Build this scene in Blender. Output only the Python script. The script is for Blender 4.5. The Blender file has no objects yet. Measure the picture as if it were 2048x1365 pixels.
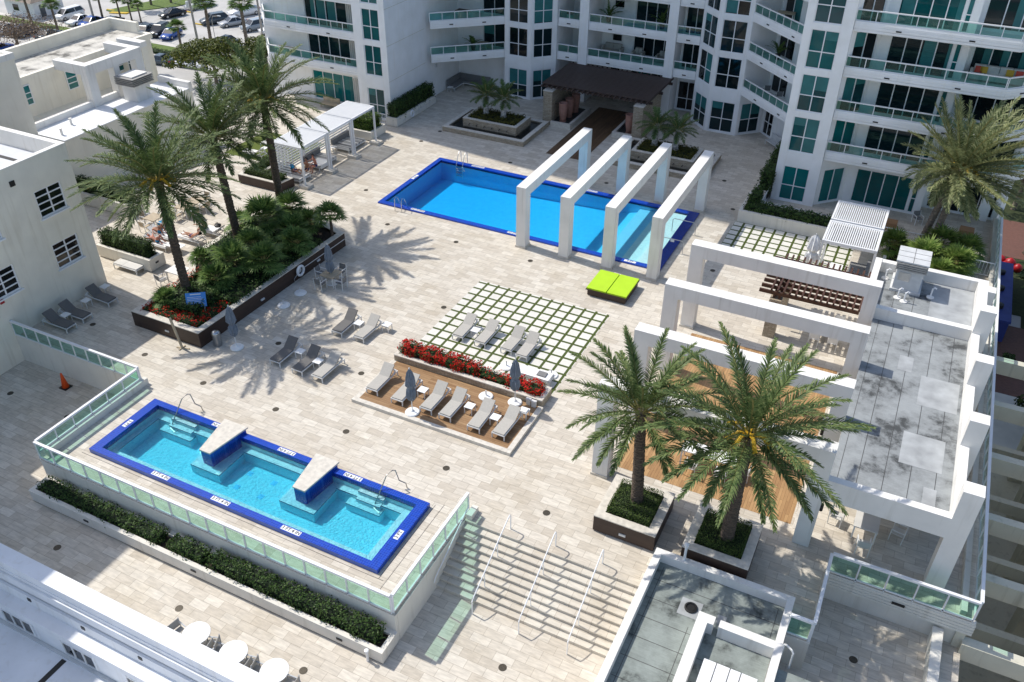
import bpy, math, random
import numpy as np
from mathutils import Vector, Matrix, Euler
R = math.radians
S = bpy.context.scene
COL = S.collection
rng = np.random.default_rng(7)
random.seed(7)

# ------------------------------------------------------------------ materials
def nt(name):
    m = bpy.data.materials.new(name); m.use_nodes = True
    n = m.node_tree.nodes; l = m.node_tree.links
    return m, n, l, n['Principled BSDF']

def mat(name, col, rough=0.6, var=0.12, scale=1.5, metal=0.0, bump=0.0, bscale=30, spec=0.4, stretch=None, island=0.0):
    m, n, l, p = nt(name)
    p.inputs['Roughness'].default_value = rough
    p.inputs['Metallic'].default_value = metal
    p.inputs['Specular IOR Level'].default_value = spec
    g = n.new('ShaderNodeNewGeometry')
    src = g.outputs['Position']
    if stretch:
        mp = n.new('ShaderNodeMapping'); mp.inputs['Scale'].default_value = stretch
        l.new(src, mp.inputs['Vector']); src = mp.outputs['Vector']
    no = n.new('ShaderNodeTexNoise'); no.inputs['Scale'].default_value = scale
    no.inputs['Detail'].default_value = 5; l.new(src, no.inputs['Vector'])
    r = n.new('ShaderNodeValToRGB')
    r.color_ramp.elements[0].position = 0.3; r.color_ramp.elements[1].position = 0.7
    c = np.array(col)
    r.color_ramp.elements[0].color = (*(c * (1 - var)), 1); r.color_ramp.elements[1].color = (*np.minimum(c * (1 + var), .95), 1)
    l.new(no.outputs['Fac'], r.inputs['Fac'])
    out = r.outputs['Color']
    if island:
        h = n.new('ShaderNodeHueSaturation')
        ma = n.new('ShaderNodeMapRange'); ma.inputs['To Min'].default_value = 1 - island; ma.inputs['To Max'].default_value = 1 + island
        l.new(g.outputs['Random Per Island'], ma.inputs['Value']); l.new(ma.outputs['Result'], h.inputs['Value'])
        l.new(out, h.inputs['Color']); out = h.outputs['Color']
    l.new(out, p.inputs['Base Color'])
    if bump:
        nb = n.new('ShaderNodeTexNoise'); nb.inputs['Scale'].default_value = bscale; nb.inputs['Detail'].default_value = 4
        l.new(src, nb.inputs['Vector'])
        b = n.new('ShaderNodeBump'); b.inputs['Strength'].default_value = bump; b.inputs['Distance'].default_value = 0.02
        l.new(nb.outputs['Fac'], b.inputs['Height']); l.new(b.outputs['Normal'], p.inputs['Normal'])
    return m

def stucco(name, col, streak=0.25):
    """painted render with faint blotches and a few dark drips running down"""
    m, n, l, p = nt(name)
    p.inputs['Roughness'].default_value = 0.75; p.inputs['Specular IOR Level'].default_value = 0.25
    g = n.new('ShaderNodeNewGeometry')
    no = n.new('ShaderNodeTexNoise'); no.inputs['Scale'].default_value = 0.9; no.inputs['Detail'].default_value = 8
    l.new(g.outputs['Position'], no.inputs['Vector'])
    mp = n.new('ShaderNodeMapping'); mp.inputs['Scale'].default_value = (2.2, 2.2, 0.16)
    l.new(g.outputs['Position'], mp.inputs['Vector'])
    n2 = n.new('ShaderNodeTexNoise'); n2.inputs['Scale'].default_value = 1.6; n2.inputs['Detail'].default_value = 6
    l.new(mp.outputs['Vector'], n2.inputs['Vector'])
    r1 = n.new('ShaderNodeValToRGB'); r1.color_ramp.elements[0].position = .3; r1.color_ramp.elements[1].position = .7
    c = np.array(col)
    r1.color_ramp.elements[0].color = (*(c * .93), 1); r1.color_ramp.elements[1].color = (*np.minimum(c * 1.04, .9), 1)
    l.new(no.outputs['Fac'], r1.inputs['Fac'])
    r2 = n.new('ShaderNodeValToRGB'); r2.color_ramp.elements[0].position = .56; r2.color_ramp.elements[1].position = .8
    r2.color_ramp.elements[0].color = (1, 1, 1, 1); v = 1 - streak; r2.color_ramp.elements[1].color = (v, v * .98, v * .94, 1)
    l.new(n2.outputs['Fac'], r2.inputs['Fac'])
    mx = n.new('ShaderNodeMixRGB'); mx.blend_type = 'MULTIPLY'; mx.inputs['Fac'].default_value = 1
    l.new(r1.outputs['Color'], mx.inputs['Color1']); l.new(r2.outputs['Color'], mx.inputs['Color2'])
    l.new(mx.outputs['Color'], p.inputs['Base Color'])
    return m

def bricks(name, c1, c2, mortar, w, h, ms=0.01, vec='xy', rough=0.6, off=.5, rot=0, veins=.12, bump=.15, vstretch=(1.2, 6, 1), freq=2, spec=.35, stain=0.0):
    """tiles, planks and cladding stones laid in world space"""
    m, n, l, p = nt(name)
    p.inputs['Roughness'].default_value = rough; p.inputs['Specular IOR Level'].default_value = spec
    g = n.new('ShaderNodeNewGeometry'); src = g.outputs['Position']
    if vec == 'wall':
        sp = n.new('ShaderNodeSeparateXYZ'); l.new(src, sp.inputs[0])
        ad = n.new('ShaderNodeMath'); l.new(sp.outputs[0], ad.inputs[0]); l.new(sp.outputs[1], ad.inputs[1])
        cb = n.new('ShaderNodeCombineXYZ'); l.new(ad.outputs[0], cb.inputs[0]); l.new(sp.outputs[2], cb.inputs[1]); src = cb.outputs[0]
    if rot:
        mr = n.new('ShaderNodeMapping'); mr.inputs['Rotation'].default_value = (0, 0, rot); l.new(src, mr.inputs['Vector']); src = mr.outputs['Vector']
    b = n.new('ShaderNodeTexBrick'); l.new(src, b.inputs['Vector'])
    b.inputs['Scale'].default_value = 1; b.inputs['Brick Width'].default_value = w; b.inputs['Row Height'].default_value = h
    b.inputs['Mortar Size'].default_value = ms; b.inputs['Mortar Smooth'].default_value = .1; b.inputs['Bias'].default_value = 0
    b.offset = off; b.offset_frequency = freq
    b.inputs['Color1'].default_value = (*c1, 1); b.inputs['Color2'].default_value = (*c2, 1); b.inputs['Mortar'].default_value = (*mortar, 1)
    mp = n.new('ShaderNodeMapping'); mp.inputs['Scale'].default_value = vstretch; l.new(src, mp.inputs['Vector'])
    no = n.new('ShaderNodeTexNoise'); no.inputs['Scale'].default_value = 1.7; no.inputs['Detail'].default_value = 8; no.inputs['Roughness'].default_value = .65
    l.new(mp.outputs['Vector'], no.inputs['Vector'])
    mr2 = n.new('ShaderNodeMapRange'); mr2.inputs['From Min'].default_value = .3; mr2.inputs['From Max'].default_value = .7
    mr2.inputs['To Min'].default_value = 1 - veins; mr2.inputs['To Max'].default_value = 1 + veins * .6
    l.new(no.outputs['Fac'], mr2.inputs['Value'])
    hs = n.new('ShaderNodeHueSaturation'); l.new(b.outputs['Color'], hs.inputs['Color']); l.new(mr2.outputs['Result'], hs.inputs['Value'])
    out = hs.outputs['Color']
    if stain:
        n3 = n.new('ShaderNodeTexNoise'); n3.inputs['Scale'].default_value = .35; n3.inputs['Detail'].default_value = 7; n3.inputs['Roughness'].default_value = .7
        l.new(src, n3.inputs['Vector'])
        rr = n.new('ShaderNodeValToRGB'); rr.color_ramp.elements[0].position = .5; rr.color_ramp.elements[1].position = .75
        rr.color_ramp.elements[0].color = (1, 1, 1, 1); rr.color_ramp.elements[1].color = (1 - stain * .8, 1 - stain, 1 - stain * 1.4, 1)
        l.new(n3.outputs['Fac'], rr.inputs['Fac'])
        mx = n.new('ShaderNodeMixRGB'); mx.blend_type = 'MULTIPLY'; mx.inputs['Fac'].default_value = 1
        l.new(out, mx.inputs['Color1']); l.new(rr.outputs['Color'], mx.inputs['Color2']); out = mx.outputs['Color']
    l.new(out, p.inputs['Base Color'])
    if bump:
        bp = n.new('ShaderNodeBump'); bp.inputs['Strength'].default_value = bump; bp.inputs['Distance'].default_value = .01; bp.invert = True
        l.new(b.outputs['Fac'], bp.inputs['Height']); l.new(bp.outputs['Normal'], p.inputs['Normal'])
    return m

def mosaic(name, col, grout, s=.1, g=.16):
    m, n, l, p = nt(name)
    p.inputs['Roughness'].default_value = .22; p.inputs['Specular IOR Level'].default_value = .5
    ge = n.new('ShaderNodeNewGeometry'); sp = n.new('ShaderNodeSeparateXYZ'); l.new(ge.outputs['Position'], sp.inputs[0])
    prev = None
    for i in range(3):
        a = n.new('ShaderNodeMath'); a.operation = 'MULTIPLY_ADD'; a.inputs[1].default_value = 1 / s; a.inputs[2].default_value = 100.5
        l.new(sp.outputs[i], a.inputs[0])
        f = n.new('ShaderNodeMath'); f.operation = 'FRACT'; l.new(a.outputs[0], f.inputs[0])
        t = n.new('ShaderNodeMath'); t.operation = 'LESS_THAN'; t.inputs[1].default_value = g; l.new(f.outputs[0], t.inputs[0])
        if prev:
            x = n.new('ShaderNodeMath'); x.operation = 'MAXIMUM'; l.new(prev, x.inputs[0]); l.new(t.outputs[0], x.inputs[1]); prev = x.outputs[0]
        else: prev = t.outputs[0]
    no = n.new('ShaderNodeTexNoise'); no.inputs['Scale'].default_value = 9; l.new(ge.outputs['Position'], no.inputs['Vector'])
    r = n.new('ShaderNodeValToRGB'); c = np.array(col); r.color_ramp.elements[0].position = .35; r.color_ramp.elements[1].position = .65
    r.color_ramp.elements[0].color = (*(c * .8), 1); r.color_ramp.elements[1].color = (*np.minimum(c * 1.25, 1), 1); l.new(no.outputs['Fac'], r.inputs['Fac'])
    mx = n.new('ShaderNodeMixRGB'); l.new(prev, mx.inputs['Fac']); l.new(r.outputs['Color'], mx.inputs['Color1']); mx.inputs['Color2'].default_value = (*grout, 1)
    l.new(mx.outputs['Color'], p.inputs['Base Color'])
    return m

def glass(name, tint, refl=1.0, rough=.02):
    """thin coloured sheet: see-through, with a mirror coat that grows at grazing angles"""
    m, n, l, p = nt(name); n.remove(p)
    o = n['Material Output']
    t = n.new('ShaderNodeBsdfTransparent'); t.inputs['Color'].default_value = (*tint, 1)
    g = n.new('ShaderNodeBsdfGlossy'); g.inputs['Roughness'].default_value = rough; g.inputs['Color'].default_value = (.9, 1, .97, 1)
    f = n.new('ShaderNodeFresnel'); f.inputs['IOR'].default_value = 1.5
    k = n.new('ShaderNodeMath'); k.operation = 'MULTIPLY'; k.inputs[1].default_value = refl; l.new(f.outputs[0], k.inputs[0])
    mx = n.new('ShaderNodeMixShader'); l.new(k.outputs[0], mx.inputs[0]); l.new(t.outputs[0], mx.inputs[1]); l.new(g.outputs[0], mx.inputs[2])
    d = n.new('ShaderNodeBsdfDiffuse'); d.inputs['Color'].default_value = (.25, .62, .5, 1)
    m2 = n.new('ShaderNodeMixShader'); m2.inputs[0].default_value = .06; l.new(mx.outputs[0], m2.inputs[1]); l.new(d.outputs[0], m2.inputs[2])
    l.new(m2.outputs[0], o.inputs['Surface'])
    return m

def water(name, absorb, bscale=2.2, bump=.25, refr=.3):
    m, n, l, p = nt(name); n.remove(p)
    o = n['Material Output']
    ge = n.new('ShaderNodeNewGeometry')
    no = n.new('ShaderNodeTexNoise'); no.inputs['Scale'].default_value = bscale; no.inputs['Detail'].default_value = 5; no.inputs['Distortion'].default_value = .6
    l.new(ge.outputs['Position'], no.inputs['Vector'])
    b = n.new('ShaderNodeBump'); b.inputs['Strength'].default_value = bump; b.inputs['Distance'].default_value = .06; l.new(no.outputs['Fac'], b.inputs['Height'])
    t = n.new('ShaderNodeBsdfTransparent'); t.inputs['Color'].default_value = (.97, .99, 1, 1)
    g = n.new('ShaderNodeBsdfGlossy'); g.inputs['Roughness'].default_value = .02; l.new(b.outputs[0], g.inputs['Normal'])
    f = n.new('ShaderNodeFresnel'); f.inputs['IOR'].default_value = 1.33; l.new(b.outputs[0], f.inputs['Normal'])
    rf = n.new('ShaderNodeBsdfRefraction'); rf.inputs['IOR'].default_value = 1.2; rf.inputs['Roughness'].default_value = 0; l.new(b.outputs[0], rf.inputs['Normal'])
    m0 = n.new('ShaderNodeMixShader'); m0.inputs[0].default_value = refr; l.new(t.outputs[0], m0.inputs[1]); l.new(rf.outputs[0], m0.inputs[2])
    mx = n.new('ShaderNodeMixShader'); l.new(f.outputs[0], mx.inputs[0]); l.new(m0.outputs[0], mx.inputs[1]); l.new(g.outputs[0], mx.inputs[2])
    l.new(mx.outputs[0], o.inputs['Surface'])
    v = n.new('ShaderNodeVolumeAbsorption'); v.inputs['Color'].default_value = (1 - absorb[0], 1 - absorb[1], 1 - absorb[2], 1); v.inputs['Density'].default_value = 1
    l.new(v.outputs[0], o.inputs['Volume'])
    return m

def leaf(name, c1, c2, trans=.25, rough=.5):
    m, n, l, p = nt(name)
    o = n['Material Output']
    g = n.new('ShaderNodeNewGeometry')
    r = n.new('ShaderNodeValToRGB'); r.color_ramp.elements[0].color = (*c1, 1); r.color_ramp.elements[1].color = (*c2, 1)
    l.new(g.outputs['Random Per Island'], r.inputs['Fac'])
    l.new(r.outputs['Color'], p.inputs['Base Color'])
    p.inputs['Roughness'].default_value = rough; p.inputs['Specular IOR Level'].default_value = .18
    tr = n.new('ShaderNodeBsdfTranslucent'); l.new(r.outputs['Color'], tr.inputs['Color'])
    mx = n.new('ShaderNodeMixShader'); mx.inputs[0].default_value = trans; l.new(p.outputs[0], mx.inputs[1]); l.new(tr.outputs[0], mx.inputs[2])
    l.new(mx.outputs[0], o.inputs['Surface'])
    return m

def panes(name, c_lo, c_hi, rough=.04, seed=0):
    """window glass: each pane of a building a slightly different depth of tint"""
    m, n, l, p = nt(name)
    oi = n.new('ShaderNodeObjectInfo')
    r = n.new('ShaderNodeValToRGB'); r.color_ramp.elements[0].color = (*c_lo, 1); r.color_ramp.elements[1].color = (*c_hi, 1)
    ge = n.new('ShaderNodeNewGeometry')
    no = n.new('ShaderNodeTexNoise'); no.inputs['Scale'].default_value = .6; no.inputs['Detail'].default_value = 3
    l.new(ge.outputs['Position'], no.inputs['Vector'])
    ad = n.new('ShaderNodeMath'); ad.operation = 'MULTIPLY_ADD'; ad.inputs[1].default_value = .7; l.new(no.outputs['Fac'], ad.inputs[0])
    sb = n.new('ShaderNodeMath'); sb.operation = 'SUBTRACT'; sb.inputs[1].default_value = .35
    l.new(oi.outputs['Random'], sb.inputs[0]); l.new(sb.outputs[0], ad.inputs[2])
    l.new(ad.outputs[0], r.inputs['Fac']); l.new(r.outputs['Color'], p.inputs['Base Color'])
    p.inputs['Roughness'].default_value = rough; p.inputs['Specular IOR Level'].default_value = .32
    return m

def roofing(name, col):
    """grey roll roofing: dark pooled stains, paler patches"""
    m, n, l, p = nt(name); p.inputs['Roughness'].default_value = .8; p.inputs['Specular IOR Level'].default_value = .25
    g = n.new('ShaderNodeNewGeometry')
    a = n.new('ShaderNodeTexNoise'); a.inputs['Scale'].default_value = .75; a.inputs['Detail'].default_value = 9; a.inputs['Roughness'].default_value = .68
    l.new(g.outputs['Position'], a.inputs['Vector'])
    r = n.new('ShaderNodeValToRGB'); c = np.array(col); e = r.color_ramp.elements
    e[0].position = .36; e[0].color = (*(c * .26), 1); e[1].position = .6; e[1].color = (*(c * 1.18), 1)
    k = e.new(.47); k.color = (*(c * .92), 1)
    l.new(a.outputs['Fac'], r.inputs['Fac'])
    mp = n.new('ShaderNodeMapping'); mp.inputs['Scale'].default_value = (3, 40, 3); l.new(g.outputs['Position'], mp.inputs['Vector'])
    b = n.new('ShaderNodeTexNoise'); b.inputs['Scale'].default_value = .8; b.inputs['Detail'].default_value = 6; l.new(mp.outputs['Vector'], b.inputs['Vector'])
    mr = n.new('ShaderNodeMapRange'); mr.inputs['To Min'].default_value = .8; mr.inputs['To Max'].default_value = 1.2; l.new(b.outputs['Fac'], mr.inputs['Value'])
    h = n.new('ShaderNodeHueSaturation'); l.new(r.outputs['Color'], h.inputs['Color']); l.new(mr.outputs['Result'], h.inputs['Value'])
    l.new(h.outputs['Color'], p.inputs['Base Color'])
    return m

M = {}
M['white'] = stucco('white_render', (.79, .775, .74), .2)
M['cream'] = stucco('cream_render', (.82, .78, .675), .14)
M['creamwall'] = stucco('planter_render', (.74, .71, .64), .2)
M['tower'] = stucco('tower_render', (.88, .88, .865), .05)
M['trav'] = bricks('travertine', (.67, .62, .535), (.53, .475, .395), (.33, .285, .225), .84, .42, .007, veins=.22, vstretch=(1.1, 5, 1), stain=.15)
M['travcap'] = mat('travertine_cap', (.62, .58, .51), .6, .14, 5)
M['step'] = bricks('stair_stone', (.66, .62, .54), (.58, .53, .45), (.36, .31, .25), .75, .6, .008, veins=.16, stain=.2)
M['stone'] = bricks('split_stone', (.52, .45, .35), (.36, .3, .22), (.2, .16, .11), .32, .075, .008, vec='wall', veins=.3, bump=.6, vstretch=(5, 9, 1))
M['stoneshade'] = M['stone']
M['wood'] = bricks('ipe_deck', (.50, .31, .145), (.35, .20, .09), (.1, .05, .02), 1.6, .14, .004, rot=R(90), veins=.25, vstretch=(.8, 14, 1), rough=.5)
M['woodx'] = bricks('lounge_deck', (.38, .24, .125), (.27, .155, .075), (.08, .045, .02), 1.5, .15, .004, veins=.25, vstretch=(.8, 14, 1), rough=.5)
M['runner'] = bricks('dark_deck', (.17, .1, .055), (.1, .058, .03), (.02, .012, .01), 1.5, .14, .004, rot=R(90), veins=.3, vstretch=(.8, 14, 1), rough=.55)
M['brown'] = bricks('brown_panel', (.055, .034, .026), (.046, .028, .022), (.02, .013, .01), 2.4, .3, .004, vec='wall', veins=.15, rough=.45)
M['brownwood'] = mat('dark_stained_timber', (.07, .047, .04), .5, .25, 3, stretch=(1, 6, 6))
M['redwood'] = mat('red_brown_timber', (.075, .036, .025), .5, .25, 3)
M['blue'] = mosaic('cobalt_mosaic', (.002, .04, .38), (.03, .11, .5), .11, .15)
M['navy'] = mosaic('navy_mosaic', (.002, .02, .22), (.01, .05, .3), .11, .1)
M['plaster'] = mat('pool_plaster', (.30, .72, .99), .6, .05, 3)
M['plaster2'] = mat('plunge_plaster', (.66, .88, .92), .6, .08, 7)
M['edge'] = mat('step_edge_tile', (.005, .02, .12), .4, .1)
M['water'] = water('pool_water', (.66, .10, .004), 1.8, .8, .06)
M['water2'] = water('plunge_water', (.7, .10, .01), 9, 1.0, .06)
M['waterdark'] = water('fountain_water', (.5, .4, .35), 4, .1)
M['basindark'] = mat('fountain_basin', (.03, .035, .035), .5, .2)
M['rail'] = mat('white_powder_coat', (.8, .81, .82), .35, .02, spec=.5)
M['glassrail'] = glass('green_glass', (.52, .84, .74), .9)
M['glasstower'] = glass('balcony_glass', (.30, .62, .55), 1.0)
M['pane'] = panes('teal_pane', (.003, .035, .042), (.006, .17, .17))
M['panedark'] = panes('dark_pane', (.003, .007, .009), (.006, .03, .036))
M['blackpane'] = mat('black_pane', (.008, .011, .012), .06, .2, spec=.6)
M['frame'] = mat('window_frame', (.8, .81, .82), .4, .02)
M['blind'] = mat('roller_blind', (.02, .15, .155), .35, .12, 2, spec=.4)
M['curtain'] = mat('curtain', (.6, .6, .57), .8, .1, 6, stretch=(8, 8, .2))
M['roof'] = roofing('roll_roofing', (.26, .277, .282))
M['roof2'] = roofing('green_grey_roofing', (.235, .265, .25))
M['roofwhite'] = mat('white_roof_membrane', (.82, .83, .84), .5, .06, 1.2)
M['roofpale'] = mat('pale_roof_membrane', (.58, .60, .63), .6, .08, 1.2)
M['seam'] = mat('tar_seam', (.06, .06, .06), .8, .2)
M['patch'] = mat('roof_patch', (.35, .367, .375), .8, .2, 1.5)
M['metal'] = mat('stainless', (.55, .56, .57), .28, .06, metal=1.0)
M['steel'] = mat('brushed_rail', (.42, .4, .37), .35, .1, metal=.9)
M['galv'] = mat('galvanised', (.60, .61, .61), .5, .1, 2)
M['louver'] = mat('grey_louver', (.34, .33, .31), .5, .15, 3)
M['black'] = mat('black_fitting', (.015, .015, .016), .5, .2)
M['bronze'] = mat('bronze_grate', (.07, .06, .045), .5, .3, 20, metal=.4)
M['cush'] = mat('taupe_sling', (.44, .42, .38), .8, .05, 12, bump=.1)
M['cushdark'] = mat('shade_dark_sling', (.145, .14, .135), .8, .06, 12)  # the taupe sling again, with shade painted into its colour
M['greycush'] = mat('grey_upholstery', (.2, .2, .2), .85, .1, 8)
M['whitecush'] = mat('white_upholstery', (.78, .77, .74), .85, .05, 6)
M['lightgrey'] = mat('pale_grey_panel', (.62, .61, .58), .7, .06)
M['stripe'] = bricks('striped_ticking', (.75, .74, .71), (.14, .14, .15), (.4, .4, .4), 30, .11, .0, veins=.05, bump=0, off=0, freq=1)
M['towel'] = mat('white_towel', (.82, .82, .81), .95, .05, 9, bump=.3, bscale=18)
M['lime'] = mat('lime_cushion', (.42, .66, .018), .6, .04)
M['canvas'] = mat('slate_blue_canvas', (.17, .205, .255), .85, .3, 6, stretch=(6, 6, .5))
M['whitecanvas'] = mat('white_canvas', (.7, .71, .72), .85, .15, 5)
M['orange'] = mat('cone_orange', (.72, .09, .015), .55, .08)
M['concretepad'] = mat('square_paver', (.70, .685, .635), .8, .1, 2.5)
M['cardboard'] = mat('cardboard', (.35, .2, .1), .8, .1)
M['terra'] = mat('terracotta', (.34, .18, .14), .6, .15, 4)
M['sign'] = mat('blue_sign', (.06, .27, .72), .4, .03)
M['signwhite'] = mat('white_print', (.8, .82, .85), .5, .02)
M['ink'] = mat('black_print', (.01, .01, .012), .5, .02)
M['palmleaf'] = leaf('date_palm_leaf', (.035, .075, .022), (.20, .255, .095), .22)
M['palmleaf2'] = leaf('shaded_palm_leaf', (.05, .11, .035), (.18, .25, .09), .22)
M['palmyellow'] = leaf('windblown_palm_leaf', (.10, .14, .05), (.40, .42, .22), .28)
M['rachis'] = mat('palm_midrib', (.30, .27, .10), .5, .25, 3)
M['fruit'] = mat('fruit_stalk', (.55, .34, .02), .6, .2)
M['trunk'] = mat('palm_trunk', (.085, .064, .048), .9, .45, 7, bump=1.0, bscale=14, stretch=(1, 1, 3))
M['trunkw'] = mat('white_trunk', (.42, .41, .39), .9, .5, 8, bump=.8, bscale=14)
M['bark'] = mat('grey_bark', (.17, .14, .11), .9, .3, 6)
M['fan'] = leaf('fan_palm_leaf', (.05, .115, .028), (.21, .30, .085), .25)
M['fan2'] = leaf('bright_fan_palm_leaf', (.075, .15, .028), (.26, .34, .09), .28)
M['hedge'] = leaf('hedge_leaf', (.016, .045, .011), (.075, .125, .03), .18, .5)
M['hedge2'] = leaf('bright_hedge_leaf', (.03, .08, .012), (.13, .2, .035), .2, .4)
M['clusia'] = leaf('glossy_shrub_leaf', (.018, .05, .013), (.085, .14, .035), .18, .5)
M['box'] = leaf('clipped_box_leaf', (.02, .05, .01), (.10, .145, .035), .2, .5)
M['olive'] = leaf('olive_groundcover_leaf', (.05, .06, .008), (.15, .14, .028), .2)
M['dark'] = mat('soil', (.03, .022, .016), .95, .3, 6)
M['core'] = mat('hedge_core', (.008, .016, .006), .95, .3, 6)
M['red'] = leaf('red_blossom', (.34, .008, .008), (.74, .03, .018), .2, .6)
M['pink'] = leaf('coral_blossom', (.5, .06, .04), (.75, .2, .12), .2, .6)
M['turf'] = mat('artificial_turf', (.085, .115, .012), .9, .25, 20)
M['shadelawn'] = mat('shaded_lawn', (.03, .042, .012), .9, .35, 3)  # tree shade put into the grass colour, darker than the open lawn
M['darktree'] = leaf('dark_tree_leaf', (.012, .03, .008), (.06, .085, .02), .15)
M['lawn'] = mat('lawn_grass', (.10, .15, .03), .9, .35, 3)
M['asphalt'] = mat('worn_asphalt', (.46, .45, .43), .9, .12, .25)
M['asphaltdark'] = mat('drive_asphalt', (.44, .43, .41), .9, .08, .4)
M['walk'] = mat('pale_concrete', (.55, .53, .49), .85, .1, .8)
M['kerbyellow'] = mat('yellow_paint', (.62, .42, .03), .7, .2)
M['brickpath'] = bricks('brick_paving', (.17, .075, .055), (.125, .055, .042), (.15, .09, .07), .22, .11, .012)
M['treeleaf'] = leaf('tree_leaf', (.02, .045, .008), (.13, .14, .02), .2)
M['dryleaf'] = leaf('bare_twig', (.10, .07, .045), (.26, .19, .13), .1)
M['pole'] = mat('weathered_pole', (.36, .34, .31), .9, .15, 4)
M['cable'] = mat('cable', (.3, .29, .27), .6, .1)
M['skin'] = mat('tanned_skin', (.42, .2, .12), .55, .1, 8)
M['skin2'] = mat('sunburnt_skin', (.52, .22, .15), .55, .1, 8)
M['hair'] = mat('dark_hair', (.02, .014, .01), .6, .2)
M['hairl'] = mat('grey_hair', (.4, .34, .28), .6, .2)
M['navycloth'] = mat('navy_cloth', (.015, .03, .14), .9, .1)
M['bluecloth'] = mat('blue_cloth', (.02, .22, .42), .9, .1)
M['tyre'] = mat('tyre_rubber', (.012, .012, .013), .8, .1)
M['rim'] = mat('alloy_rim', (.45, .46, .47), .35, .1, metal=.8)
M['carglass'] = mat('car_glass', (.012, .016, .02), .05, .1, spec=.8)
M['lampw'] = mat('headlamp', (.75, .77, .8), .2, .02)
M['lampr'] = mat('tail_lamp', (.35, .012, .012), .25, .02)
for k, c in dict(carwhite=(.78, .79, .8), carblack=(.012, .013, .016), carnavy=(.012, .03, .1), carblue=(.015, .07, .32), carsilver=(.42, .44, .47), cargrey=(.3, .35, .4), carslate=(.06, .08, .1)).items():
    M[k] = mat(k, c, .22, .02, spec=.6)
M['bluecont'] = mat('blue_tarpaulin', (.04, .06, .24), .6, .12)
M['redvinyl'] = mat('red_vinyl', (.35, .01, .015), .4, .1)
M['yellowpil'] = mat('mustard_pillow', (.62, .38, .05), .85, .05)
M['redpil'] = mat('coral_pillow', (.62, .09, .06), .85, .05)
M['table'] = mat('white_table_top', (.84, .84, .83), .35, .02)
M['teak'] = mat('pale_teak_top', (.45, .37, .26), .6, .2, 3, stretch=(1, 9, 1))
M['alu'] = mat('alu_frame', (.74, .74, .73), .4, .04)
M['alugrey'] = mat('grey_alu_frame', (.42, .44, .46), .45, .06)
M['roofdirty'] = roofing('dirty_membrane', (.52, .5, .45))
M['garage'] = stucco('garage_render', (.62, .59, .48), .3)
M['bluewhite'] = stucco('white_cornice', (.83, .84, .86), .1)
M['ringmetal'] = mat('life_ring', (.8, .81, .83), .5, .03)
M['houseroof'] = mat('weathered_shingle', (.28, .23, .19), .9, .2, 3)
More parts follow.
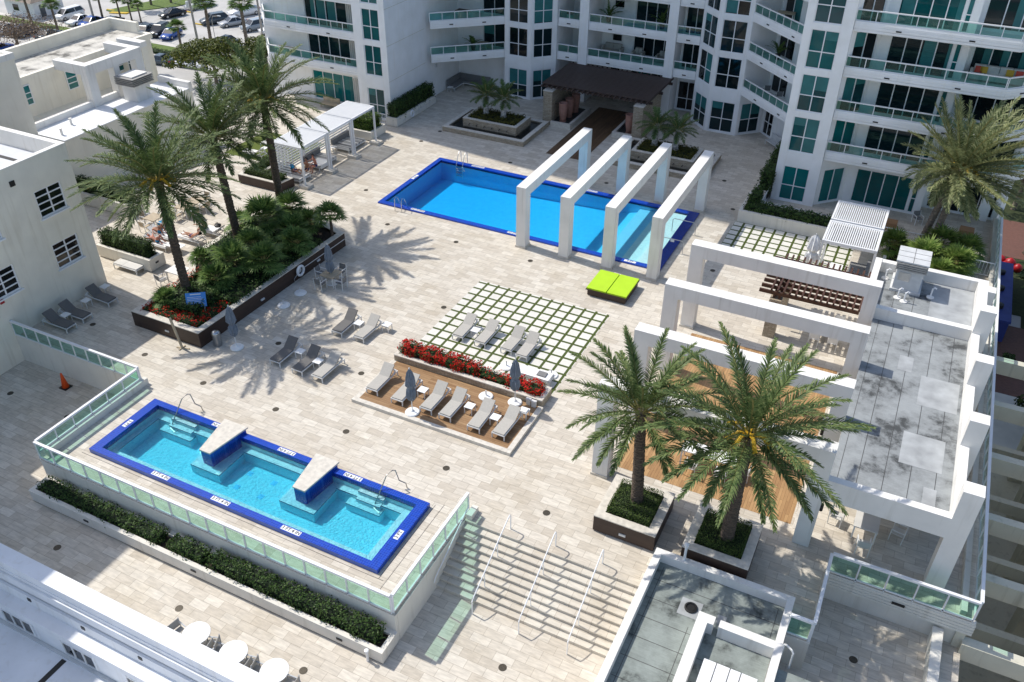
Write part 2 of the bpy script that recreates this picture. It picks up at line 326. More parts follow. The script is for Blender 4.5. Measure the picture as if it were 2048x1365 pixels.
# ------------------------------------------------------------------ mesh building
class MB:
    def __init__(s): s.v = []; s.f = []
    def add(s, v, f):
        o = len(s.v); s.v += [tuple(map(float, p)) for p in v]; s.f += [tuple(i + o for i in q) for q in f]; return s
    def box(s, x0, x1, y0, y1, z0, z1, faces='nsewtb'):
        v = [(x0, y0, z0), (x1, y0, z0), (x1, y1, z0), (x0, y1, z0), (x0, y0, z1), (x1, y0, z1), (x1, y1, z1), (x0, y1, z1)]
        F = dict(b=(0, 3, 2, 1), t=(4, 5, 6, 7), s=(0, 1, 5, 4), e=(1, 2, 6, 5), n=(2, 3, 7, 6), w=(3, 0, 4, 7))
        return s.add(v, [F[c] for c in faces])
    def bar(s, a, b, w, h, up=(0, 0, 1)):
        """a rectangular bar from a to b, w across and h deep (centred)"""
        a = Vector(a); b = Vector(b); d = (b - a).normalized(); u = Vector(up)
        if abs(d.dot(u)) > .98: u = Vector((1, 0, 0))
        x = d.cross(u).normalized(); y = x.cross(d).normalized()
        v = []
        for p in (a, b):
            for i, j in ((-1, -1), (1, -1), (1, 1), (-1, 1)): v.append(p + x * (i * w / 2) + y * (j * h / 2))
        return s.add(v, [(0, 1, 2, 3), (7, 6, 5, 4), (0, 4, 5, 1), (1, 5, 6, 2), (2, 6, 7, 3), (3, 7, 4, 0)])
    def prism(s, poly, z0, z1, bottom=True):
        n = len(poly)
        ar = sum(poly[i][0] * poly[(i + 1) % n][1] - poly[(i + 1) % n][0] * poly[i][1] for i in range(n))
        if ar < 0: poly = poly[::-1]
        v = [(x, y, z0) for x, y in poly] + [(x, y, z1) for x, y in poly]
        f = [tuple(range(n, 2 * n))] + [(i, (i + 1) % n, n + (i + 1) % n, n + i) for i in range(n)]
        if bottom: f.append(tuple(range(n - 1, -1, -1)))
        return s.add(v, f)
    def tube(s, pts, r, n=6, r2=None, cap=True):
        pts = [Vector(p) for p in pts]; k = len(pts); v = []; u = Vector((.37, .61, .7))
        for i, p in enumerate(pts):
            d = (pts[min(i + 1, k - 1)] - pts[max(i - 1, 0)]).normalized()
            x = d.cross(u)
            if x.length < .05: x = d.cross(Vector((1, 0, 0)))
            x.normalize(); y = d.cross(x); rr = r if r2 is None else r + (r2 - r) * i / (k - 1)
            for j in range(n):
                a = 2 * math.pi * j / n; v.append(p + x * (rr * math.cos(a)) + y * (rr * math.sin(a)))
        f = [(i * n + j, i * n + (j + 1) % n, (i + 1) * n + (j + 1) % n, (i + 1) * n + j) for i in range(k - 1) for j in range(n)]
        if cap: f += [tuple(range(n - 1, -1, -1)), tuple((k - 1) * n + j for j in range(n))]
        return s.add(v, f)
    def lathe(s, prof, c=(0, 0, 0), n=20):
        v = []; k = len(prof)
        for r, z in prof:
            for j in range(n):
                a = 2 * math.pi * j / n; v.append((c[0] + r * math.cos(a), c[1] + r * math.sin(a), c[2] + z))
        f = [(i * n + j, i * n + (j + 1) % n, (i + 1) * n + (j + 1) % n, (i + 1) * n + j) for i in range(k - 1) for j in range(n)]
        f += [tuple(range(n - 1, -1, -1)), tuple((k - 1) * n + j for j in range(n))]
        return s.add(v, f)
    def quad(s, a, b, c, d): return s.add([a, b, c, d], [(0, 1, 2, 3)])
    def xf(s, mtx, start=0):
        s.v = s.v[:start] + [tuple(mtx @ Vector(p)) for p in s.v[start:]]; return s
    def build(s, name, m, parent=None, smooth=False, world=True):
        me = bpy.data.meshes.new(name)
        off = Vector((0, 0, 0)); q = parent
        while q is not None and world:
            off += Vector(q.location); q = q.parent
        me.from_pydata([(x - off.x, y - off.y, z - off.z) for x, y, z in s.v], [], s.f); me.update()
        return link(name, me, m, parent, smooth)

def link(name, me, m, parent=None, smooth=False):
    if m is not None: me.materials.append(M[m] if isinstance(m, str) else m)
    if smooth: me.polygons.foreach_set('use_smooth', [True] * len(me.polygons))
    o = bpy.data.objects.new(name, me); COL.objects.link(o)
    if parent is not None: o.parent = parent
    return o

def tag(o, label=None, cat=None, group=None, kind=None):
    if label: o['label'] = label
    if cat: o['category'] = cat
    if group: o['group'] = group
    if kind: o['kind'] = kind
    return o

def thing(name, label, cat, loc=(0, 0, 0), rz=0, group=None):
    o = bpy.data.objects.new(name, None); COL.objects.link(o); o.empty_display_size = .2
    o.location = loc; o.rotation_euler = (0, 0, rz)
    return tag(o, label, cat, group)

def kids(o): return [c for c in CH.get(o.name, [])] if False else list(o.children)

def dup(o, loc, rz=0, label=None, group=None, scale=None):
    """the thing with copies of its parts and their sub-parts"""
    r = o.copy(); COL.objects.link(r); r.location = loc; r.rotation_euler = (0, 0, rz)
    if scale is not None: r.scale = (scale, scale, scale) if not hasattr(scale, '__len__') else scale
    if label: r['label'] = label
    if group: r['group'] = group
    for c in list(o.children):
        d = c.copy(); COL.objects.link(d); d.parent = r
        for e in list(c.children):
            g = e.copy(); COL.objects.link(g); g.parent = d
    return r

def struct(name, mb, m):
    return tag(mb.build(name, m), kind='structure')

def quads(name, V, m, parent=None, world=True):
    """V: (n,4,3) array of quads"""
    V = np.asarray(V, dtype=np.float32).reshape(-1, 4, 3); n = len(V)
    if parent is not None and world:
        off = np.zeros(3, np.float32); q = parent
        while q is not None: off += np.array(q.location, np.float32); q = q.parent
        V = V - off
    me = bpy.data.meshes.new(name)
    me.vertices.add(n * 4); me.vertices.foreach_set('co', V.reshape(-1))
    me.loops.add(n * 4); me.loops.foreach_set('vertex_index', np.arange(n * 4, dtype=np.int32))
    me.polygons.add(n); me.polygons.foreach_set('loop_start', np.arange(0, n * 4, 4, dtype=np.int32))
    me.update(calc_edges=True); me.validate()
    return link(name, me, m, parent)

def unit(a): return a / np.maximum(np.linalg.norm(a, axis=-1, keepdims=True), 1e-9)

def leafquads(P, Nrm, size, aspect=.55, r=rng):
    """one small pointed leaf card per point, roughly facing Nrm"""
    n = len(P); t = unit(np.cross(Nrm, r.normal(size=(n, 3)))); b = np.cross(Nrm, t)
    s = (size * r.uniform(.65, 1.35, n))[:, None]
    return np.stack([P - t * s * .5, P + b * s * aspect * .5, P + t * s * .5, P - b * s * aspect * .5], 1)

def box_leaves(x0, x1, y0, y1, z0, z1, dens=170, size=.1, rough=.1, sides='nsewt', r=rng, lump=.06, tilt=.55):
    """leaves spread through the outer skin of a hedge"""
    out = []
    dims = dict(t=((x1 - x0) * (y1 - y0)), n=(x1 - x0) * (z1 - z0), s=(x1 - x0) * (z1 - z0), e=(y1 - y0) * (z1 - z0), w=(y1 - y0) * (z1 - z0))
    for k in sides:
        n = max(4, int(dims[k] * dens)); u = r.uniform(0, 1, (n, 3)); P = np.empty((n, 3)); d = -np.abs(r.normal(0, rough, n)) + rough * .35
        P[:, 0] = x0 + u[:, 0] * (x1 - x0); P[:, 1] = y0 + u[:, 1] * (y1 - y0); P[:, 2] = z0 + u[:, 2] * (z1 - z0)
        N = np.zeros((n, 3))
        w = lump * (np.sin(P[:, 0] * 4.1 + P[:, 2] * 3) * np.cos(P[:, 1] * 3.7) + .7 * np.sin(P[:, 0] * 9.3 + 1) * np.sin(P[:, 1] * 8.1 + 2))
        if k == 't': P[:, 2] = z1 + d + w; N[:, 2] = 1
        if k == 'n': P[:, 1] = y1 + d + w; N[:, 1] = 1
        if k == 's': P[:, 1] = y0 - d - w; N[:, 1] = -1
        if k == 'e': P[:, 0] = x1 + d + w; N[:, 0] = 1
        if k == 'w': P[:, 0] = x0 - d - w; N[:, 0] = -1
        N = unit(N + r.normal(0, tilt, (n, 3)) + np.array([0, 0, .25]))
        out.append(leafquads(P, N, size, .6, r))
    return np.concatenate(out)

# ------------------------------------------------------------------ palms
def frond(r, L, el0, droop, az, leaf_len=.5, nl=46, w=.045, wind=None, vup=.38, petiole=.12):
    ns = 14; t = np.linspace(0, 1, ns); el = el0 - droop * t ** 1.25
    dr = np.cos(el) * L / (ns - 1); dz = np.sin(el) * L / (ns - 1)
    rr = np.concatenate([[0], np.cumsum(dr[:-1])]); zz = np.concatenate([[0], np.cumsum(dz[:-1])])
    ca, sa = math.cos(az), math.sin(az)
    P = np.stack([rr * ca, rr * sa, zz], 1)
    if wind is not None: P = P + np.outer(t ** 2 * L, wind)
    T = unit(np.gradient(P, axis=0)); side = np.array([-sa, ca, 0.]); Nn = unit(np.cross(T, side)); Nn *= np.sign(Nn[:, 2:3] + 1e-6)
    tt = np.linspace(petiole, 1, nl) ; k = len(tt)
    Pi = np.stack([np.interp(tt, t, P[:, i]) for i in range(3)], 1); Ti = unit(np.stack([np.interp(tt, t, T[:, i]) for i in range(3)], 1)); Ni = unit(np.stack([np.interp(tt, t, Nn[:, i]) for i in range(3)], 1))
    q = []
    ln = leaf_len * np.clip(np.sin(np.pi * (.1 + .84 * tt)) ** .7, .25, 1)
    for sg in (-1, 1):
        a = np.radians(62 - 32 * tt) + r.normal(0, .1, k); v = vup + r.normal(0, .22, k)
        D = Ti * np.cos(a)[:, None] + (side * sg) * (np.sin(a) * np.cos(v))[:, None] + Ni * (np.sin(a) * np.sin(v))[:, None]
        D = unit(D); l = (ln * r.uniform(.8, 1.15, k))[:, None]
        mid = Pi + D * l * .55; D2 = unit(D + np.array([0, 0, -.35]) + (np.array(wind) * .8 if wind is not None else 0)); tip = mid + D2 * l * .45
        W = unit(np.cross(D, Ni)) * w
        q.append(np.stack([Pi - W * .5, Pi + W * .5, mid + W * .55, mid - W * .55], 1))
        q.append(np.stack([mid - W * .55, mid + W * .55, tip + W * .08, tip - W * .08], 1))
    W = side * .035
    rq = np.stack([P[:-1] - W, P[:-1] + W, P[1:] + W * .9, P[1:] - W * .9], 1)
    U = Nn * .03
    rq2 = np.stack([P[:-1] - U[:-1], P[:-1] + U[:-1], P[1:] + U[1:] * .9, P[1:] - U[1:] * .9], 1)
    return np.concatenate(q), np.concatenate([rq, rq2])

def trunk_mb(base, topp, r0, r1, rings=34, n=12, bend=0.0, flare=.12):
    a = Vector(base); b = Vector(topp); mb = MB(); v = []; f = []
    d = (b - a); rs = random.Random(3)
    for i in range(rings * 2 + 1):
        t = i / (rings * 2); p = a + d * t + Vector((bend * math.sin(math.pi * t), bend * .4 * math.sin(math.pi * t), 0))
        rr = (r0 + (r1 - r0) * t) * (1.0 + (.10 if i % 2 else -.03)) + flare * max(0, 1 - t * 9) ** 2
        if t > .93: rr *= 1 + (t - .93) * 5
        for j in range(n):
            an = 2 * math.pi * (j + (.5 if (i // 2) % 2 else 0)) / n
            k = rr * (1 + rs.uniform(-.05, .05)); v.append((p.x + k * math.cos(an), p.y + k * math.sin(an), p.z + rs.uniform(-.015, .015)))
        if i:
            f += [((i - 1) * n + j, (i - 1) * n + (j + 1) % n, i * n + (j + 1) % n, i * n + j) for j in range(n)]
    f.append(tuple(rings * 2 * n + j for j in range(n)))
    return mb.add(v, f)

def date_palm(label, base, crown, r0, r1, L, nf=64, leafm='palmleaf', seed=1, wind=None, name='date_palm', fruit=True, leaf_len=.58, low=-.35, group='tall feathery date palms', trunkm='trunk', bend=.0, rings=34):
    r = np.random.default_rng(seed)
    t = thing(name, label, 'palm tree', base, 0, group)
    trunk_mb(base, crown, r0, r1, rings, bend=bend).build('trunk', trunkm, t)
    V = []; Rq = []
    for i in range(nf):
        u = (i + .5) / nf; az = i * 2.39996 + r.normal(0, .18)
        el = math.radians(84) - (math.radians(84) - low) * u ** .85 + r.normal(0, .07)
        dp = .78 - .22 * u + r.normal(0, .13)
        ln = L * (.72 + .33 * math.sin(math.pi * min(1, u * .9 + .12))) * r.uniform(.92, 1.06)
        q, k = frond(r, ln, el, dp, az, leaf_len * (.45 + .55 * L / 4), 52, .030 * L / 4 + .013, wind)
        o = np.array(crown) + np.array([.18 * math.cos(az), .18 * math.sin(az), -.25 * u + .1])
        V.append(q + o); Rq.append(k + o)
    c = quads('crown', np.concatenate(V), leafm, t)
    quads('midribs', np.concatenate(Rq), 'rachis', c)
    if fruit:
        fm = MB()
        for i in range(7):
            az = r.uniform(0, 6.28); o = Vector(crown)
            fm.tube([o, o + Vector((.5 * math.cos(az), .5 * math.sin(az), .25)), o + Vector((1.0 * math.cos(az), 1.0 * math.sin(az), -.05))], .05, 5, .1)
        fm.build('fruit_stalk', 'fruit', t)
    return t

def fan_leaf(r, o, d, rad, ns=15):
    """a round pleated fan on the end of direction d"""
    d = d / np.linalg.norm(d); up = np.array([0, 0, 1.]); s = np.cross(d, up); s = s / (np.linalg.norm(s) + 1e-6); n = np.cross(s, d)
    dd = unit(d * .9 + np.array([0, 0, -.25])); nn = np.cross(s, dd)
    a = np.linspace(-1.9, 1.9, ns) + r.normal(0, .04, ns)
    D = np.outer(np.cos(a), dd) + np.outer(np.sin(a), s) + np.outer(np.full(ns, .10), nn) * 1
    D = unit(D); l = rad * (1 - .18 * (np.abs(a) / 1.9) ** 2) * r.uniform(.88, 1.1, ns)
    Wd = unit(np.cross(D, nn)); mid = o + D * (l * .55)[:, None]; D2 = unit(D + np.array([0, 0, -.3])); tip = mid + D2 * (l * .45)[:, None]; w = rad * .07
    O = np.repeat(o[None], ns, 0)
    return np.concatenate([np.stack([O - Wd * .01, O + Wd * .01, mid + Wd * w, mid - Wd * w], 1), np.stack([mid - Wd * w, mid + Wd * w, tip + Wd * .006, tip - Wd * .006], 1)])

def fan_crown(r, nl, h, spread, rad):
    V = []; st = MB()
    for i in range(nl):
        u = (i + .5) / nl; az = i * 2.39996 + r.normal(0, .2); el = math.radians(82) - math.radians(95) * u ** .9
        d = np.array([math.cos(az) * math.cos(el), math.sin(az) * math.cos(el), math.sin(el)])
        ln = spread * r.uniform(.75, 1.1) * (.75 + .35 * u); o = np.array([0, 0, h]) + d * ln
        V.append(fan_leaf(r, o, d, rad * r.uniform(.85, 1.15)))
        st.tube([(0, 0, h * .9), tuple(o)], .014, 3, .008, cap=False)
    return np.concatenate(V), st

def make_fan_palm(nl, h, spread, rad, seed, leafm='fan'):
    r = np.random.default_rng(seed)
    t = thing('fan_palm', 'x', 'fan palm')
    V, st = fan_crown(r, nl, h, spread, rad)
    c = quads('crown', V, leafm, t, world=False)
    st.build('leaf_stalks', 'rachis', c, world=False)
    mb = MB(); mb.tube([(0, 0, 0), (.02, 0, h * .5), (0, 0, h)], .1, 7, .08); mb.build('trunk', 'trunk', t, world=False)
    return t
# ------------------------------------------------------------------ ground planes
mb = MB(); mb.quad((-420, -420, -13), (420, -420, -13), (420, 420, -13), (-420, 420, -13)); struct('street_ground', mb, 'asphalt')
DECK = [(-20, 41, 9.0, 36), (-20, 0, 0, 9.0), (21.5, 41, 0, 9.0), (-20, 41, -20.1, 0), (-9.2, 35.4, -23.5, -20.1), (34.4, 35.4, -23.9, -23.5),
        (.8, 20.6, -24.3, -23.5), (.8, 2.5, -29.95, -24.3), (18.85, 20.6, -29.95, -24.3), (2.5, 18.85, -29.95, -28.53), (20.6, 28.8, -24.27, -23.5)]
mb = MB()
for x0, x1, y0, y1 in DECK: mb.quad((x0, y0, 0), (x1, y0, 0), (x1, y1, 0), (x0, y1, 0))
struct('pool_deck', mb, 'trav')
mb = MB(); mb.quad((-9.2, -34.05, -1.65), (41, -34.05, -1.65), (41, -20, -1.65), (-9.2, -20, -1.65)); mb.quad((20.6, -38, -1.651), (41, -38, -1.651), (41, -34.05, -1.651), (20.6, -34.05, -1.651)); struct('lower_court', mb, 'trav')

# retaining walls round the raised pool terrace
w = MB()
w.box(-9.2, .8, -23.52, -23.35, -1.65, -.004); w.box(.8, .97, -29.95, -23.35, -1.65, -.004)
w.box(.97, 20.6, -29.97, -29.8, -1.65, -.004); w.box(20.45, 20.62, -29.8, -24.3, -1.65, -.004)
w.box(20.62, 20.9, -24.2, -23.55, -.2, .28)
tag(w.build('retaining_wall', 'creamwall'), 'cream rendered retaining wall holding up the plunge pool terrace', 'wall')
w = MB(); w.box(.72, 1.02, -29.6, -23.3, 0, .36); w.box(-9.0, .72, -23.52, -23.38, .001, .12)
tag(w.build('kerb_wall', 'creamwall'), 'low cream kerb wall under the glass rail left of the plunge pool', 'low wall')
w = MB(); w.box(34.4, 35.42, -23.95, -23.78, -1.65, -.004); w.box(35.25, 35.42, -23.78, -20.1, -1.65, -.004); w.box(35.42, 41.1, -20.12, -19.95, -.75, -.004); w.box(35.42, 40.6, -20.0, -19.9, -1.65, -.75)
for i in range(4): w.box(35.42, 41.12, -20.15, -20.12, -.72 + i * .17, -.60 + i * .17)
w.build('retaining_wall', 'creamwall'); tag(bpy.data.objects['retaining_wall.001'], 'grooved white fascia wall below the glass rail of the shaded corner patio', 'wall')
w = MB(); w.box(39.75, 40.15, -38, -20.15, -1.65, -.85)
tag(w.build('parapet_wall', 'creamwall'), 'white wall along the right side of the sunken patio', 'wall')
v = MB(); v.box(38.05, 38.55, -20.19, -20.15, -.42, -.3); tag(v.build('wall_vent', 'black'), 'slotted vent in the grooved fascia below the corner patio rail', 'vent')

# stairs
t = thing('staircase', 'broad stone staircase running down beside the plunge pool terrace', 'stairs', (24.6, -25.6, -1.65))
for i in range(9):
    y1 = -24.27 - i * .293
    mb = MB(); z1 = -.165 * (i + 1)
    mb.box(20.62, 28.75, y1 - .293, y1, -1.65, z1); mb.build('step', 'step', t)
for i in range(10):
    pass
mb = MB()
for i in range(9): mb.box(20.63, 28.74, -24.275 - i * .293 - .022, -24.272 - i * .293, -.165 * i - .05, -.165 * i - .001)
mb.box(20.62, 28.75, -24.27, -24.25, -.165, -.003); mb.build('nosing', 'step', t)

def handrail(x, label):
    t = thing('stair_handrail', label, 'handrail', (x, -25.6, -1.65), 0, 'white handrails down the stairs')
    r = MB(); r.tube([(x, -23.85, 0), (x, -23.85, .82), (x, -23.93, .93), (x, -24.1, .9), (x, -27.25, -.72), (x, -27.42, -.85), (x, -27.42, -1.65)], .028, 6)
    r.build('rail_tube', 'rail', t)
    for y in (-25.1, -26.3):
        p = MB(); z = .9 + (y + 24.1) * (1.62 / 3.15); p.tube([(x, y, z), (x, y, -.165 * (int((-24.27 - y) / .293) + 1))], .022, 6); p.build('post', 'rail', t)
handrail(22.64, 'white handrail on the stairs nearest the plunge pool wall')
handrail(24.78, 'middle white handrail of the broad stairs')
handrail(26.92, 'white handrail on the stairs nearest the grey roof')
t = thing('wall_handrail', 'white handrail fixed along the cream wall beside the stairs', 'handrail', (20.7, -25.5, -1))
MB().tube([(20.72, -24.1, .75), (20.72, -27.1, -.75), (20.72, -27.2, -.95)], .03, 6).build('rail_tube', 'rail', t)

# ------------------------------------------------------------------ glass railings
def glass_rail(label, pts, z0, z1, panel=1.0, zfoot=None, group='glass railings round the terraces', shelf=None):
    t = thing('glass_railing', label, 'glass railing', (*pts[0], z0), 0, group)
    top = MB(); bot = MB()
    for a, b in zip(pts[:-1], pts[1:]):
        top.bar((*a, z1 - .05), (*b, z1 - .05), .13, .1); bot.bar((*a, z0 + .09), (*b, z0 + .09), .07, .07)
    hb = top.build('handrail', 'rail', t); bot.build('bottom_rail', 'rail', t)
    for a, b in zip(pts[:-1], pts[1:]):
        A = Vector((*a, 0)); B = Vector((*b, 0)); L = (B - A).length; n = max(1, round(L / panel)); d = (B - A) / n
        for i in range(n + 1):
            p = A + d * i; m = MB(); m.bar((p.x, p.y, zfoot if zfoot is not None else z0), (p.x, p.y, z1 - .1), .07, .05, up=tuple(d)); m.build('post', 'rail', t)
        for i in range(n):
            p = A + d * (i + .04); q = A + d * (i + .96)
            m = MB(); m.quad((p.x, p.y, z0 + .12), (q.x, q.y, z0 + .12), (q.x, q.y, z1 - .1), (p.x, p.y, z1 - .1)); m.build('glass_panel', 'glassrail', t)
    return t
glass_rail('long glass railing in front of the plunge pool above the hedge', [(.78, -29.9), (20.42, -29.9)], 0.0, 1.1, 1.03, -.35)
glass_rail('glass railing stepping up the terrace edge left of the plunge pool', [(.8, -29.84), (.8, -23.62)], .34, 1.12, 1.05)
glass_rail('glass railing above the shaded lower court from the left building', [(-8.85, -23.5), (.76, -23.5)], 0.1, 1.12, 1.0)
glass_rail('glass railing at the head of the stair wall right of the plunge pool', [(20.48, -29.84), (20.48, -23.7)], 0.0, 1.12, 1.0)
glass_rail('glass railing of the shaded corner patio above the sunken patio', [(35.42, -20.06), (40.95, -20.06)], 0.0, 1.15, 1.1)
glass_rail('short glass railing along the left side of the shaded corner patio', [(35.38, -20.1), (35.38, -23.85)], 0.0, 1.15, 1.2)
glass_rail('very short glass railing meeting the grey roof in the corner', [(34.5, -23.85), (35.32, -23.85)], 0.0, 1.15, .82)
glass_rail('glass railing down the long right hand edge of the terrace', [(40.98, -20.0), (40.75, 17.5)], .1, 1.15, 1.15)
w = MB(); w.box(40.45, 40.68, -19.95, 17.4, 0, .32); tag(w.build('kerb_wall', 'creamwall'), 'low kerb wall under the long right hand glass railing', 'low wall')

# planter in front of the plunge pool terrace
def planter_box(name, label, x0, x1, y0, y1, z0, z1, wall, cap, t=.3, capt=.05, group=None, base=True):
    th = thing(name, label, 'planter', ((x0 + x1) / 2, (y0 + y1) / 2, z0), 0, group)
    m = MB()
    for a in ((x0, x1, y0, y0 + t), (x0, x1, y1 - t, y1), (x0, x0 + t, y0 + t, y1 - t), (x1 - t, x1, y0 + t, y1 - t)): m.box(*a, z0 + (.06 if base else 0), z1 - capt)
    if base: m.box(x0 + .05, x1 - .05, y0 + .05, y1 - .05, z0, z0 + .06)
    m.build('planter_wall', wall, th)
    m = MB(); e = .012
    for a in ((x0 - e, x1 + e, y0 - e, y0 + t), (x0 - e, x1 + e, y1 - t, y1 + e), (x0 - e, x0 + t, y0 + t, y1 - t), (x1 - t, x1 + e, y0 + t, y1 - t)): m.box(*a, z1 - capt, z1)
    m.build('rim', cap, th)
    m = MB(); m.box(x0 + t, x1 - t, y0 + t, y1 - t, z1 - .35, z1 - .14); m.build('soil', 'dark', th)
    return th
def hedge(label, x0, x1, y0, y1, z0, z1, m='hedge', dens=210, size=.1, name='hedge', cat='hedge', group=None, lump=.06, rough=.1, sides='nsewt'):
    t = thing(name, label, cat, ((x0 + x1) / 2, (y0 + y1) / 2, z0), 0, group)
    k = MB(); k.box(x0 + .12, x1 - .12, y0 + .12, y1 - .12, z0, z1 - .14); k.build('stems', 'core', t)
    quads('foliage', box_leaves(x0, x1, y0, y1, z0, z1, dens, size, rough, sides, rng, lump), m, t)
    return t
planter_box('long_planter', 'long white planter below the plunge pool glass railing', .95, 20.64, -31.08, -29.98, -1.65, -.95, 'creamwall', 'creamwall', .2)
for i, (a, b, h) in enumerate([(1.35, 8.8, -.62), (9.3, 11.3, -.6), (11.7, 20.2, -.42)]):
    hedge(['dark shaded shrubs at the left end of the long white planter', 'clump of shrubs in the middle of the long white planter', 'dense glossy hedge filling the right half of the long white planter'][i], a, b, -30.85, -30.12, -1.1, h, 'clusia', 260, .1, group='shrubs in the long white planter', lump=.12, rough=.13)
for x, z in ((18.6, -1.35), (11.0, -1.3), (4.6, -1.3)):
    m = MB(); m.box(x - .14, x + .14, -31.12, -31.09, z, z + .1)
    tag(m.build('step_light', 'black'), {18.6: 'black step light at the right end of the long white planter', 11.0: 'black step light midway along the long white planter', 4.6: 'black step light at the shaded left end of the long white planter'}[x], 'step light')
t = thing('bollard_light', 'short white pipe light at the corner of the long white planter', 'light', (20.0, -31.2, -1.65))
MB().tube([(20.0, -31.2, -1.65), (20.0, -31.2, -1.05)], .06, 8).build('post', 'rail', t); MB().lathe([(.09, 0), (.09, .08), (.02, .1)], (20.0, -31.2, -1.06), 10).build('lamp_head', 'rail', t)

# ------------------------------------------------------------------ plunge pool
P = thing('plunge_pool', 'narrow plunge pool with cobalt tiled rim beside the glass railing', 'pool', (10.7, -26.4, 0))
ox0, ox1, oy0, oy1 = 2.5, 18.85, -28.53, -24.3; ix0, ix1, iy0, iy1 = 3.0, 18.35, -28.2, -24.64
m = MB()
for a in ((ox0, ox1, oy0, iy0), (ox0, ox1, iy1, oy1), (ox0, ix0, iy0, iy1), (ix1, ox1, iy0, iy1)): m.box(*a, -.05, .24)
m.build('rim', 'blue', P)
m = MB(); zf = -.95
m.quad((ix0, iy0, zf), (ix1, iy0, zf), (ix1, iy1, zf), (ix0, iy1, zf))
m.quad((ix0, iy0, zf), (ix0, iy1, zf), (ix0, iy1, .0), (ix0, iy0, .0)); m.quad((ix1, iy1, zf), (ix1, iy0, zf), (ix1, iy0, .0), (ix1, iy1, .0))
m.quad((ix0, iy1, zf), (ix1, iy1, zf), (ix1, iy1, .0), (ix0, iy1, .0)); m.quad((ix1, iy0, zf), (ix0, iy0, zf), (ix0, iy0, .0), (ix1, iy0, .0))
b = m.build('basin', 'plaster2', P)
def bench(x0, x1, y0, y1, z):
    m = MB(); m.box(x0, x1, y0, y1, zf, z); o = m.build('bench', 'plaster2', P)
    e = MB(); e.box(x0 - .006, x1 + .006, y0 - .006, y1 + .006, z - .05, z - .012); e.build('edge_tile', 'edge', o)
bench(ix0 + .001, 3.24, iy0 + .001, iy1 - .001, -.3); bench(3.25, 17.72, iy0 + .002, -27.66, -.3); bench(17.73, ix1 - .001, iy0 + .003, iy1 - .003, -.3)
bench(3.25, 6.9, -24.98, iy1 - .002, -.3); bench(8.72, 12.2, -24.98, iy1 - .002, -.3); bench(14.2, 17.72, -24.98, iy1 - .002, -.3)
bench(6.95, 8.7, -26.7, iy1 - .004, -.42); bench(12.25, 14.18, -26.7, iy1 - .004, -.42)
for x0, x1 in ((4.0, 5.6), (15.3, 16.72)):
    for a, z in (((x0 + .05, x1, -24.86, iy1 - .006), -.08), ((x0 + .1, x1 - .05, -25.14, -24.87), -.28), ((x0 - .3, x1 + .1, -25.42, -25.0), -.5)):
        m = MB(); m.box(*a, zf, z); o = m.build('pool_step', 'plaster2', P)
        e = MB(); e.box(a[0] - .006, a[1] + .006, a[2] - .006, a[3] + .0, z - .045, z - .01); e.build('edge_tile', 'edge', o)
for x, y in ((9.5, -25.55), (10.94, -25.55), (9.52, -26.54), (10.95, -26.53)):
    m = MB(); m.box(x - .14, x + .14, y - .14, y + .14, zf, zf + .012); m.build('floor_drain', 'plaster', P)
for wl, wr, nl_, nr_ in ((7.0, 8.45, 7.45, 8.1), (12.55, 13.86, 12.92, 13.6)):
    m = MB(); m.prism([(wl + .03, -24.25), (wr - .03, -24.25), (nr_ - .03, -26.36), (nl_ + .03, -26.36)], zf, .4); o = m.build('divider', 'blue', P)
    m = MB(); m.prism([(wl, -24.12), (wr, -24.12), (nr_, -26.4), (nl_, -26.4)], .4, .48); m.build('coping_slab', 'travcap', o)
m = MB(); m.box(ix0 - .02, ix1 + .02, iy0 - .02, iy1 + .02, zf - .02, .17); m.build('water', 'water2', P)
def text_plate(txt, x, y, z, rz, w, h, parent, name='depth_marker'):
    m = MB(); m.box(-w / 2, w / 2, -h / 2, h / 2, 0, .006); pl = m.build(name, 'signwhite', parent, world=False)
    base = Vector(parent.location); pl.location = (x - base.x, y - base.y, z - base.z); pl.rotation_euler = (0, 0, rz)
    cu = bpy.data.curves.new('lettering', 'FONT'); cu.body = txt; cu.align_x = 'CENTER'; cu.align_y = 'CENTER'; cu.size = h * 1.05; cu.offset = .004
    to = bpy.data.objects.new('tmp', cu); COL.objects.link(to)
    dg = bpy.context.evaluated_depsgraph_get(); me = bpy.data.meshes.new_from_object(to.evaluated_get(dg)); bpy.data.objects.remove(to)
    xs = [v.co.x for v in me.vertices]; k = min(1, (w * .92) / max(1e-3, max(xs) - min(xs)))
    for v in me.vertices: v.co.x *= k; v.co.z = .009
    link('lettering', me, 'ink', pl)
for t_, x, y, rz, w_ in (('3 FT 4 IN', 6.9, -28.37, 0, 1.0), ('3 FT 4 IN', 10.45, -28.37, 0, 1.0), ('3 FT 4 IN', 14.35, -28.37, 0, 1.0), ('3 FT 4 IN', 11.05, -24.47, math.pi, .95), ('3 FT 4 IN', 14.85, -24.47, math.pi, .95), ('4 IN', 6.75, -24.47, math.pi, .5), ('3 FT', 2.75, -26.35, R(-90), .55), ('3 FT', 18.6, -26.5, R(90), .55)):
    text_plate(t_, x, y, .241, rz, w_, .23, P)
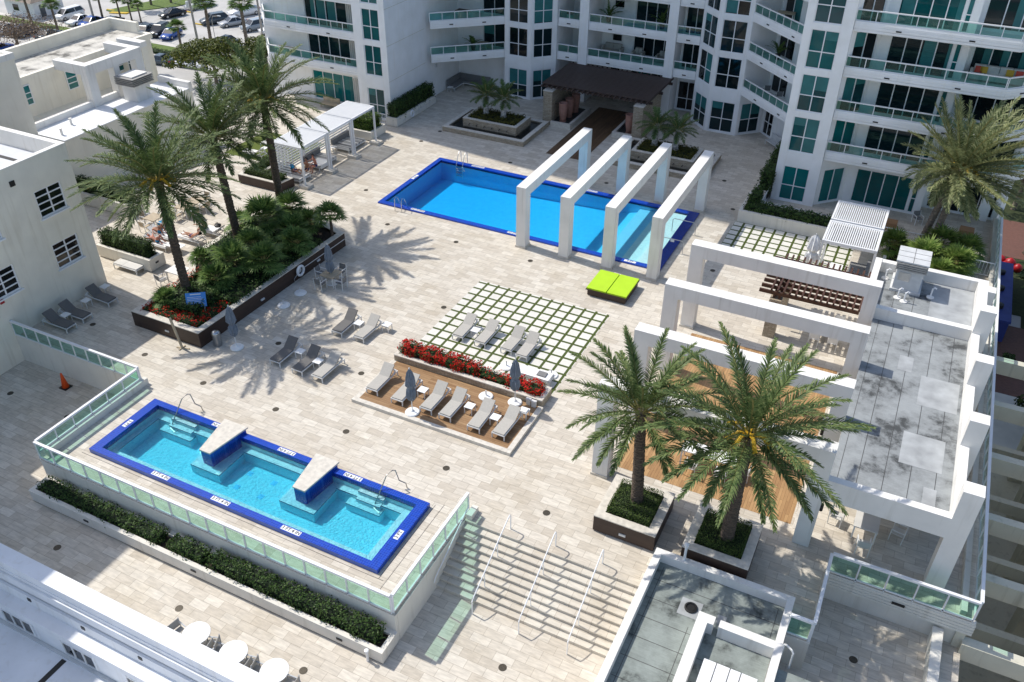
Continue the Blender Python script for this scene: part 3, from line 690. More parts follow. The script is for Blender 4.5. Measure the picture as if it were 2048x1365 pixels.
# overflow gutter line and stone border round the plunge pool
m = MB()
for a in ((2.15, 19.25, -28.72, -28.70), (19.0, 19.02, -28.7, -24.1), (19.35, 19.37, -29.3, -23.9)): m.box(*a, 0, .004)
tag(m.build('gutter_grate', 'seam'), 'thin dark gutter slot round the plunge pool', 'gutter')
def pool_rail(label, x, s):
    t = thing('pool_handrail', label, 'handrail', (x, -23.9, 0), 0, 'bronze grab rails at the plunge pool')
    MB().tube([(x + .45 * s, -23.75, .0), (x + .42 * s, -23.78, .3), (x + .12 * s, -23.85, .42), (x - .02 * s, -23.88, 1.0), (x - .12 * s, -23.95, 1.03), (x - .3 * s, -24.2, .85), (x - .5 * s, -25.15, -.45)], .028, 6).build('rail_tube', 'steel', t)
    MB().tube([(x - .5 * s, -25.15, -.42), (x - .1 * s, -25.3, -.45), (x + .1 * s, -25.1, -.3)], .024, 6).build('foot_tube', 'steel', t)
pool_rail('dark grab rail over the left steps of the plunge pool', 4.7, 1)
pool_rail('dark grab rail over the right steps of the plunge pool', 16.85, 1)

# ------------------------------------------------------------------ swimming pool
P = thing('swimming_pool', 'large rectangular swimming pool with cobalt rim under the white portal frames', 'pool', (10.7, 4.5, 0))
X0, X1, Y0, Y1 = 0, 21.5, 0, 9.0; a0, a1, b0, b1 = .36, 20.8, .4, 8.58
m = MB()
for a in ((X0, a1, Y0, b0), (X0, a1, b1, Y1), (X0, a0, b0, b1)): m.box(*a, -.1, .11)
m.build('rim', 'blue', P)
m = MB(); m.box(a1, X1, Y0, Y1, -.1, .115); m.build('entry_wall', 'navy', P)
prof = [(a0, -1.55), (7, -1.4), (15.5, -1.05), (17.2, -.62), (17.21, -.35), (a1, -.28)]
m = MB()
for (xa, za), (xb, zb) in zip(prof[:-1], prof[1:]):
    m.quad((xa, b0, za), (xb, b0, zb), (xb, b1, zb), (xa, b1, za))
    m.quad((xa, b1, za), (xb, b1, zb), (xb, b1, 0), (xa, b1, 0)); m.quad((xb, b0, zb), (xa, b0, za), (xa, b0, 0), (xb, b0, 0))
m.quad((a0, b0, -1.55), (a0, b1, -1.55), (a0, b1, 0), (a0, b0, 0)); m.quad((a1, b1, -.3), (a1, b0, -.3), (a1, b0, 0), (a1, b1, 0))
m.build('basin', 'plaster', P)
for i in range(2):
    m = MB(); m.box(18.6 + i * 1.1, a1 - .002, b0 + .003, b1 - .003, -.4, -.2 + i * .12); m.build('pool_step', 'plaster2', P)
for x in (2.4, 16.0):
    m = MB(); m.lathe([(.13, 0), (.13, .02), (.05, .03)], (0, 0, 0), 12); m.xf(Matrix.Translation((x, b1 - .01, -.35)) @ Matrix.Rotation(R(90), 4, 'X')); m.build('pool_lamp', 'lampw', P)
m = MB(); m.box(a0 - .02, a1 + .02, b0 - .02, b1 + .02, -1.6, .04); m.build('water', 'water', P)
for t_, x, y, rz, w_ in (('NO DIVING', 3.3, .2, 0, 1.1), ('NO DIVING', 3.6, 8.8, math.pi, 1.1), ('5 FT', .18, 4.9, R(-90), .8), ('NO DIVING', 11.0, .2, 0, 1.0), ('NO DIVING', 13.2, 8.8, math.pi, 1.0), ('3 FT', 19.4, .2, 0, .8), ('3 FT', 19.2, 8.8, math.pi, .8)):
    text_plate(t_, x, y, .112, rz, w_, .22, P)
def ladder(label, x, y, s):
    t = thing('pool_ladder', label, 'pool ladder', (x, y, 0), 0, 'steel ladders of the swimming pool')
    for dx in (-.28, .28):
        MB().tube([(x + dx, y + s * .55, 0), (x + dx, y + s * .5, .85), (x + dx, y + s * .35, .98), (x + dx, y + s * .1, .85), (x + dx, y - s * .35, -.1), (x + dx, y - s * .35, -1.0)], .028, 6).build('stile', 'metal', t)
    for i in range(3):
        m = MB(); m.box(x - .28, x + .28, y - s * .35 - .05, y - s * .35 + .05, -.25 - i * .3, -.2 - i * .3); m.build('tread', 'metal', t)
ladder('steel ladder at the near left corner of the swimming pool', 2.05, .1, -1)
ladder('steel ladder at the far left corner of the swimming pool', 2.1, 8.75, 1)
for n_, y in (('far', 5.8), ('near', 2.9)):
    t = thing('pool_handrail', 'slim steel handrail over the navy entry wall, %s one' % {'far': 'farther from the green lounge bed', 'near': 'nearer the green lounge bed'}[n_], 'handrail', (22.0, y, 0), 0, 'entry handrails of the swimming pool')
    MB().tube([(22.1, y, 0), (22.1, y, .8), (22.0, y, .92), (20.55, y, .92), (20.45, y + .0, .86), (20.45, y, -.2)], .026, 6).build('rail_tube', 'metal', t)
    if n_ == 'near':
        m = MB(); m.box(21.2, 21.45, y - .02, y + .02, .72, .9); m.build('notice_plate', 'signwhite', t)
# white portal frames straddling the pool
def portal(x, label):
    t = thing('portal_frame', label, 'portal frame', (x + .33, 4.4, 0), 0, 'white portal frames over the swimming pool')
    m = MB(); m.box(x, x + .66, -1.24, -.5, .14, 3.72); m.build('column', 'white', t)
    m = MB(); m.box(x, x + .66, 9.38, 10.12, .14, 3.72); m.build('column', 'white', t)
    m = MB(); m.box(x, x + .66, -1.24, 10.12, 3.72, 4.39); m.build('crossbeam', 'white', t)
    for y in (-1.24, 9.38):
        m = MB(); m.box(x - .04, x + .7, y - .04, y + .78, 0, .14); m.build('plinth', 'travcap', t)
portal(11.83, 'white portal frame over the pool farthest from the navy entry wall')
portal(14.92, 'second white portal frame over the pool, counting from the ladders')
portal(17.94, 'third white portal frame over the pool, counting from the ladders')
portal(20.98, 'white portal frame standing at the navy entry wall of the pool')

# floor drains
for x, y, z, lb in ((2.43, -2.45, 0, 'between the fan palms and the pool'), (7.94, -2.49, 0, 'in the open paving near the first portal frame'), (11.24, -9.88, 0, 'at the left edge of the paver lawn'), (-2.0, 1.44, 0, 'between the cabanas and the pool corner'), (4.79, -17.32, 0, 'in the palm shade by the loose loungers'), (10.53, -17.53, 0, 'left of the lounge deck'), (8.36, -22.0, 0, 'behind the left divider of the plunge pool'), (12.55, -21.8, 0, 'in front of the lounge deck'), (18.26, -21.83, 0, 'near the right corner of the lounge deck'), (13.5, -2.5, 0, 'in front of the second portal frame'), (24.5, 1.7, 0, 'in the shadow of the pavilion beam'), (13.64, 10.85, 0, 'just beyond the far side of the pool'), (21.6, 15.4, 0, 'right of the stone fountain in the shade'), (23.43, 10.9, 0, 'by the corner of the tower planter'), (-1.1, -21.5, 0, 'beside the brown planter corner'), (3.56, -22.0, 0, 'near the left corner of the plunge pool'), (23.65, -22.3, 0, 'at the top of the stairs'), (24.9, -29.1, -1.65, 'at the foot of the stairs'), (11.56, -32.65, -1.65, 'sunlit in the lower court near the shadow edge'), (4.34, -32.6, -1.65, 'in the shade of the lower court by the parapet'), (18.0, -32.7, -1.65, 'beside the third round table'), (-7.0, -26.0, -1.65, 'in the shaded court near the left wall'), (-2.6, -26.0, -1.65, 'in the shaded court near the traffic cone'), (37.2, -22.56, -1.65, 'in the sunken corner patio'), (-6.0, -20.66, 0, 'between the shaded terrace loungers'), (-3.2, 11.4, 0, 'near the left end of the fountain basin'), (-2.9, 14.0, 0, 'between the hedge planter and the fountain'), (5.4, 10.9, 0, 'in front of the dark timber runner')):
    m = MB(); m.lathe([(.17, .001), (.17, .006), (.12, .007), (.12, .004)], (x, y, z), 16)
    tag(m.build('floor_drain', 'bronze', smooth=False), 'round floor drain ' + lb, 'drain', 'floor drains in the paving')
# ------------------------------------------------------------------ facades
FL = [0, 3.76, 6.74, 9.72, 12.70, 15.68]
def seg(A, B):
    A = Vector((*A, 0)); B = Vector((*B, 0)); d = (B - A); L = d.length; d.normalize(); return A, d, Vector((d.y, -d.x, 0)), L
def wall_seg(mb, A, B, z0, z1, ops=(), depth=.14):
    a, d, n, L = seg(A, B)
    us = sorted({0, L, *[o[0] for o in ops], *[o[1] for o in ops]}); zs = sorted({z0, z1, *[o[2] for o in ops], *[o[3] for o in ops]})
    us = [u for u in us if 0 <= u <= L]; zs = [z for z in zs if z0 <= z <= z1]
    pt = lambda u, z, k=0: tuple(a + d * u - n * k + Vector((0, 0, z)))
    for u0, u1 in zip(us[:-1], us[1:]):
        for w0, w1 in zip(zs[:-1], zs[1:]):
            uc, zc = (u0 + u1) / 2, (w0 + w1) / 2
            if any(o[0] < uc < o[1] and o[2] < zc < o[3] for o in ops): continue
            mb.quad(pt(u0, w0), pt(u1, w0), pt(u1, w1), pt(u0, w1))
    for u0, u1, w0, w1 in ops:
        for p, q in (((u0, w0), (u1, w0)), ((u1, w0), (u1, w1)), ((u1, w1), (u0, w1)), ((u0, w1), (u0, w0))):
            mb.quad(pt(*p), pt(*p, depth), pt(*q, depth), pt(*q))
def window(parent, A, B, u0, u1, z0, z1, cols=2, bars=(.46,), set_=.09, pane='pane', fw=.07, name='window', frame='frame', vis=()):
    a, d, n, L = seg(A, B); m = MB()
    pt = lambda u, z, k: tuple(a + d * u - n * k + Vector((0, 0, z)))
    up = (0, 0, 1)
    for z in (z0 + fw / 2, z1 - fw / 2): m.bar(pt(u0, z, set_), pt(u1, z, set_), .06, fw)
    for i in range(cols + 1):
        u = u0 + fw / 2 + (u1 - u0 - fw) * i / cols; m.bar(pt(u, z0 + fw, set_), pt(u, z1 - fw, set_), fw, .06, up=tuple(n))
    for b in bars:
        z = z0 + (z1 - z0) * b
        for i in range(cols):
            ua = u0 + fw + (u1 - u0 - fw) * i / cols; ub = u0 + (u1 - u0 - fw) * (i + 1) / cols
            m.bar(pt(ua, z, set_), pt(ub, z, set_), .05, fw * .9)
    o = m.build(name, frame, parent)
    p = MB(); p.quad(pt(u0 + .01, z0 + .01, set_ + .012), pt(u1 - .01, z0 + .01, set_ + .012), pt(u1 - .01, z1 - .01, set_ + .012), pt(u0 + .01, z1 - .01, set_ + .012))
    p.build('pane', pane, o)
    if z1 - z0 > 2 and (u0 * 7.3 + z0 * 3.1 + A[0] * 1.7) % 1 < .62:
        wr = random.Random(int(u0 * 91 + z0 * 37 + A[0] * 13)); cw = (u1 - u0) / cols
        for i in range(cols):
            if wr.random() < .5: continue
            ua, ub = u0 + cw * i + .03, u0 + cw * (i + 1) - .03; zl = z1 - (z1 - z0) * wr.choice((.25, .4, .55, .95))
            if cols > 2: zl = z0 + .05; ua = ub - cw * wr.choice((.25, .4, .8))
            bl = MB(); bl.quad(pt(ua, zl, set_ + .006), pt(ub, zl, set_ + .006), pt(ub, z1 - .03, set_ + .006), pt(ua, z1 - .03, set_ + .006)); bl.build('blind', 'blind', o)
    return o
def wall(parent, A, B, z0, z1, ops=(), m='tower', name='wall', depth=.14):
    mb = MB(); wall_seg(mb, A, B, z0, z1, ops, depth); return mb.build(name, m, parent)
def balcony(parent, front, back, F, panel=1.15, vents=(), rail_in=.12):
    poly = list(front) + list(back)[::-1]
    m = MB(); m.prism(poly, F - .18, F - .02)
    for p, q in zip(front[:-1], front[1:]):
        a, d, n, L = seg(p, q); c = a - n * .07
        m.bar(tuple(c + Vector((0, 0, F + .13))), tuple(c + d * L + Vector((0, 0, F + .13))), .14, .66)
        for k in range(3):
            e = a + n * .012; z = F - .1 + k * .19
            m.bar(tuple(e + Vector((0, 0, z))), tuple(e + d * L + Vector((0, 0, z))), .03, .14)
    o = m.build('balcony', 'tower', parent)
    r = MB(); g = MB()
    for p, q in zip(front[:-1], front[1:]):
        a, d, n, L = seg(p, q); a = a - n * rail_in
        r.bar(tuple(a + Vector((0, 0, F + 1.15))), tuple(a + d * L + Vector((0, 0, F + 1.15))), .1, .07)
        r.bar(tuple(a + Vector((0, 0, F + .49))), tuple(a + d * L + Vector((0, 0, F + .49))), .06, .05)
        k = max(1, round(L / panel))
        for i in range(k + 1):
            b = a + d * (L * i / k); r.bar(tuple(b + Vector((0, 0, F + .46))), tuple(b + Vector((0, 0, F + 1.12))), .05, .05, up=tuple(n))
        g.quad(*[tuple(a + d * u + Vector((0, 0, z))) for u, z in ((0.02, F + .52), (L - .02, F + .52), (L - .02, F + 1.1), (0.02, F + 1.1))])
    r.build('railing', 'rail', o); g.build('glass_panels', 'glasstower', o)
    v = MB()
    for i, (p, q) in enumerate(zip(front[:-1], front[1:])):
        a, d, n, L = seg(p, q)
        if L < 1.5: continue
        for k in ((.28, .72) if L > 4 else (.5,)):
            b = a + d * (L * k) + n * .035; v = MB(); v.bar(tuple(b - d * .17 + Vector((0, 0, F + .1))), tuple(b + d * .17 + Vector((0, 0, F + .1))), .02, .09); v.build('scupper', 'black', o)
    return o

T = thing('apartment_tower', 'white residential tower with teal windows and glass balconies around the pool court', 'apartment building', (10, 25, 0))
ZT = 18.6
def wins(n, u0, u1, ground=True):
    out = [(u0, u1, .12, 2.74)] if ground else []
    return out + [(u0, u1, F + .1, F + 2.67) for F in FL[1:n]]
def facade(A, B, u0, u1, n=6, cols=2, pane='pane', ground=True, bars=(.44,)):
    ops = wins(n, u0, u1, ground); wall(T, A, B, -1, ZT, ops)
    for o in ops: window(T, A, B, *o, cols=cols, pane=pane, bars=bars)
# left wing pier with the stacked windows, and its long side wall
facade((-10.95, 13.95), (-7.72, 13.95), .9, 2.62)
wall(T, (-7.72, 13.95), (-7.72, 26.1), -1, ZT)
m = MB()
for z in (3.5, 6.5, 9.5, 12.5): m.box(-7.722, -7.708, 13.97, 20.0, z, z + .03)
m.build('wall_joint', 'garage', T)
# left wing balconies and their glazed rear wall
for F in FL[:5]:
    z0, z1 = F + .05, F + 2.72
    ops = [(4.9, 9.4, z0, z1)]; h0 = -1 if F == 0 else F - .25; h1 = FL[FL.index(F) + 1] - .25
    wall(T, (-22.2, 15.7), (-10.95, 15.7), h0, h1, ops)
    window(T, (-22.2, 15.7), (-10.95, 15.7), 4.9, 9.4, z0, z1, cols=4, bars=(), pane='panedark' if F else 'pane', name='sliding_door')
    c = MB()
    for i in range(5): c.tube([(-12.62 + i * .2, 15.55, F + .1), (-12.62 + i * .2, 15.55, F + 2.6)], .08, 5)
    c.build('curtain', 'curtain', T)
    wall(T, (-10.95, 15.7), (-10.95, 13.95), h0, h1)
    if F: balcony(T, [(-23.0, 16.6), (-20.6, 14.02), (-10.96, 14.02)], [(-23.0, 16.9), (-20, 15.7), (-10.96, 15.7)], F)
wall(T, (-24.5, 20), (-22.2, 15.7), -13, ZT); wall(T, (-22.2, 15.72), (-10.96, 15.72), -13, -.9, m='tower')
m = MB(); m.box(-24, -7.75, 14.0, 36, ZT, 62); m.build('upper_storeys', 'tower', T)
# left recess with diagonal balconies
for F in FL[:5]:
    h0 = -1 if F == 0 else F - .25; h1 = FL[FL.index(F) + 1] - .25
    ops = [(2.7, 5.1, F + .08, F + 2.6)] if F else []
    wall(T, (-7.72, 26.1), (-1.9, 26.1), h0, h1, ops)
    if F:
        window(T, (-7.72, 26.1), (-1.9, 26.1), 2.7, 5.1, F + .08, F + 2.6, cols=2, bars=(), pane='panedark', name='sliding_door')
        balcony(T, [(-7.1, 20.05), (-2.0, 24.6)], [(-7.7, 21.0), (-7.7, 26.05), (-2.0, 26.05)], F)
facade((-1.95, 26.1), (-1.94, 24.5), .35, 1.35, pane='panedark')
facade((-1.95, 24.5), (.72, 24.5), .42, 2.3, pane='panedark')
facade((.72, 24.5), (2.45, 26.2), .22, 2.05, pane='panedark')
# centre: two balcony bays between pillars
for F in FL[:5]:
    h0 = -1 if F == 0 else F - .25; h1 = FL[FL.index(F) + 1] - .25
    z0, z1 = F + .06, F + 2.65
    ops = [(1.25, 2.0, z0, z1), (3.9, 4.9, F + 1.0, z1), (6.0, 9.9, z0, z1)]
    wall(T, (2.45, 30.1), (12.75, 30.1), h0, h1, ops)
    window(T, (2.45, 30.1), (12.75, 30.1), *ops[0], cols=1, bars=(), pane='panedark', name='balcony_door')
    window(T, (2.45, 30.1), (12.75, 30.1), *ops[1], cols=1, bars=(.4,), pane='blackpane')
    window(T, (2.45, 30.1), (12.75, 30.1), *ops[2], cols=4, bars=(), pane='panedark', name='sliding_door')
    wall(T, (2.45, 26.2), (2.45, 30.1), h0, h1); wall(T, (12.65, 30.1), (12.65, 27.2), h0, h1); wall(T, (13.42, 27.2), (13.42, 28.5), h0, h1)
    wall(T, (13.42, 28.5), (15.5, 28.5), h0, h1, [(.12, 1.96, z0, z1)])
    window(T, (13.42, 28.5), (15.5, 28.5), .12, 1.96, z0, z1, cols=2, bars=(.4,) if F == 0 else (), pane='blackpane' if F == 0 else 'panedark', name='glazed_door')
    wall(T, (15.5, 28.5), (15.5, 26.5), h0, h1)
    if F:
        balcony(T, [(2.5, 26.4), (4.5, 26.4)], [(2.5, 30.1), (4.5, 30.1)], F)
        balcony(T, [(5.42, 26.45), (12.6, 26.45)], [(5.42, 30.1), (12.6, 30.1)], F, 1.05)
        balcony(T, [(13.46, 26.5), (15.5, 26.5)], [(13.46, 28.5), (15.5, 28.5)], F)
m = MB(); m.box(4.55, 5.4, 26.3, 30.2, -1, ZT); m.box(12.62, 13.44, 26.35, 27.2, -1, ZT); m.build('pillar', 'tower', T)
facade((15.52, 26.5), (17.3, 24.72), .25, 2.28, pane='panedark')
facade((17.3, 24.72), (19.98, 24.72), .32, 2.34, pane='panedark')
# angled recess between bay and right block
wall(T, (19.98, 24.72), (21.75, 26.5), -1, FL[1] - .25, [(.28, 2.2, .12, 2.74)]); window(T, (19.98, 24.72), (21.75, 26.5), .28, 2.2, .12, 2.74, pane='panedark')
for F in FL[:5]:
    h0 = -1 if F == 0 else F - .25; h1 = FL[FL.index(F) + 1] - .25
    ops = [(.3, 2.5, F + .06, F + 2.65), (4.6, 6.2, F + .06, F + 2.65)] if F else [(.2, 1.5, .06, 2.65)]
    wall(T, (21.75, 26.5), (27.0, 21.25), h0, h1, ops)
    for o in ops: window(T, (21.75, 26.5), (27.0, 21.25), *o, cols=2, bars=() if F else (.42,), pane='blackpane', name='sliding_door')
    if F:
        wall(T, (19.98, 24.72), (21.75, 26.5), h0, h1)
        balcony(T, [(19.95, 24.72), (25.4, 19.3)], [(21.75, 26.5), (27.0, 21.25)], F, .95)
wall(T, (25.44, 21.3), (25.44, 13.96), -1, ZT)
facade((25.44, 13.96), (28.5, 13.96), .52, 2.36)
wall(T, (28.5, 13.96), (28.5, 14.3), -1, ZT)
for F in FL[:5]:
    h0 = -1 if F == 0 else F - .25; h1 = FL[FL.index(F) + 1] - .25; z0, z1 = F + .08, F + 2.68
    A, B = (28.5, 14.3), (30.2, 16.0); wall(T, A, B, h0, h1, [(.35, 2.15, z0, z1)]); window(T, A, B, .35, 2.15, z0, z1, cols=2, bars=(), pane='pane' if F in FL[:3] else 'panedark', name='sliding_door')
    A, B = (30.2, 16.0), (35.6, 16.0); ops = [(.6, 4.45, z0, z1), (4.55, 4.95, z0, z1), (.3, 4.7, z0, z1)]
    wall(T, A, B, h0, h1, ops[:2]); wall(T, (35.6, 16.0), (35.6, 17.6), h0, h1); wall(T, (35.6, 17.6), (40.6, 17.6), h0, h1, ops[2:])
    dk = 'pane' if F in (FL[0], FL[4], FL[3]) and F != FL[3] else 'panedark'
    window(T, A, B, *ops[0], cols=4, bars=(), pane=dk, name='sliding_door'); window(T, A, B, *ops[1], cols=1, bars=(.42,), pane='pane'); window(T, (35.6, 17.6), (40.6, 17.6), *ops[2], cols=4, bars=(), pane='panedark', name='sliding_door')
    if F: balcony(T, [(28.52, 14.2), (38.3, 14.2), (40.2, 16.1), (43.2, 19.1)], [(28.52, 14.35), (30.2, 16.0), (35.6, 17.6), (42.2, 20.0)], F, 1.3)
wall(T, (40.6, 17.62), (40.9, 17.9), -13, ZT); wall(T, (40.9, 17.9), (40.9, 36), -13, ZT); m = MB(); m.box(39.3, 40.0, 17.2, 17.9, -1, 3.6);  m.build('pillar', 'tower', T)
m = MB(); m.prism([(-22.2, 15.75), (-7.75, 15.75), (-7.75, 26.2), (2.5, 30.2), (15.5, 30.2), (21.7, 26.6), (27, 21.4), (30.2, 16.05), (39.55, 16.05), (40.9, 17.9), (40.9, 36), (-22.2, 36)], ZT - .05, ZT + .2); m.build('roof', 'roofwhite', T)
m = MB(); m.box(-24, 40.9, 35.5, 36, -13, ZT); m.box(40.8, 41.05, -20, 18, -13, -1.7) if False else None; m.build('rear_wall', 'tower', T)
for k, (x, y, z) in enumerate(((-7.70, 21.2, 6.2), (-7.70, 21.8, 2.6))):
    m = MB(); m.box(x - .02, x + .03, y - .15, y + .15, z, z + .3); m.build('wall_lamp', 'galv', T)

# ------------------------------------------------------------------ left hotel building
B = thing('hotel_building', 'cream rendered building with white paned windows casting shade on the terrace', 'building', (-14, -24, 0))
xw = -8.9
ops = []
for y0, y1, z0, z1 in ((-19.65, -17.87, 5.66, 7.3), (-19.65, -17.88, 2.37, 3.97), (-23.98, -22.18, 2.5, 4.1), (-23.98, -22.16, 5.68, 7.3), (-28.3, -26.5, 2.5, 4.1), (-28.3, -26.5, 5.68, 7.3)): ops.append((y0 + 34, y1 + 34, z0, z1))
A, Bp = (xw, -34), (xw, -16.88)
wall(B, A, Bp, -13, 9.15, ops, 'cream', depth=.16)
for o in ops: window(B, A, Bp, *o, cols=2, bars=(.25, .5, .75), pane='blackpane', fw=.08, set_=.08)
for o in ops:
    m = MB(); m.box(xw - .02, xw + .1, o[0] - 34 - .08, o[1] - 34 + .08, o[2] - .09, o[2] - .002); m.build('sill', 'bluewhite', B)
wall(B, (xw, -16.88), (-21, -16.88), -1, 9.15, (), 'cream')
m = MB(); m.box(-21, xw + .02, -17.2, -16.86, 9.15, 9.2); m.box(xw - .3, xw + .02, -34, -17.2, 9.15, 9.2); m.box(-21, xw - .3, -17.2, -17.18, 8.2, 9.15); m.box(xw - .32, xw - .3, -34, -17.2, 8.2, 9.15)
m.build('parapet', 'white', B)
m = MB(); m.box(-21, xw - .32, -34, -17.2, 8.1, 8.25); rf = m.build('roof', 'roofpale', B)
s_ = MB(); s_.box(-16, -9.4, -18.6, -18.35, 8.25, 8.27)
for i in range(5): s_.box(-20, -9.4, -20 - i * 1.1, -20.02 - i * 1.1, 8.25, 8.256)
s_.build('roof_seam', 'seam', rf)
m = MB(); m.box(-30, xw - .005, -60, -28.95, -13, 19.6); m.build('tall_wing', 'cream', B)
m = MB(); m.box(xw - .01, xw + .05, -20.8, -20.5, 8.1, 8.4); m.build('wall_lamp', 'black', B)
m = MB(); m.box(xw - .01, xw + .06, -23.65, -23.4, 2.25, 2.5); m.build('alarm_box', 'redvinyl', B)
# gabled grey block behind it
B2 = thing('stair_block', 'tall plain shaded block rising behind the cream hotel roof', 'building', (-26, -13, 0))
m = MB(); m.box(-30, -22.6, -16.5, -9.0, -13, 9.75); m.build('wall', 'cream', B2)
m = MB()
for a in ((-30, -22.55, -9.3, -8.95), (-30, -22.55, -16.5, -16.2), (-22.9, -22.55, -16.2, -9.3)): m.box(*a, 9.75, 10.15)
m.build('parapet', 'white', B2)
# pavilion with the rooftop portal frame
B3 = thing('annex_building', 'cream annex with white roof terrace, portal frames and teal windows by the parking lot', 'building', (-24, -2, 0))
m = MB(); m.box(-23.45, -20.0, -9, 3.6, -13, 4.25); m.box(-26.6, -23.45, -9, 3.6, -13, 4.0); m.box(-31, -26.6, -9, 6.4, -13, 6.8); m.box(-26.6, -24.0, 3.0, 3.6, -13, 7.1); m.build('wall', 'cream', B3)
m = MB()
for a in ((-31.3, -30.95, -9.2, 6.7), (-30.95, -27.9, 6.4, 6.7), (-26.9, -26.58, -9, 6.4), (-27.9, -26.58, 6.4, 6.7)):
    m.box(*a, 6.6, 7.75 if a[0] in (-31.3, -30.95) else 7.0)
m.build('parapet', 'cream', B3)
m = MB(); m.box(-30.95, -26.9, -9, 6.4, 6.8, 6.84); m.build('dirty_roof', 'roofdirty', B3)
m = MB(); m.box(-23.45, -19.98, -9, 3.62, 4.25, 4.32); m.build('white_roof', 'roofwhite', B3)
for a in ((-23.6, -23.3, -9, -3.3), (-23.6, -23.3, -2.5, .0), (-23.3, -19.95, 3.3, 3.65)): m = MB(); m.box(*a, 4.0, 4.8); m.build('terrace_parapet', 'white', B3)
m = MB()
for y in (-3.3, 1.45): m.box(-23.85, -23.15, y, y + .75, 4.0, 6.75)
m.box(-23.85, -23.15, -.8, -.25, 4.0, 6.75); m.box(-23.85, -23.15, -3.3, 2.2, 6.75, 7.5)
for y in (-3.3, 1.6): m.box(-26.6, -23.85, y, y + .6, 6.75, 7.5)
m.box(-26.6, -23.97, 2.97, 3.62, 7.1, 7.5)
m.build('portal_frame', 'white', B3)
for y in (-6.8, -2.6, 2.3): window(B3, (-26.59, -9), (-26.59, 3.6), y + 9, y + 10.0, 4.9, 6.4, cols=1, bars=(.33, .6), pane='pane', set_=-.03)
for x in (-25.9, -24.9): window(B3, (-26.6, 2.995), (-24, 2.995), x + 26.6, x + 27.3, 4.9, 6.3, cols=1, bars=(.5,), pane='pane', set_=-.03)
t = thing('roof_ventilator', 'boxy white roof ventilator with grey louvred cap on the annex roof', 'ventilator', (-21.6, -.3, 4.3))
m = MB(); m.box(-22.5, -21.1, -1.0, .5, 4.3, 5.75); m.build('housing', 'white', t)
m = MB()
for i in range(5): m.box(-22.8, -20.85, -1.3, .8, 5.62 + i * .13, 5.68 + i * .13)
m.box(-22.5, -21.1, -1.0, .5, 5.75, 6.2); m.build('louvers', 'louver', t)
m = MB(); m.box(-22.55, -21.15, -1.05, .52, 6.2, 6.3); m.build('cap', 'white', t)
for i, (x, y) in enumerate(((-22.0, -6.6), (-21.0, -8.3))):
    m = MB(); m.lathe([(.09, 0), (.09, .45), (.12, .46), (.12, .5)], (x, y, 4.32), 8); tag(m.build('vent_pipe', 'white'), 'white vent pipe on the annex roof ' + ('nearest its cap ventilator', 'farthest from its cap ventilator')[i], 'vent pipe')

# ------------------------------------------------------------------ right pavilion: portal frames over the bar and flat roofs
PV = thing('poolside_pavilion', 'white open pavilion of four long portal beams carrying flat grey roofs', 'pavilion', (34, -10, 0))
YB = (-5.35, -9.95, -14.55, -19.1)
for y in YB:
    m = MB(); m.box(24.5, 25.25, y, y + .7, .12, 4.66); m.build('column', 'white', PV); m = MB(); m.box(24.46, 25.29, y - .04, y + .74, 0, .12); m.build('plinth', 'travcap', PV)
    m = MB(); m.box(33.75, 34.45, y, y + .7, 0, 4.66); m.build('column', 'white', PV)
    m = MB(); m.box(24.5, 34.45, y, y + .7, 4.66, 5.4); m.build('crossbeam', 'white', PV)
    m = MB(); m.box(39.04, 39.78, y, y + .68, 0, 5.4); m.build('fin', 'white', PV)
m = MB(); m.box(34.45, 39.04, -19.05, -5.1, 3.1, 3.4); r1_ = m.build('roof', 'roof', PV)
s_ = MB()
for i in range(5): s_.box(35.5 + i * .97 - .012, 35.5 + i * .97 + .012, -18.4, -5.15, 3.4, 3.406)
s_.box(34.75, 34.77, -18.5, -5.15, 3.4, 3.406); s_.build('roof_seam', 'seam', r1_)
for i, (a) in enumerate(((37.2, 38.9, -11.6, -9.2), (36.1, 36.75, -9.2, -7.9), (36.9, 38.6, -16.0, -13.8), (38.0, 38.5, -18.2, -17.1))):
    m = MB(); m.box(*a, 3.4, 3.4 + .007 + .001 * i); m.build('roof_patch', 'patch', r1_)
m = MB(); m.box(34.45, 39.04, -19.1, -18.75, 2.9, 3.95); m.box(39.04, 39.4, -18.42, -14.55, 3.0, 4.05); m.box(39.04, 39.4, -13.87, -9.95, 3.0, 4.05); m.box(39.04, 39.4, -9.27, -5.35, 3.0, 4.05); m.build('parapet', 'white', PV)
m = MB(); m.box(34.45, 39.4, -5.1, -4.72, 3.0, 4.05); m.box(39.1, 39.6, -4.67, .5, 3.0, 4.05); m.box(36.2, 39.1, .12, .5, 3.0, 4.05); m.box(33.75, 34.1, -4.65, .45, 3.0, 4.05); m.box(34.1, 36.2, .12, .5, 3.0, 4.0); m.box(39.6, 40.0, -.75, -.1, -1, 4.05); m.build('parapet', 'white', PV)
m = MB(); m.box(34.1, 39.1, -4.72, .12, 3.1, 3.4); r2_ = m.build('roof', 'roof', PV)
s_ = MB()
for x in (35.2, 36.2, 37.2): s_.box(x - .012, x + .012, -4.6, 0, 3.4, 3.406)
s_.build('roof_seam', 'seam', r2_); m = MB(); m.box(37.0, 39.08, -4.65, .1, 3.4, 3.408); m.build('roof_patch', 'patch', r2_)
m = MB(); m.box(34.45, 39.0, .15, .45, 0, 3.0); m.box(33.8, 34.2, -4.6, .4, 0, 3.0); m.build('rear_wall', 'white', PV)
m = MB()
for y in (-9.95, -14.55): m.box(33.6, 34.2, y - 2.4, y - .01, 3.6, 3.75) if False else None
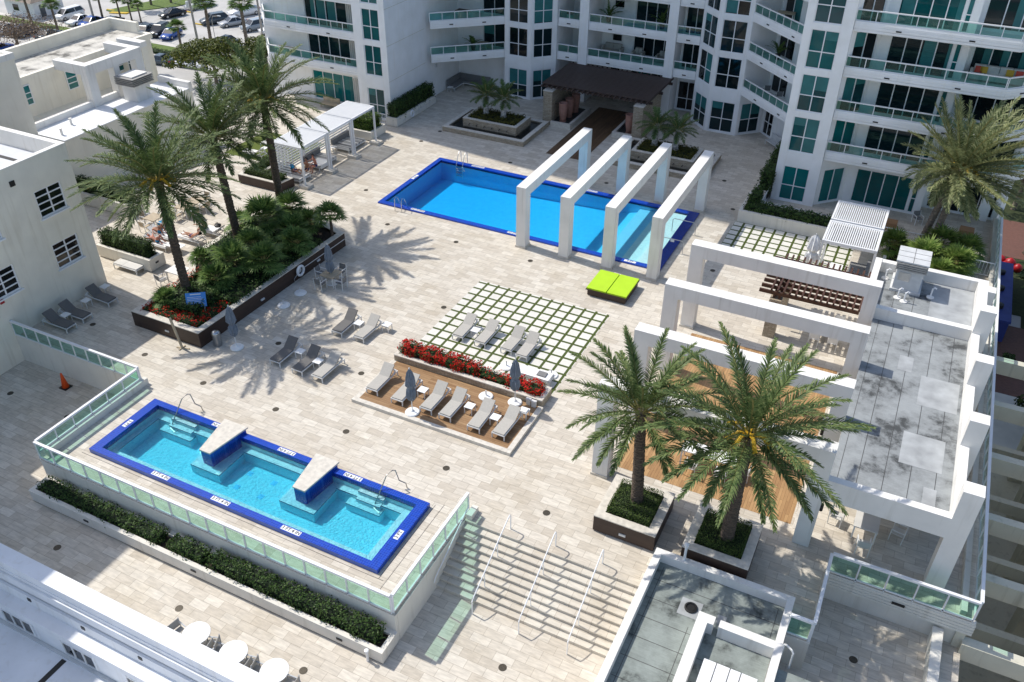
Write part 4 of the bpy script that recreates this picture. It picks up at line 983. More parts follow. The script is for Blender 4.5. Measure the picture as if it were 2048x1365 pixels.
m.box(33.72, 34.02, -4.62, -4.7 + .01, 0, .1); m.box(33.62, 33.92, -18.3, -7.6, .004, .02); m.build('threshold', 'travcap', PV)
for y, x in ((-18.55, 33.68), (-14.0, 33.68), (-18.85, 34.5), (-9.4, 33.68)):
    m = MB(); m.tube([(x, y, 2.05), (x, y, 2.4)], .08, 8); m.build('sconce', 'black', PV)
t = thing('rooftop_air_unit', 'stainless rooftop exhaust unit with louvred hood on the small grey roof', 'exhaust unit', (35.6, -.9, 3.4))
m = MB(); m.box(34.95, 36.3, -1.7, .05, 3.55, 4.84); m.box(34.85, 36.42, -1.78, .1, 3.4, 3.55); m.build('housing', 'galv', t)
m = MB()
for i in range(4): m.box(34.85, 36.42, -1.85, -.2, 4.78 + i * .11, 4.85 + i * .11)
m.build('louvers', 'louver', t)
m = MB(); m.prism([(34.8, -1.8), (36.45, -1.8), (36.45, .0), (34.8, .0)], 5.22, 5.3); h_ = m.build('hood', 'galv', t)
m = MB(); m.box(35.62, 35.64, -1.8, 0, 5.3, 5.31); m.box(34.8, 36.45, -1.2, -1.18, 5.3, 5.308); m.box(34.8, 36.45, -.6, -.58, 5.3, 5.308); m.build('hood_seam', 'seam', h_)
m = MB(); m.box(35.1, 35.7, -1.72, -1.70, 4.1, 4.6); m.build('access_panel', 'metal', t)
for i, (x, y, lb) in enumerate(((35.35, -2.45, 'in front of the exhaust unit'), (35.7, -2.7, 'beside the exhaust unit front corner'), (36.95, -1.6, 'right of the exhaust unit'), (34.5, -.6, 'between the exhaust unit and the parapet'))):
    t = thing('vent_pipe', 'white goose neck vent pipe ' + lb, 'vent pipe', (x, y, 3.4), 0, 'vent pipes on the small grey roof')
    MB().lathe([(.2, 0), (.2, .05), (.08, .08)], (x, y, 3.4), 10).build('flange', 'white', t); MB().tube([(x, y, 3.45), (x, y, 3.95), (x + .08, y, 4.05), (x + .18, y, 4.0)], .045, 6).build('pipe', 'rail', t)

# corner building with two green grey roofs
CB = thing('corner_building', 'low white corner building with walled grey roof beside the stairs', 'building', (31.5, -26, -1.65))
m = MB(); m.box(28.78, 34.5, -38, -22.5, -1.65, .1); m.build('wall', 'white', CB)
m = MB()
for a in ((28.78, 29.08, -38, -22.8), (28.78, 34.5, -22.8, -22.5), (34.22, 34.5, -25.1, -22.8)): m.box(*a, .1, .58)
m.box(31.3, 31.72, -38, -25.35, .1, .75); m.box(31.3, 31.95, -25.35, -24.95, .1, .75); m.box(32.15, 34.55, -25.35, -25.0, .1, .75); m.box(34.25, 34.55, -38, -25.35, .1, .75)
m.build('parapet', 'white', CB)
m = MB(); m.box(29.08, 34.22, -38, -22.8, .1, .14); rf = m.build('roof', 'roof2', CB)
m = MB()
for i in range(6): m.box(29.12, 31.28 if i > 1 else 34.2, -23.75 - i * .98, -23.73 - i * .98, .14, .146)
for i in range(3): m.box(31.75, 34.2, -26.6 - i * 1.05, -26.58 - i * 1.05, .14, .146)
m.box(29.3, 29.32, -37, -23, .14, .145); m.box(31.05, 31.07, -37, -25.4, .14, .145); m.box(34.0, 34.02, -25, -23, .14, .145); m.build('roof_seam', 'seam', rf)
for a in ((30.45, 31.3, -24.95, -24.1), (31.95, 32.3, -24.75, -24.3), (32.7, 33.3, -24.95, -24.5)): m = MB(); m.box(*a, .14, .149); m.build('roof_patch', 'patch', rf)
m = MB(); m.lathe([(.26, 0), (.26, .06), (.2, .07), (.16, .0), (.16, .03)], (30.9, -24.5, .15), 16); m.build('roof_drain', 'black', rf)
m = MB(); m.box(32.05, 34.0, -30, -26.9, .15, .75); k = m.build('white_housing', 'roofwhite', CB)
m = MB()
for x in (32.5, 33.0, 33.4): m.box(x, x + .03, -30, -26.9, .75, .756)
m.build('panel_joint', 'seam', k)
m = MB(); m.box(34.5, 36.9, -32, -25.75, -1.65, .25); m.build('side_roof', 'roof2', CB)
MB().tube([(34.55, -25.2, .2), (34.55, -25.2, 1.0), (34.62, -25.25, 1.08), (34.85, -25.4, 1.08), (34.92, -25.45, 1.0), (34.92, -25.45, .1)], .04, 6).build('ladder_hoop', 'galv', CB)
t = thing('vent_pipe', 'white stand pipe at the edge of the corner building roof', 'vent pipe', (30.0, -22.6, .58)); MB().tube([(30.0, -22.62, .55), (30.0, -22.62, 1.45)], .055, 8).build('pipe', 'rail', t); MB().lathe([(.1, 0), (.1, .1), (.03, .14)], (30, -22.62, 1.42), 10).build('cowl', 'rail', t)

# parapet and stepped facade at the bottom left
w = MB(); w.box(-9, 28.6, -34.75, -34.05, -13, -.55)
w.box(-9, 28.6, -34.78, -34.72, -1.2, -1.0)
LP = tag(w.build('cornice_wall', 'bluewhite'), 'thick white parapet wall with cornice along the near edge of the lower court', 'wall')
SB = thing('stepped_facade', 'white stepped facade with ledge and sash windows at the lower left corner', 'building', (8, -35.4, -3))
m = MB(); m.box(-9, 28.6, -34.86, -34.76, -1.75, -1.25); m.box(-9, 28.6, -34.9, -34.78, -13, -2.0); m.build('wall', 'bluewhite', SB)
m = MB(); m.box(-9, 28.6, -35.45, -34.9, -3.0, -2.6); m.build('ledge', 'bluewhite', SB)
m = MB(); m.box(-9, 28.6, -35.38, -34.91, -13, -3.0); m.build('lower_wall', 'bluewhite', SB)
for x in (3.5, 7.2, 10.9, 14.6): window(SB, (-9, -35.38), (28.6, -35.38), x + 9, x + 10.9, -3.95, -3.05, cols=3, bars=(), pane='blackpane', set_=-.04)
for i, x in enumerate((5.0, 8.2, 11.4)):
    m = MB(); m.box(x, x + .2, -34.93, -34.89, -2.3, -2.12); m.build('scupper', 'black', SB)
m = MB(); m.box(-9, 28.6, -60, -35.5, -4.6, -4.25); rf = m.build('roof', 'bluewhite', SB)
m = MB(); m.box(-9, 28.6, -35.52, -35.39, -4.25, -4.15); m.build('gutter', 'galv', SB)
m = MB(); m.box(7.05, 7.3, -45, -35.6, -4.25, -4.23); m.build('expansion_joint', 'black', rf)

# structure on the far right below the terrace edge
G = thing('side_colonnade', 'shaded cream side structure with cross beams below the long glass railing', 'building', (43, -8, -7))
m = MB(); m.box(40.6, 40.95, -20.1, 2.4, -13, -.1); m.build('wall', 'garage', G)
for i, y in enumerate((1.6, -2.9, -7.5, -12.1, -16.0, -19.9)):
    m = MB(); m.box(40.9, 44.6, y - .45, y + .0, -2.0, -1.1); m.build('cross_beam', 'garage', G)
    m = MB(); m.box(44.5, 45.3, y - .9, y + .3, -13, -.9); m.build('column', 'garage', G)
    m = MB(); m.box(40.9, 44.6, y - 3.6, y - 3.2, -5.6, -4.9); m.build('cross_beam', 'garage', G)
    if i < 4: window(G, (40.96, 0), (40.96, .01), 0, 0, 0, 0) if False else None
m = MB(); m.box(44.6, 45.2, -38, 2, -1.9, -1.15); m.box(44.7, 45.1, -38, 2, -6, -5.2); m.build('edge_beam', 'garage', G)
m = MB(); m.box(40.7, 40.95, 2.4, 36, -13, -.02); m.box(-20.3, -20.02, 3.7, 36, -13, -.02); m.build('podium_wall', 'garage', G); m = MB(); m.box(46.5, 60, -38, 2.0, -13, -3.2); m.build('neighbour_wall', 'garage', G)
for y in (-.6, -5.4, -10.0):
    window(G, (46.49, y), (46.49, y - 2.6), 0, 2.4, -6.2, -4.2, cols=2, bars=(.33, .66), pane='blackpane', set_=-.05)
m = MB(); m.box(41, 46.5, -38, 2, -9.2, -9.0); m.build('floor_slab', 'garage', G)
# ------------------------------------------------------------------ lawns, decks, paving insets (setting)
mb = MB(); mb.quad((11.75, -14.62, .006), (20.47, -14.62, .006), (20.47, -6.15, .006), (11.75, -6.15, .006))
mg = bricks('paver_lawn', (.72, .70, .64), (.67, .65, .59), (.06, .085, .01), .727, .707, .08, off=0, veins=.1, bump=0, vstretch=(3, 3, 1), freq=1)
tag(mb.build('paver_lawn', mg), kind='structure')
mb = MB(); mb.quad((24.05, 5.2, .006), (32.2, 5.2, .006), (32.2, 9.16, .006), (24.05, 9.16, .006)); tag(mb.build('paver_lawn', mg), kind='structure')
mb = MB(); mb.quad((25.35, -18.1, .006), (33.5, -18.1, .006), (33.5, -5.75, .006), (25.35, -5.75, .006)); struct('timber_floor', mb, 'wood')
mb = MB(); mb.quad((7.15, 13.88, .006), (10.4, 13.88, .006), (10.4, 25.75, .006), (7.15, 25.75, .006)); struct('timber_runner', mb, 'runner')
mb = MB(); mb.quad((-16.2, 2.0, .006), (-10.0, 2.0, .006), (-10.0, 7.2, .006), (-16.2, 7.2, .006)); struct('small_lawn', mb, 'turf')
t = thing('lounge_deck', 'raised timber lounge deck with pale stone kerb carrying six loungers', 'deck', (16, -17.8, 0))
m = MB(); m.box(11.75, 20.3, -19.5, -15.9, 0, .16); m.build('decking', 'woodx', t)
m = MB(); m.box(11.46, 20.57, -19.76, -19.5, 0, .185); m.box(20.3, 20.57, -19.5, -15.9, 0, .185); m.box(11.46, 11.75, -19.5, -15.9, 0, .155); m.build('stone_kerb', 'travcap', t)
# flower planter behind the lounge deck
planter_box('stone_planter', 'long split stone planter full of red flowers behind the lounge deck', 11.6, 20.46, -15.88, -14.66, 0, .55, 'stone', 'travcap', .25, .06, base=False)
def flower_bed(label, x0, x1, y0, y1, z0, z1, red='red', leafm='clusia', dens=300, fd=330, size=.08, name='flower_bed', lump=.1):
    t = thing(name, label, 'flowers', ((x0 + x1) / 2, (y0 + y1) / 2, z0))
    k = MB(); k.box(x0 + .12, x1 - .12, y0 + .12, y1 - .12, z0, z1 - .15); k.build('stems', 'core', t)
    quads('foliage', box_leaves(x0, x1, y0, y1, z0, z1, dens, size, .1, 'nsewt', rng, lump), leafm, t)
    V = box_leaves(x0 - .02, x1 + .02, y0 - .02, y1 + .02, z0 + .1, z1 + .06, fd, .1, .05, 'nsewt', rng, lump)
    c = V.mean(1); keep = (np.sin(c[:, 0] * 5.1 + 1) * np.sin(c[:, 1] * 6.3 + c[:, 0]) + .35 * np.sin(c[:, 0] * 13)) > -.3
    quads('blossoms', V[keep], red, t); return t
flower_bed('bright red flowers crowding the stone planter behind the lounge deck', 11.75, 16.4, -15.65, -14.8, .3, .98)
flower_bed('sparser red flowers at the middle of the stone planter', 16.5, 18.1, -15.6, -14.85, .3, .72, fd=90)
flower_bed('red flowers at the right end of the stone planter beside the umbrella', 18.2, 20.2, -15.65, -14.8, .3, .85)

# ------------------------------------------------------------------ loungers and small tables
def make_lounger(cushion, back=38, flat=False):
    t = thing('sun_lounger', 'x', 'sun lounger')
    m = MB()
    for x in (-.33, .33): m.bar((x, 0, .3), (x, 2.0, .3), .05, .05)
    for y in (.02, 1.98): m.bar((-.33, y, .3), (.33, y, .3), .05, .05)
    m.build('frame', 'alu', t, world=False)
    for x in (-.33, .33):
        for y in (.03, 1.97):
            m = MB(); m.bar((x, y, 0), (x, y, .3), .05, .05); m.build('leg', 'alu', t, world=False)
    L0 = 1.22; a = R(0 if flat else back)
    m = MB(); m.box(-.31, .31, .03, L0, .325, .40); m.build('seat_cushion', cushion, t, world=False)
    m = MB(); m.box(-.31, .31, 0, .76, 0, .075); m.xf(Matrix.Translation((0, L0 + .01, .33)) @ Matrix.Rotation(a, 4, 'X')); m.build('back_cushion', cushion, t, world=False)
    if not flat:
        m = MB()
        for x in (-.27, .27): m.bar((x, L0 + .45, .33 + .34), (x, L0 + .62, .31), .03, .03)
        m.bar((-.33, 1.85, .46), (.33, 1.85, .46), .04, .04)
        for x in (-.33, .33): m.bar((x, 1.5, .33), (x, 1.85, .46), .04, .04)
        m.build('back_stay', 'alu', t, world=False)
    return t
LG = make_lounger('cush'); LH = make_lounger('cush', 31); LD = make_lounger('cushdark', 40); LW = make_lounger('whitecush', 34); LF = make_lounger('lightgrey', 0, True)
used = set()
def lounger(proto, x, y, z, rz, label, group):
    if proto.name not in used:
        used.add(proto.name); proto.location = (x, y, z); proto.rotation_euler = (0, 0, rz); proto['label'] = label; proto['group'] = group; return proto
    return dup(LH if proto is LG and LH.name in used and len(label) % 3 == 0 else proto, (x, y, z), rz + random.uniform(-.03, .03), label, group)
g = 'grey sun loungers round the pools'
for x, y, lb in ((12.18, -18.95, 'grey lounger at the left end of the lounge deck'), (13.78, -19.07, 'grey lounger half hidden by the folded umbrella on the lounge deck'), (15.46, -19.02, 'grey lounger just right of the folded umbrella on the lounge deck'), (16.58, -19.06, 'grey lounger left of the bare umbrella base on the lounge deck'), (18.27, -19.18, 'grey lounger between two white tables on the lounge deck'), (19.59, -19.1, 'grey lounger at the right end of the lounge deck')):
    lounger(LH if x in (13.78, 18.27) else LG, x, y, .16, 0, lb, g)
for x, y, lb in ((13.67, -12.56, 'grey lounger at the left of the four on the paver lawn'), (15.08, -12.54, 'second grey lounger from the left on the paver lawn'), (16.7, -12.48, 'third grey lounger from the left on the paver lawn'), (17.71, -12.64, 'grey lounger at the right of the four on the paver lawn')):
    lounger(LG, x, y, 0, 0, lb, g)
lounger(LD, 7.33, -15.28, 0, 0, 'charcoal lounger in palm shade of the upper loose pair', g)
lounger(LG, 8.75, -15.18, 0, 0, 'dappled grey lounger of the upper loose pair', g)
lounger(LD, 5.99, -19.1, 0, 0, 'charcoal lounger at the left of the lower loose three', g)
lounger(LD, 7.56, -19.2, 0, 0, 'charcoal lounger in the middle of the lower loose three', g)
lounger(LG, 8.86, -19.18, 0, 0, 'sunlit grey lounger at the right of the lower loose three', g)
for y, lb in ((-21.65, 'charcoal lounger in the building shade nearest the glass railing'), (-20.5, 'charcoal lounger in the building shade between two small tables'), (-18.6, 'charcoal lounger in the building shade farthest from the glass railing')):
    lounger(LD, -6.5, y, 0, R(90), lb, 'shade-darkened loungers along the cream building')
lounger(LF, -7.85, -15.1, 0, R(90), 'flat pale lounger without cushion beside the cream hedge planter', 'pale loungers on the left terrace')
lounger(LW, -8.9, -10.55, 0, R(-90), 'white lounger under the sunbathing man in navy shorts', 'pale loungers on the left terrace')
lounger(LW, -8.25, -9.1, 0, R(-90), 'white lounger that the tanned man sits on', 'pale loungers on the left terrace')
lounger(LW, -8.35, -12.1, 0, R(90), 'white lounger with towel under the sunbather beside the palm trunk', 'pale loungers on the left terrace')
lounger(LW, -9.0, -11.1, 0, R(90), 'white lounger partly behind the dark hedge', 'pale loungers on the left terrace')
lounger(LW, -14.5, 2.6, 0, R(-90), 'white lounger at the front edge of the small lawn', 'pale loungers on the left terrace')
lounger(LW, -14.3, 4.6, 0, R(-90), 'white lounger at the back of the small lawn', 'pale loungers on the left terrace')
D5 = lounger(LF, 20.08, -13.75, 0, R(90), 'flat lounger draped in white towels behind the red flowers', 'pale loungers on the left terrace'); D5['group'] = g
m = MB(); m.box(18.15, 20.0, -14.1, -13.4, .405, .44); m.box(18.15, 19.98, -14.12, -14.1, .1, .44); m.box(20.0, 20.02, -14.1, -13.4, .12, .43); tag(m.build('towel', 'towel'), 'white towels spread over the flat lounger behind the red flowers', 'towel')
m = MB(); m.box(19.25, 19.75, -13.95, -13.55, .442, .5); tag(m.build('towel', 'greycush'), 'folded charcoal towel on the towel draped lounger', 'towel')
for (x, y, z, s_, lb) in ((-7.9, -11.95, .42, 1, 'crumpled white towel on the lounger beside the palm trunk'), (-9.6, -11.0, .42, 1, 'white towel on the lounger behind the dark hedge'), (-7.3, -9.1, .43, -1, 'white towel on the lounger of the tanned man')):
    m = MB(); m.box(x - .6, x + .6, y - .33, y + .33, z, z + .03); tag(m.build('towel', 'towel'), lb, 'towel', 'towels on the sunbathers loungers')
t = thing('bag', 'dark bag lying on the raised back of the tanned man lounger', 'bag', (-6.75, -9.1, .62)); m = MB(); m.lathe([(.05, 0), (.22, .05), (.24, .16), (.1, .24)], (-6.75, -9.1, .72), 10); m.build('bag_body', 'black', t); MB().tube([(-6.95, -9.1, .9), (-6.75, -9.1, 1.06), (-6.55, -9.1, .9)], .02, 5).build('strap', 'black', t)

def make_side_table(top='table', s=.46, h=.44):
    t = thing('side_table', 'x', 'side table'); m = MB(); m.box(-s / 2, s / 2, -s / 2, s / 2, h - .035, h); m.build('table_top', top, t, world=False)
    for a in (-1, 1):
        for b in (-1, 1): m = MB(); m.bar((a * (s / 2 - .03), b * (s / 2 - .03), 0), (a * (s / 2 - .03), b * (s / 2 - .03), h - .035), .035, .035); m.build('leg', 'alu', t, world=False)
    return t
ST = make_side_table()
def side_table(x, y, z, lb):
    if 'st' not in used: used.add('st'); ST.location = (x, y, z); ST['label'] = lb; ST['group'] = 'small white side tables'; return
    dup(ST, (x, y, z), 0, lb, 'small white side tables')
for a in ((14.62, -17.85, .16, 'white side table behind the folded umbrella on the lounge deck'), (17.4, -17.9, .16, 'white side table in the middle of the lounge deck'), (18.95, -18.1, .16, 'white side table between the two right loungers on the lounge deck'), (14.37, -11.65, 0, 'white side table between loungers on the paver lawn'), (8.03, -14.05, 0, 'white side table between the upper loose pair of loungers'), (9.55, -13.45, 0, 'white side table right of the upper loose pair'), (6.76, -17.8, 0, 'white side table between shade-darkened loungers of the lower loose three'), (8.17, -18.1, 0, 'white side table beside the sunlit lounger of the lower loose three'), (-7.62, -21.05, 0, 'white side table in building shade nearest the glass railing'), (-7.8, -19.4, 0, 'white side table in building shade left of the last lounger'), (-8.05, -17.75, 0, 'white side table in building shade at the wall corner'), (-13.2, 3.5, 0, 'white side table on the small lawn'), (-8.4, 6.2, 0, 'white side table beside the striped bed of the far cabana'), (20.0, -17.0, .16, 'white side table holding a towel at the right end of the lounge deck'), (-7.05, 23.1, 0, 'white side table beside the grey corner sofa')): side_table(*a)
m = MB(); m.box(19.82, 20.18, -17.2, -16.85, .605, .66); tag(m.build('towel', 'towel'), 'folded white towel on the side table at the right end of the lounge deck', 'towel')
for i, (x, y) in enumerate(((19.78, -15.95), (20.1, -16.0))):
    t = thing('lantern', ('cream cube lantern', 'grey cube lantern')[i] + ' on the stone edge at the right end of the lounge deck', 'lantern', (x, y, .16)); m = MB(); m.box(x - .12, x + .12, y - .12, y + .0, .16, .5); m.build('lantern_body', ('creamwall', 'galv')[i], t); m = MB(); m.box(x - .14, x + .14, y - .14, y + .02, .5, .55); m.build('lantern_lid', ('galv', 'white')[i], t)

# ------------------------------------------------------------------ umbrellas
def make_umbrella(cloth='canvas', h=2.75, r=.2):
    t = thing('folded_umbrella', 'x', 'umbrella')
    MB().lathe([(.36, 0), (.38, .04), (.34, .09), (.12, .12), (.06, .2)], (0, 0, 0), 20).build('base', 'table', t, world=False)
    MB().tube([(0, 0, .1), (0, 0, h)], .028, 7).build('pole', 'alu', t, world=False)
    m = MB(); v = []; f = []; n = 24; rr = random.Random(5)
    prof = [(h - .02, .05), (h - .2, .13), (h - .6, .19), (h - .95, .225), (h - 1.15, .13), (h - 1.2, .12), (h - 1.3, .19), (h - 1.6, .22), (h - 1.85, .15), (h - 1.95, .08)]
    for k, (z, q) in enumerate(prof):
        for j in range(n):
            a = 2 * math.pi * j / n; s = q * r / .2 * (1 + (.28 if j % 3 == 0 else -.17) * (1 if 0 < k < 9 else 0) + rr.uniform(-.08, .08)); v.append((s * math.cos(a), s * math.sin(a), z + rr.uniform(-.03, .03)))
    f = [(i * n + j, (i + 1) * n + j, (i + 1) * n + (j + 1) % n, i * n + (j + 1) % n) for i in range(len(prof) - 1) for j in range(n)]
    m.add(v, f); m.build('folded_canopy', cloth, t, world=False)
    MB().lathe([(.13 * r / .2, 0), (.13 * r / .2, .05)], (0, 0, h - 1.2), 12).build('tie_strap', cloth, t, world=False)
    MB().lathe([(.03, 0), (.04, .05), (.01, .12)], (0, 0, h), 8).build('finial', 'alu', t, world=False)
    return t
UM = make_umbrella(); UM.location = (3.0, -18.7, 0); tag(UM, 'folded slate umbrella beside the steel bin at the brown planter', group='folded umbrellas')
dup(UM, (3.65, -10.65, 0), .4, 'folded slate umbrella rising through the square teak table', 'folded umbrellas')
dup(UM, (14.82, -19.24, .16), .9, 'folded slate umbrella at the front of the lounge deck', 'folded umbrellas')
dup(UM, (19.1, -16.2, .16), 1.3, 'folded slate umbrella by the red flowers at the right of the lounge deck', 'folded umbrellas')
UW = make_umbrella('whitecanvas', 3.3, .3); UW.location = (30.1, 3.1, 0); tag(UW, 'tall folded white umbrella beside the slatted white pergola', group='folded umbrellas')
def umb_base(x, y, z, lb):
    t = thing('umbrella_base', lb, 'umbrella base', (x, y, z), 0, 'bare umbrella bases'); MB().lathe([(.36, 0), (.39, .04), (.35, .09), (.12, .12), (.05, .14)], (x, y, z), 20).build('base_plate', 'table', t); MB().tube([(x, y, z + .1), (x, y, z + .42)], .035, 7).build('sleeve', 'galv', t)
umb_base(2.63, -12.5, 0, 'bare white umbrella base nearest the teak table by the brown planter'); umb_base(2.59, -14.07, 0, 'bare white umbrella base in palm shade by the brown planter'); umb_base(17.55, -16.45, .16, 'bare white umbrella base at the back of the lounge deck'); umb_base(17.25, -13.5, 0, 'bare white umbrella base on the paver lawn behind the red flowers')
umb_base(19.75, -13.1, 0, 'bare white umbrella base at the right edge of the paver lawn'); umb_base(30.0, 6.8, 0, 'bare white umbrella base beside the slatted white pergola')

# ------------------------------------------------------------------ chairs and dining tables
def make_chair(seat='greycush', fr='alu'):
    t = thing('dining_chair', 'x', 'chair')
    m = MB(); m.box(-.24, .24, -.24, .24, .42, .45); m.build('seat', seat, t, world=False)
    m = MB(); m.bar((0, .26, .5), (0, .31, .86), .46, .02, up=(0, 1, 0)); m.build('backrest', seat, t, world=False)
    for x in (-.26, .26):
        for y in (-.25, .27): m = MB(); m.bar((x, y, 0), (x, y + (.04 if y > 0 else 0), .88 if y > 0 else .64), .035, .035); m.build('leg', fr, t, world=False)
        m = MB(); m.bar((x, -.26, .65), (x, .3, .65), .045, .03); m.build('armrest', fr, t, world=False)
    return t
CH = make_chair(); CT = make_chair('teak', 'alu'); CH.location = (3.05, -11.6, 0)
def chair(p, x, y, z, rz, lb, g):
    if p.name not in used: used.add(p.name); p.location = (x, y, z); p.rotation_euler = (0, 0, rz); p['label'] = lb; p['group'] = g; return
    dup(p, (x, y, z), rz, lb, g)
def dining(name, lb, x, y, z, w, d, top, fr='alu', h=.74):
    t = thing(name, lb, 'table', (x, y, z)); m = MB(); m.box(x - w / 2, x + w / 2, y - d / 2, y + d / 2, z + h - .05, z + h); m.build('table_top', top, t)
    for a in (-1, 1):
        for b in (-1, 1): m = MB(); m.bar((x + a * (w / 2 - .06), y + b * (d / 2 - .06), z), (x + a * (w / 2 - .06), y + b * (d / 2 - .06), z + h - .05), .07, .07); m.build('leg', fr, t)
    return t
dining('square_table', 'square teak topped table with an umbrella beside the brown planter', 3.65, -10.65, 0, 1.0, 1.0, 'teak')
gq = 'chairs round the square teak table'
for x, y, rz, lb in ((3.45, -11.5, R(180), 'grey chair on the near side of the square teak table'), (4.5, -10.85, R(-90), 'grey chair on the right side of the square teak table'), (3.75, -9.85, 0, 'grey chair on the far side of the square teak table'), (2.8, -10.5, R(90), 'grey chair between the square teak table and the brown planter')): chair(CH, x, y, 0, rz, lb, gq)
dining('dining_table', 'long pale dining table on the left terrace beyond the sunbathers', -11.0, -7.2, 0, 1.05, 2.1, 'teak')
gq = 'teak chairs at the long pale table'
for k, (dx, dy, rz, lb) in enumerate(((.85, -.6, -90, 'teak chair on the pool side of the long pale table, nearer the sunbathers'), (.85, .5, -90, 'teak chair on the pool side of the long pale table, farther from the sunbathers'), (-.85, -.6, 90, 'teak chair on the building side of the long pale table, nearer the sunbathers'), (-.85, .5, 90, 'teak chair on the building side of the long pale table, farther from the sunbathers'), (0, -1.4, 180, 'teak chair at the near end of the long pale table'), (0, 1.4, 0, 'teak chair at the far end of the long pale table'))): chair(CT, -11.0 + dx, -7.2 + dy, 0, R(rz), lb, gq)
dining('dining_table', 'small pale dining table behind the dark hedge on the left terrace', -11.7, -10.0, 0, 1.0, 1.0, 'teak')
for dx, dy, rz, lb in ((.85, -.1, -90, 'teak chair with blue cloth at the small pale table'), (0, .85, 0, 'teak chair at the far side of the small pale table'), (-.85, 0, 90, 'teak chair at the left side of the small pale table'), (0, -.85, 180, 'teak chair at the near side of the small pale table')): chair(CT, -11.7 + dx, -10 + dy, 0, R(rz), lb, 'teak chairs at the small pale table')
m = MB(); m.box(-11.05, -10.6, -10.35, -9.9, .46, .62); tag(m.build('towel', 'bluecloth'), 'blue cloth left on the teak chair at the small pale table', 'towel')
dining('dining_table', 'pale table tucked behind the left side of the brown planter', -5.1, -14.6, 0, 1.2, 1.0, 'whitecush'); chair(CH, -5.5, -15.6, 0, R(170), 'grey chair tucked behind the left side of the brown planter', 'chairs round the square teak table')
# round cafe tables in the lower court
def make_round():
    t = thing('round_table', 'x', 'table'); MB().lathe([(.54, 0), (.56, .015), (.55, .035)], (0, 0, .7), 36).build('table_top', 'table', t, world=False); MB().tube([(0, 0, .02), (0, 0, .7)], .04, 8).build('pedestal', 'alu', t, world=False)
    m = MB()
    for i in range(4): a = i * math.pi / 2 + .4; m.tube([(0, 0, .25), (.36 * math.cos(a), .36 * math.sin(a), .02)], .02, 5)
    m.build('feet', 'alu', t, world=False); return t
RT = make_round()
for i, (x, lb) in enumerate(((13.56, 'round white table farthest left in the sunlit lower court'), (15.46, 'middle round white table in the sunlit lower court'), (17.4, 'round white table farthest right in the sunlit lower court'))):
    y = (-33.6, -33.62, -33.55)[i]
    if i == 0: RT.location = (x, y, -1.65); tag(RT, lb, group='round tables of the lower court')
    else: dup(RT, (x, y, -1.65), .3 * i, lb, 'round tables of the lower court')
CM = make_chair('cush', 'alugrey')
for x, y, rz, lb in ((12.75, -33.75, 80, 'mesh chair left of the farthest left round table'), (14.3, -33.65, -70, 'mesh chair right of the farthest left round table'), (14.72, -33.75, 100, 'mesh chair left of the middle round table'), (16.2, -33.65, -80, 'mesh chair right of the middle round table'), (16.6, -33.75, 95, 'mesh chair left of the farthest right round table'), (18.15, -33.65, -85, 'mesh chair right of the farthest right round table')): chair(CM, x, y, -1.65, R(rz), lb, 'mesh chairs of the lower court')
# corner patio furniture under the pavilion roof
dining('low_table', 'square pale table in the shaded corner patio', 36.45, -17.2, 0, 1.0, 1.05, 'lightgrey'); CP = make_chair('lightgrey')
for x, y, rz, lb in ((35.25, -17.1, 80, 'pale lounge chair left of the table in the corner patio'), (37.75, -16.9, -100, 'grey lounge chair right of the table in the corner patio'), (36.5, -18.3, 185, 'slatted chair in front of the table in the corner patio')): chair(CP, x, y, 0, R(rz), lb, 'chairs in the shaded corner patio')
# pavilion furniture
dining('bar_table', 'long white table under the palm on the golden timber floor', 29.25, -16.25, 0, 2.6, .8, 'table', h=.95); CS = make_chair('alu')
for x, y, lb in ((30.0, -16.9, 'white chair in front of the long white table'), (28.6, -16.95, 'left white chair in front of the long white table'), (30.9, -16.2, 'white chair at the right end of the long white table')): chair(CS, x, y, 0, R(180), lb, 'white chairs on the golden timber floor')
dining('bar_table', 'white table at the far left of the golden timber floor', 26.9, -12.9, 0, 1.6, .8, 'table', h=.8)
dining('dining_table', 'dark dining table in the shade of the brown pergola', 32.3, -2.7, 0, 1.4, 1.0, 'cushdark')
for dx, dy, rz, lb in ((-.5, -.95, 180, 'metal chair on the near side of the table under the brown pergola'), (.5, -.95, 180, 'second metal chair on the near side of the table under the brown pergola'), (-1.1, 0, 90, 'metal chair at the left end of the table under the brown pergola'), (.5, .95, 0, 'metal chair on the far side of the table under the brown pergola')): chair(CS, 32.3 + dx, -2.7 + dy, 0, R(rz), lb, 'metal chairs under the brown pergola')

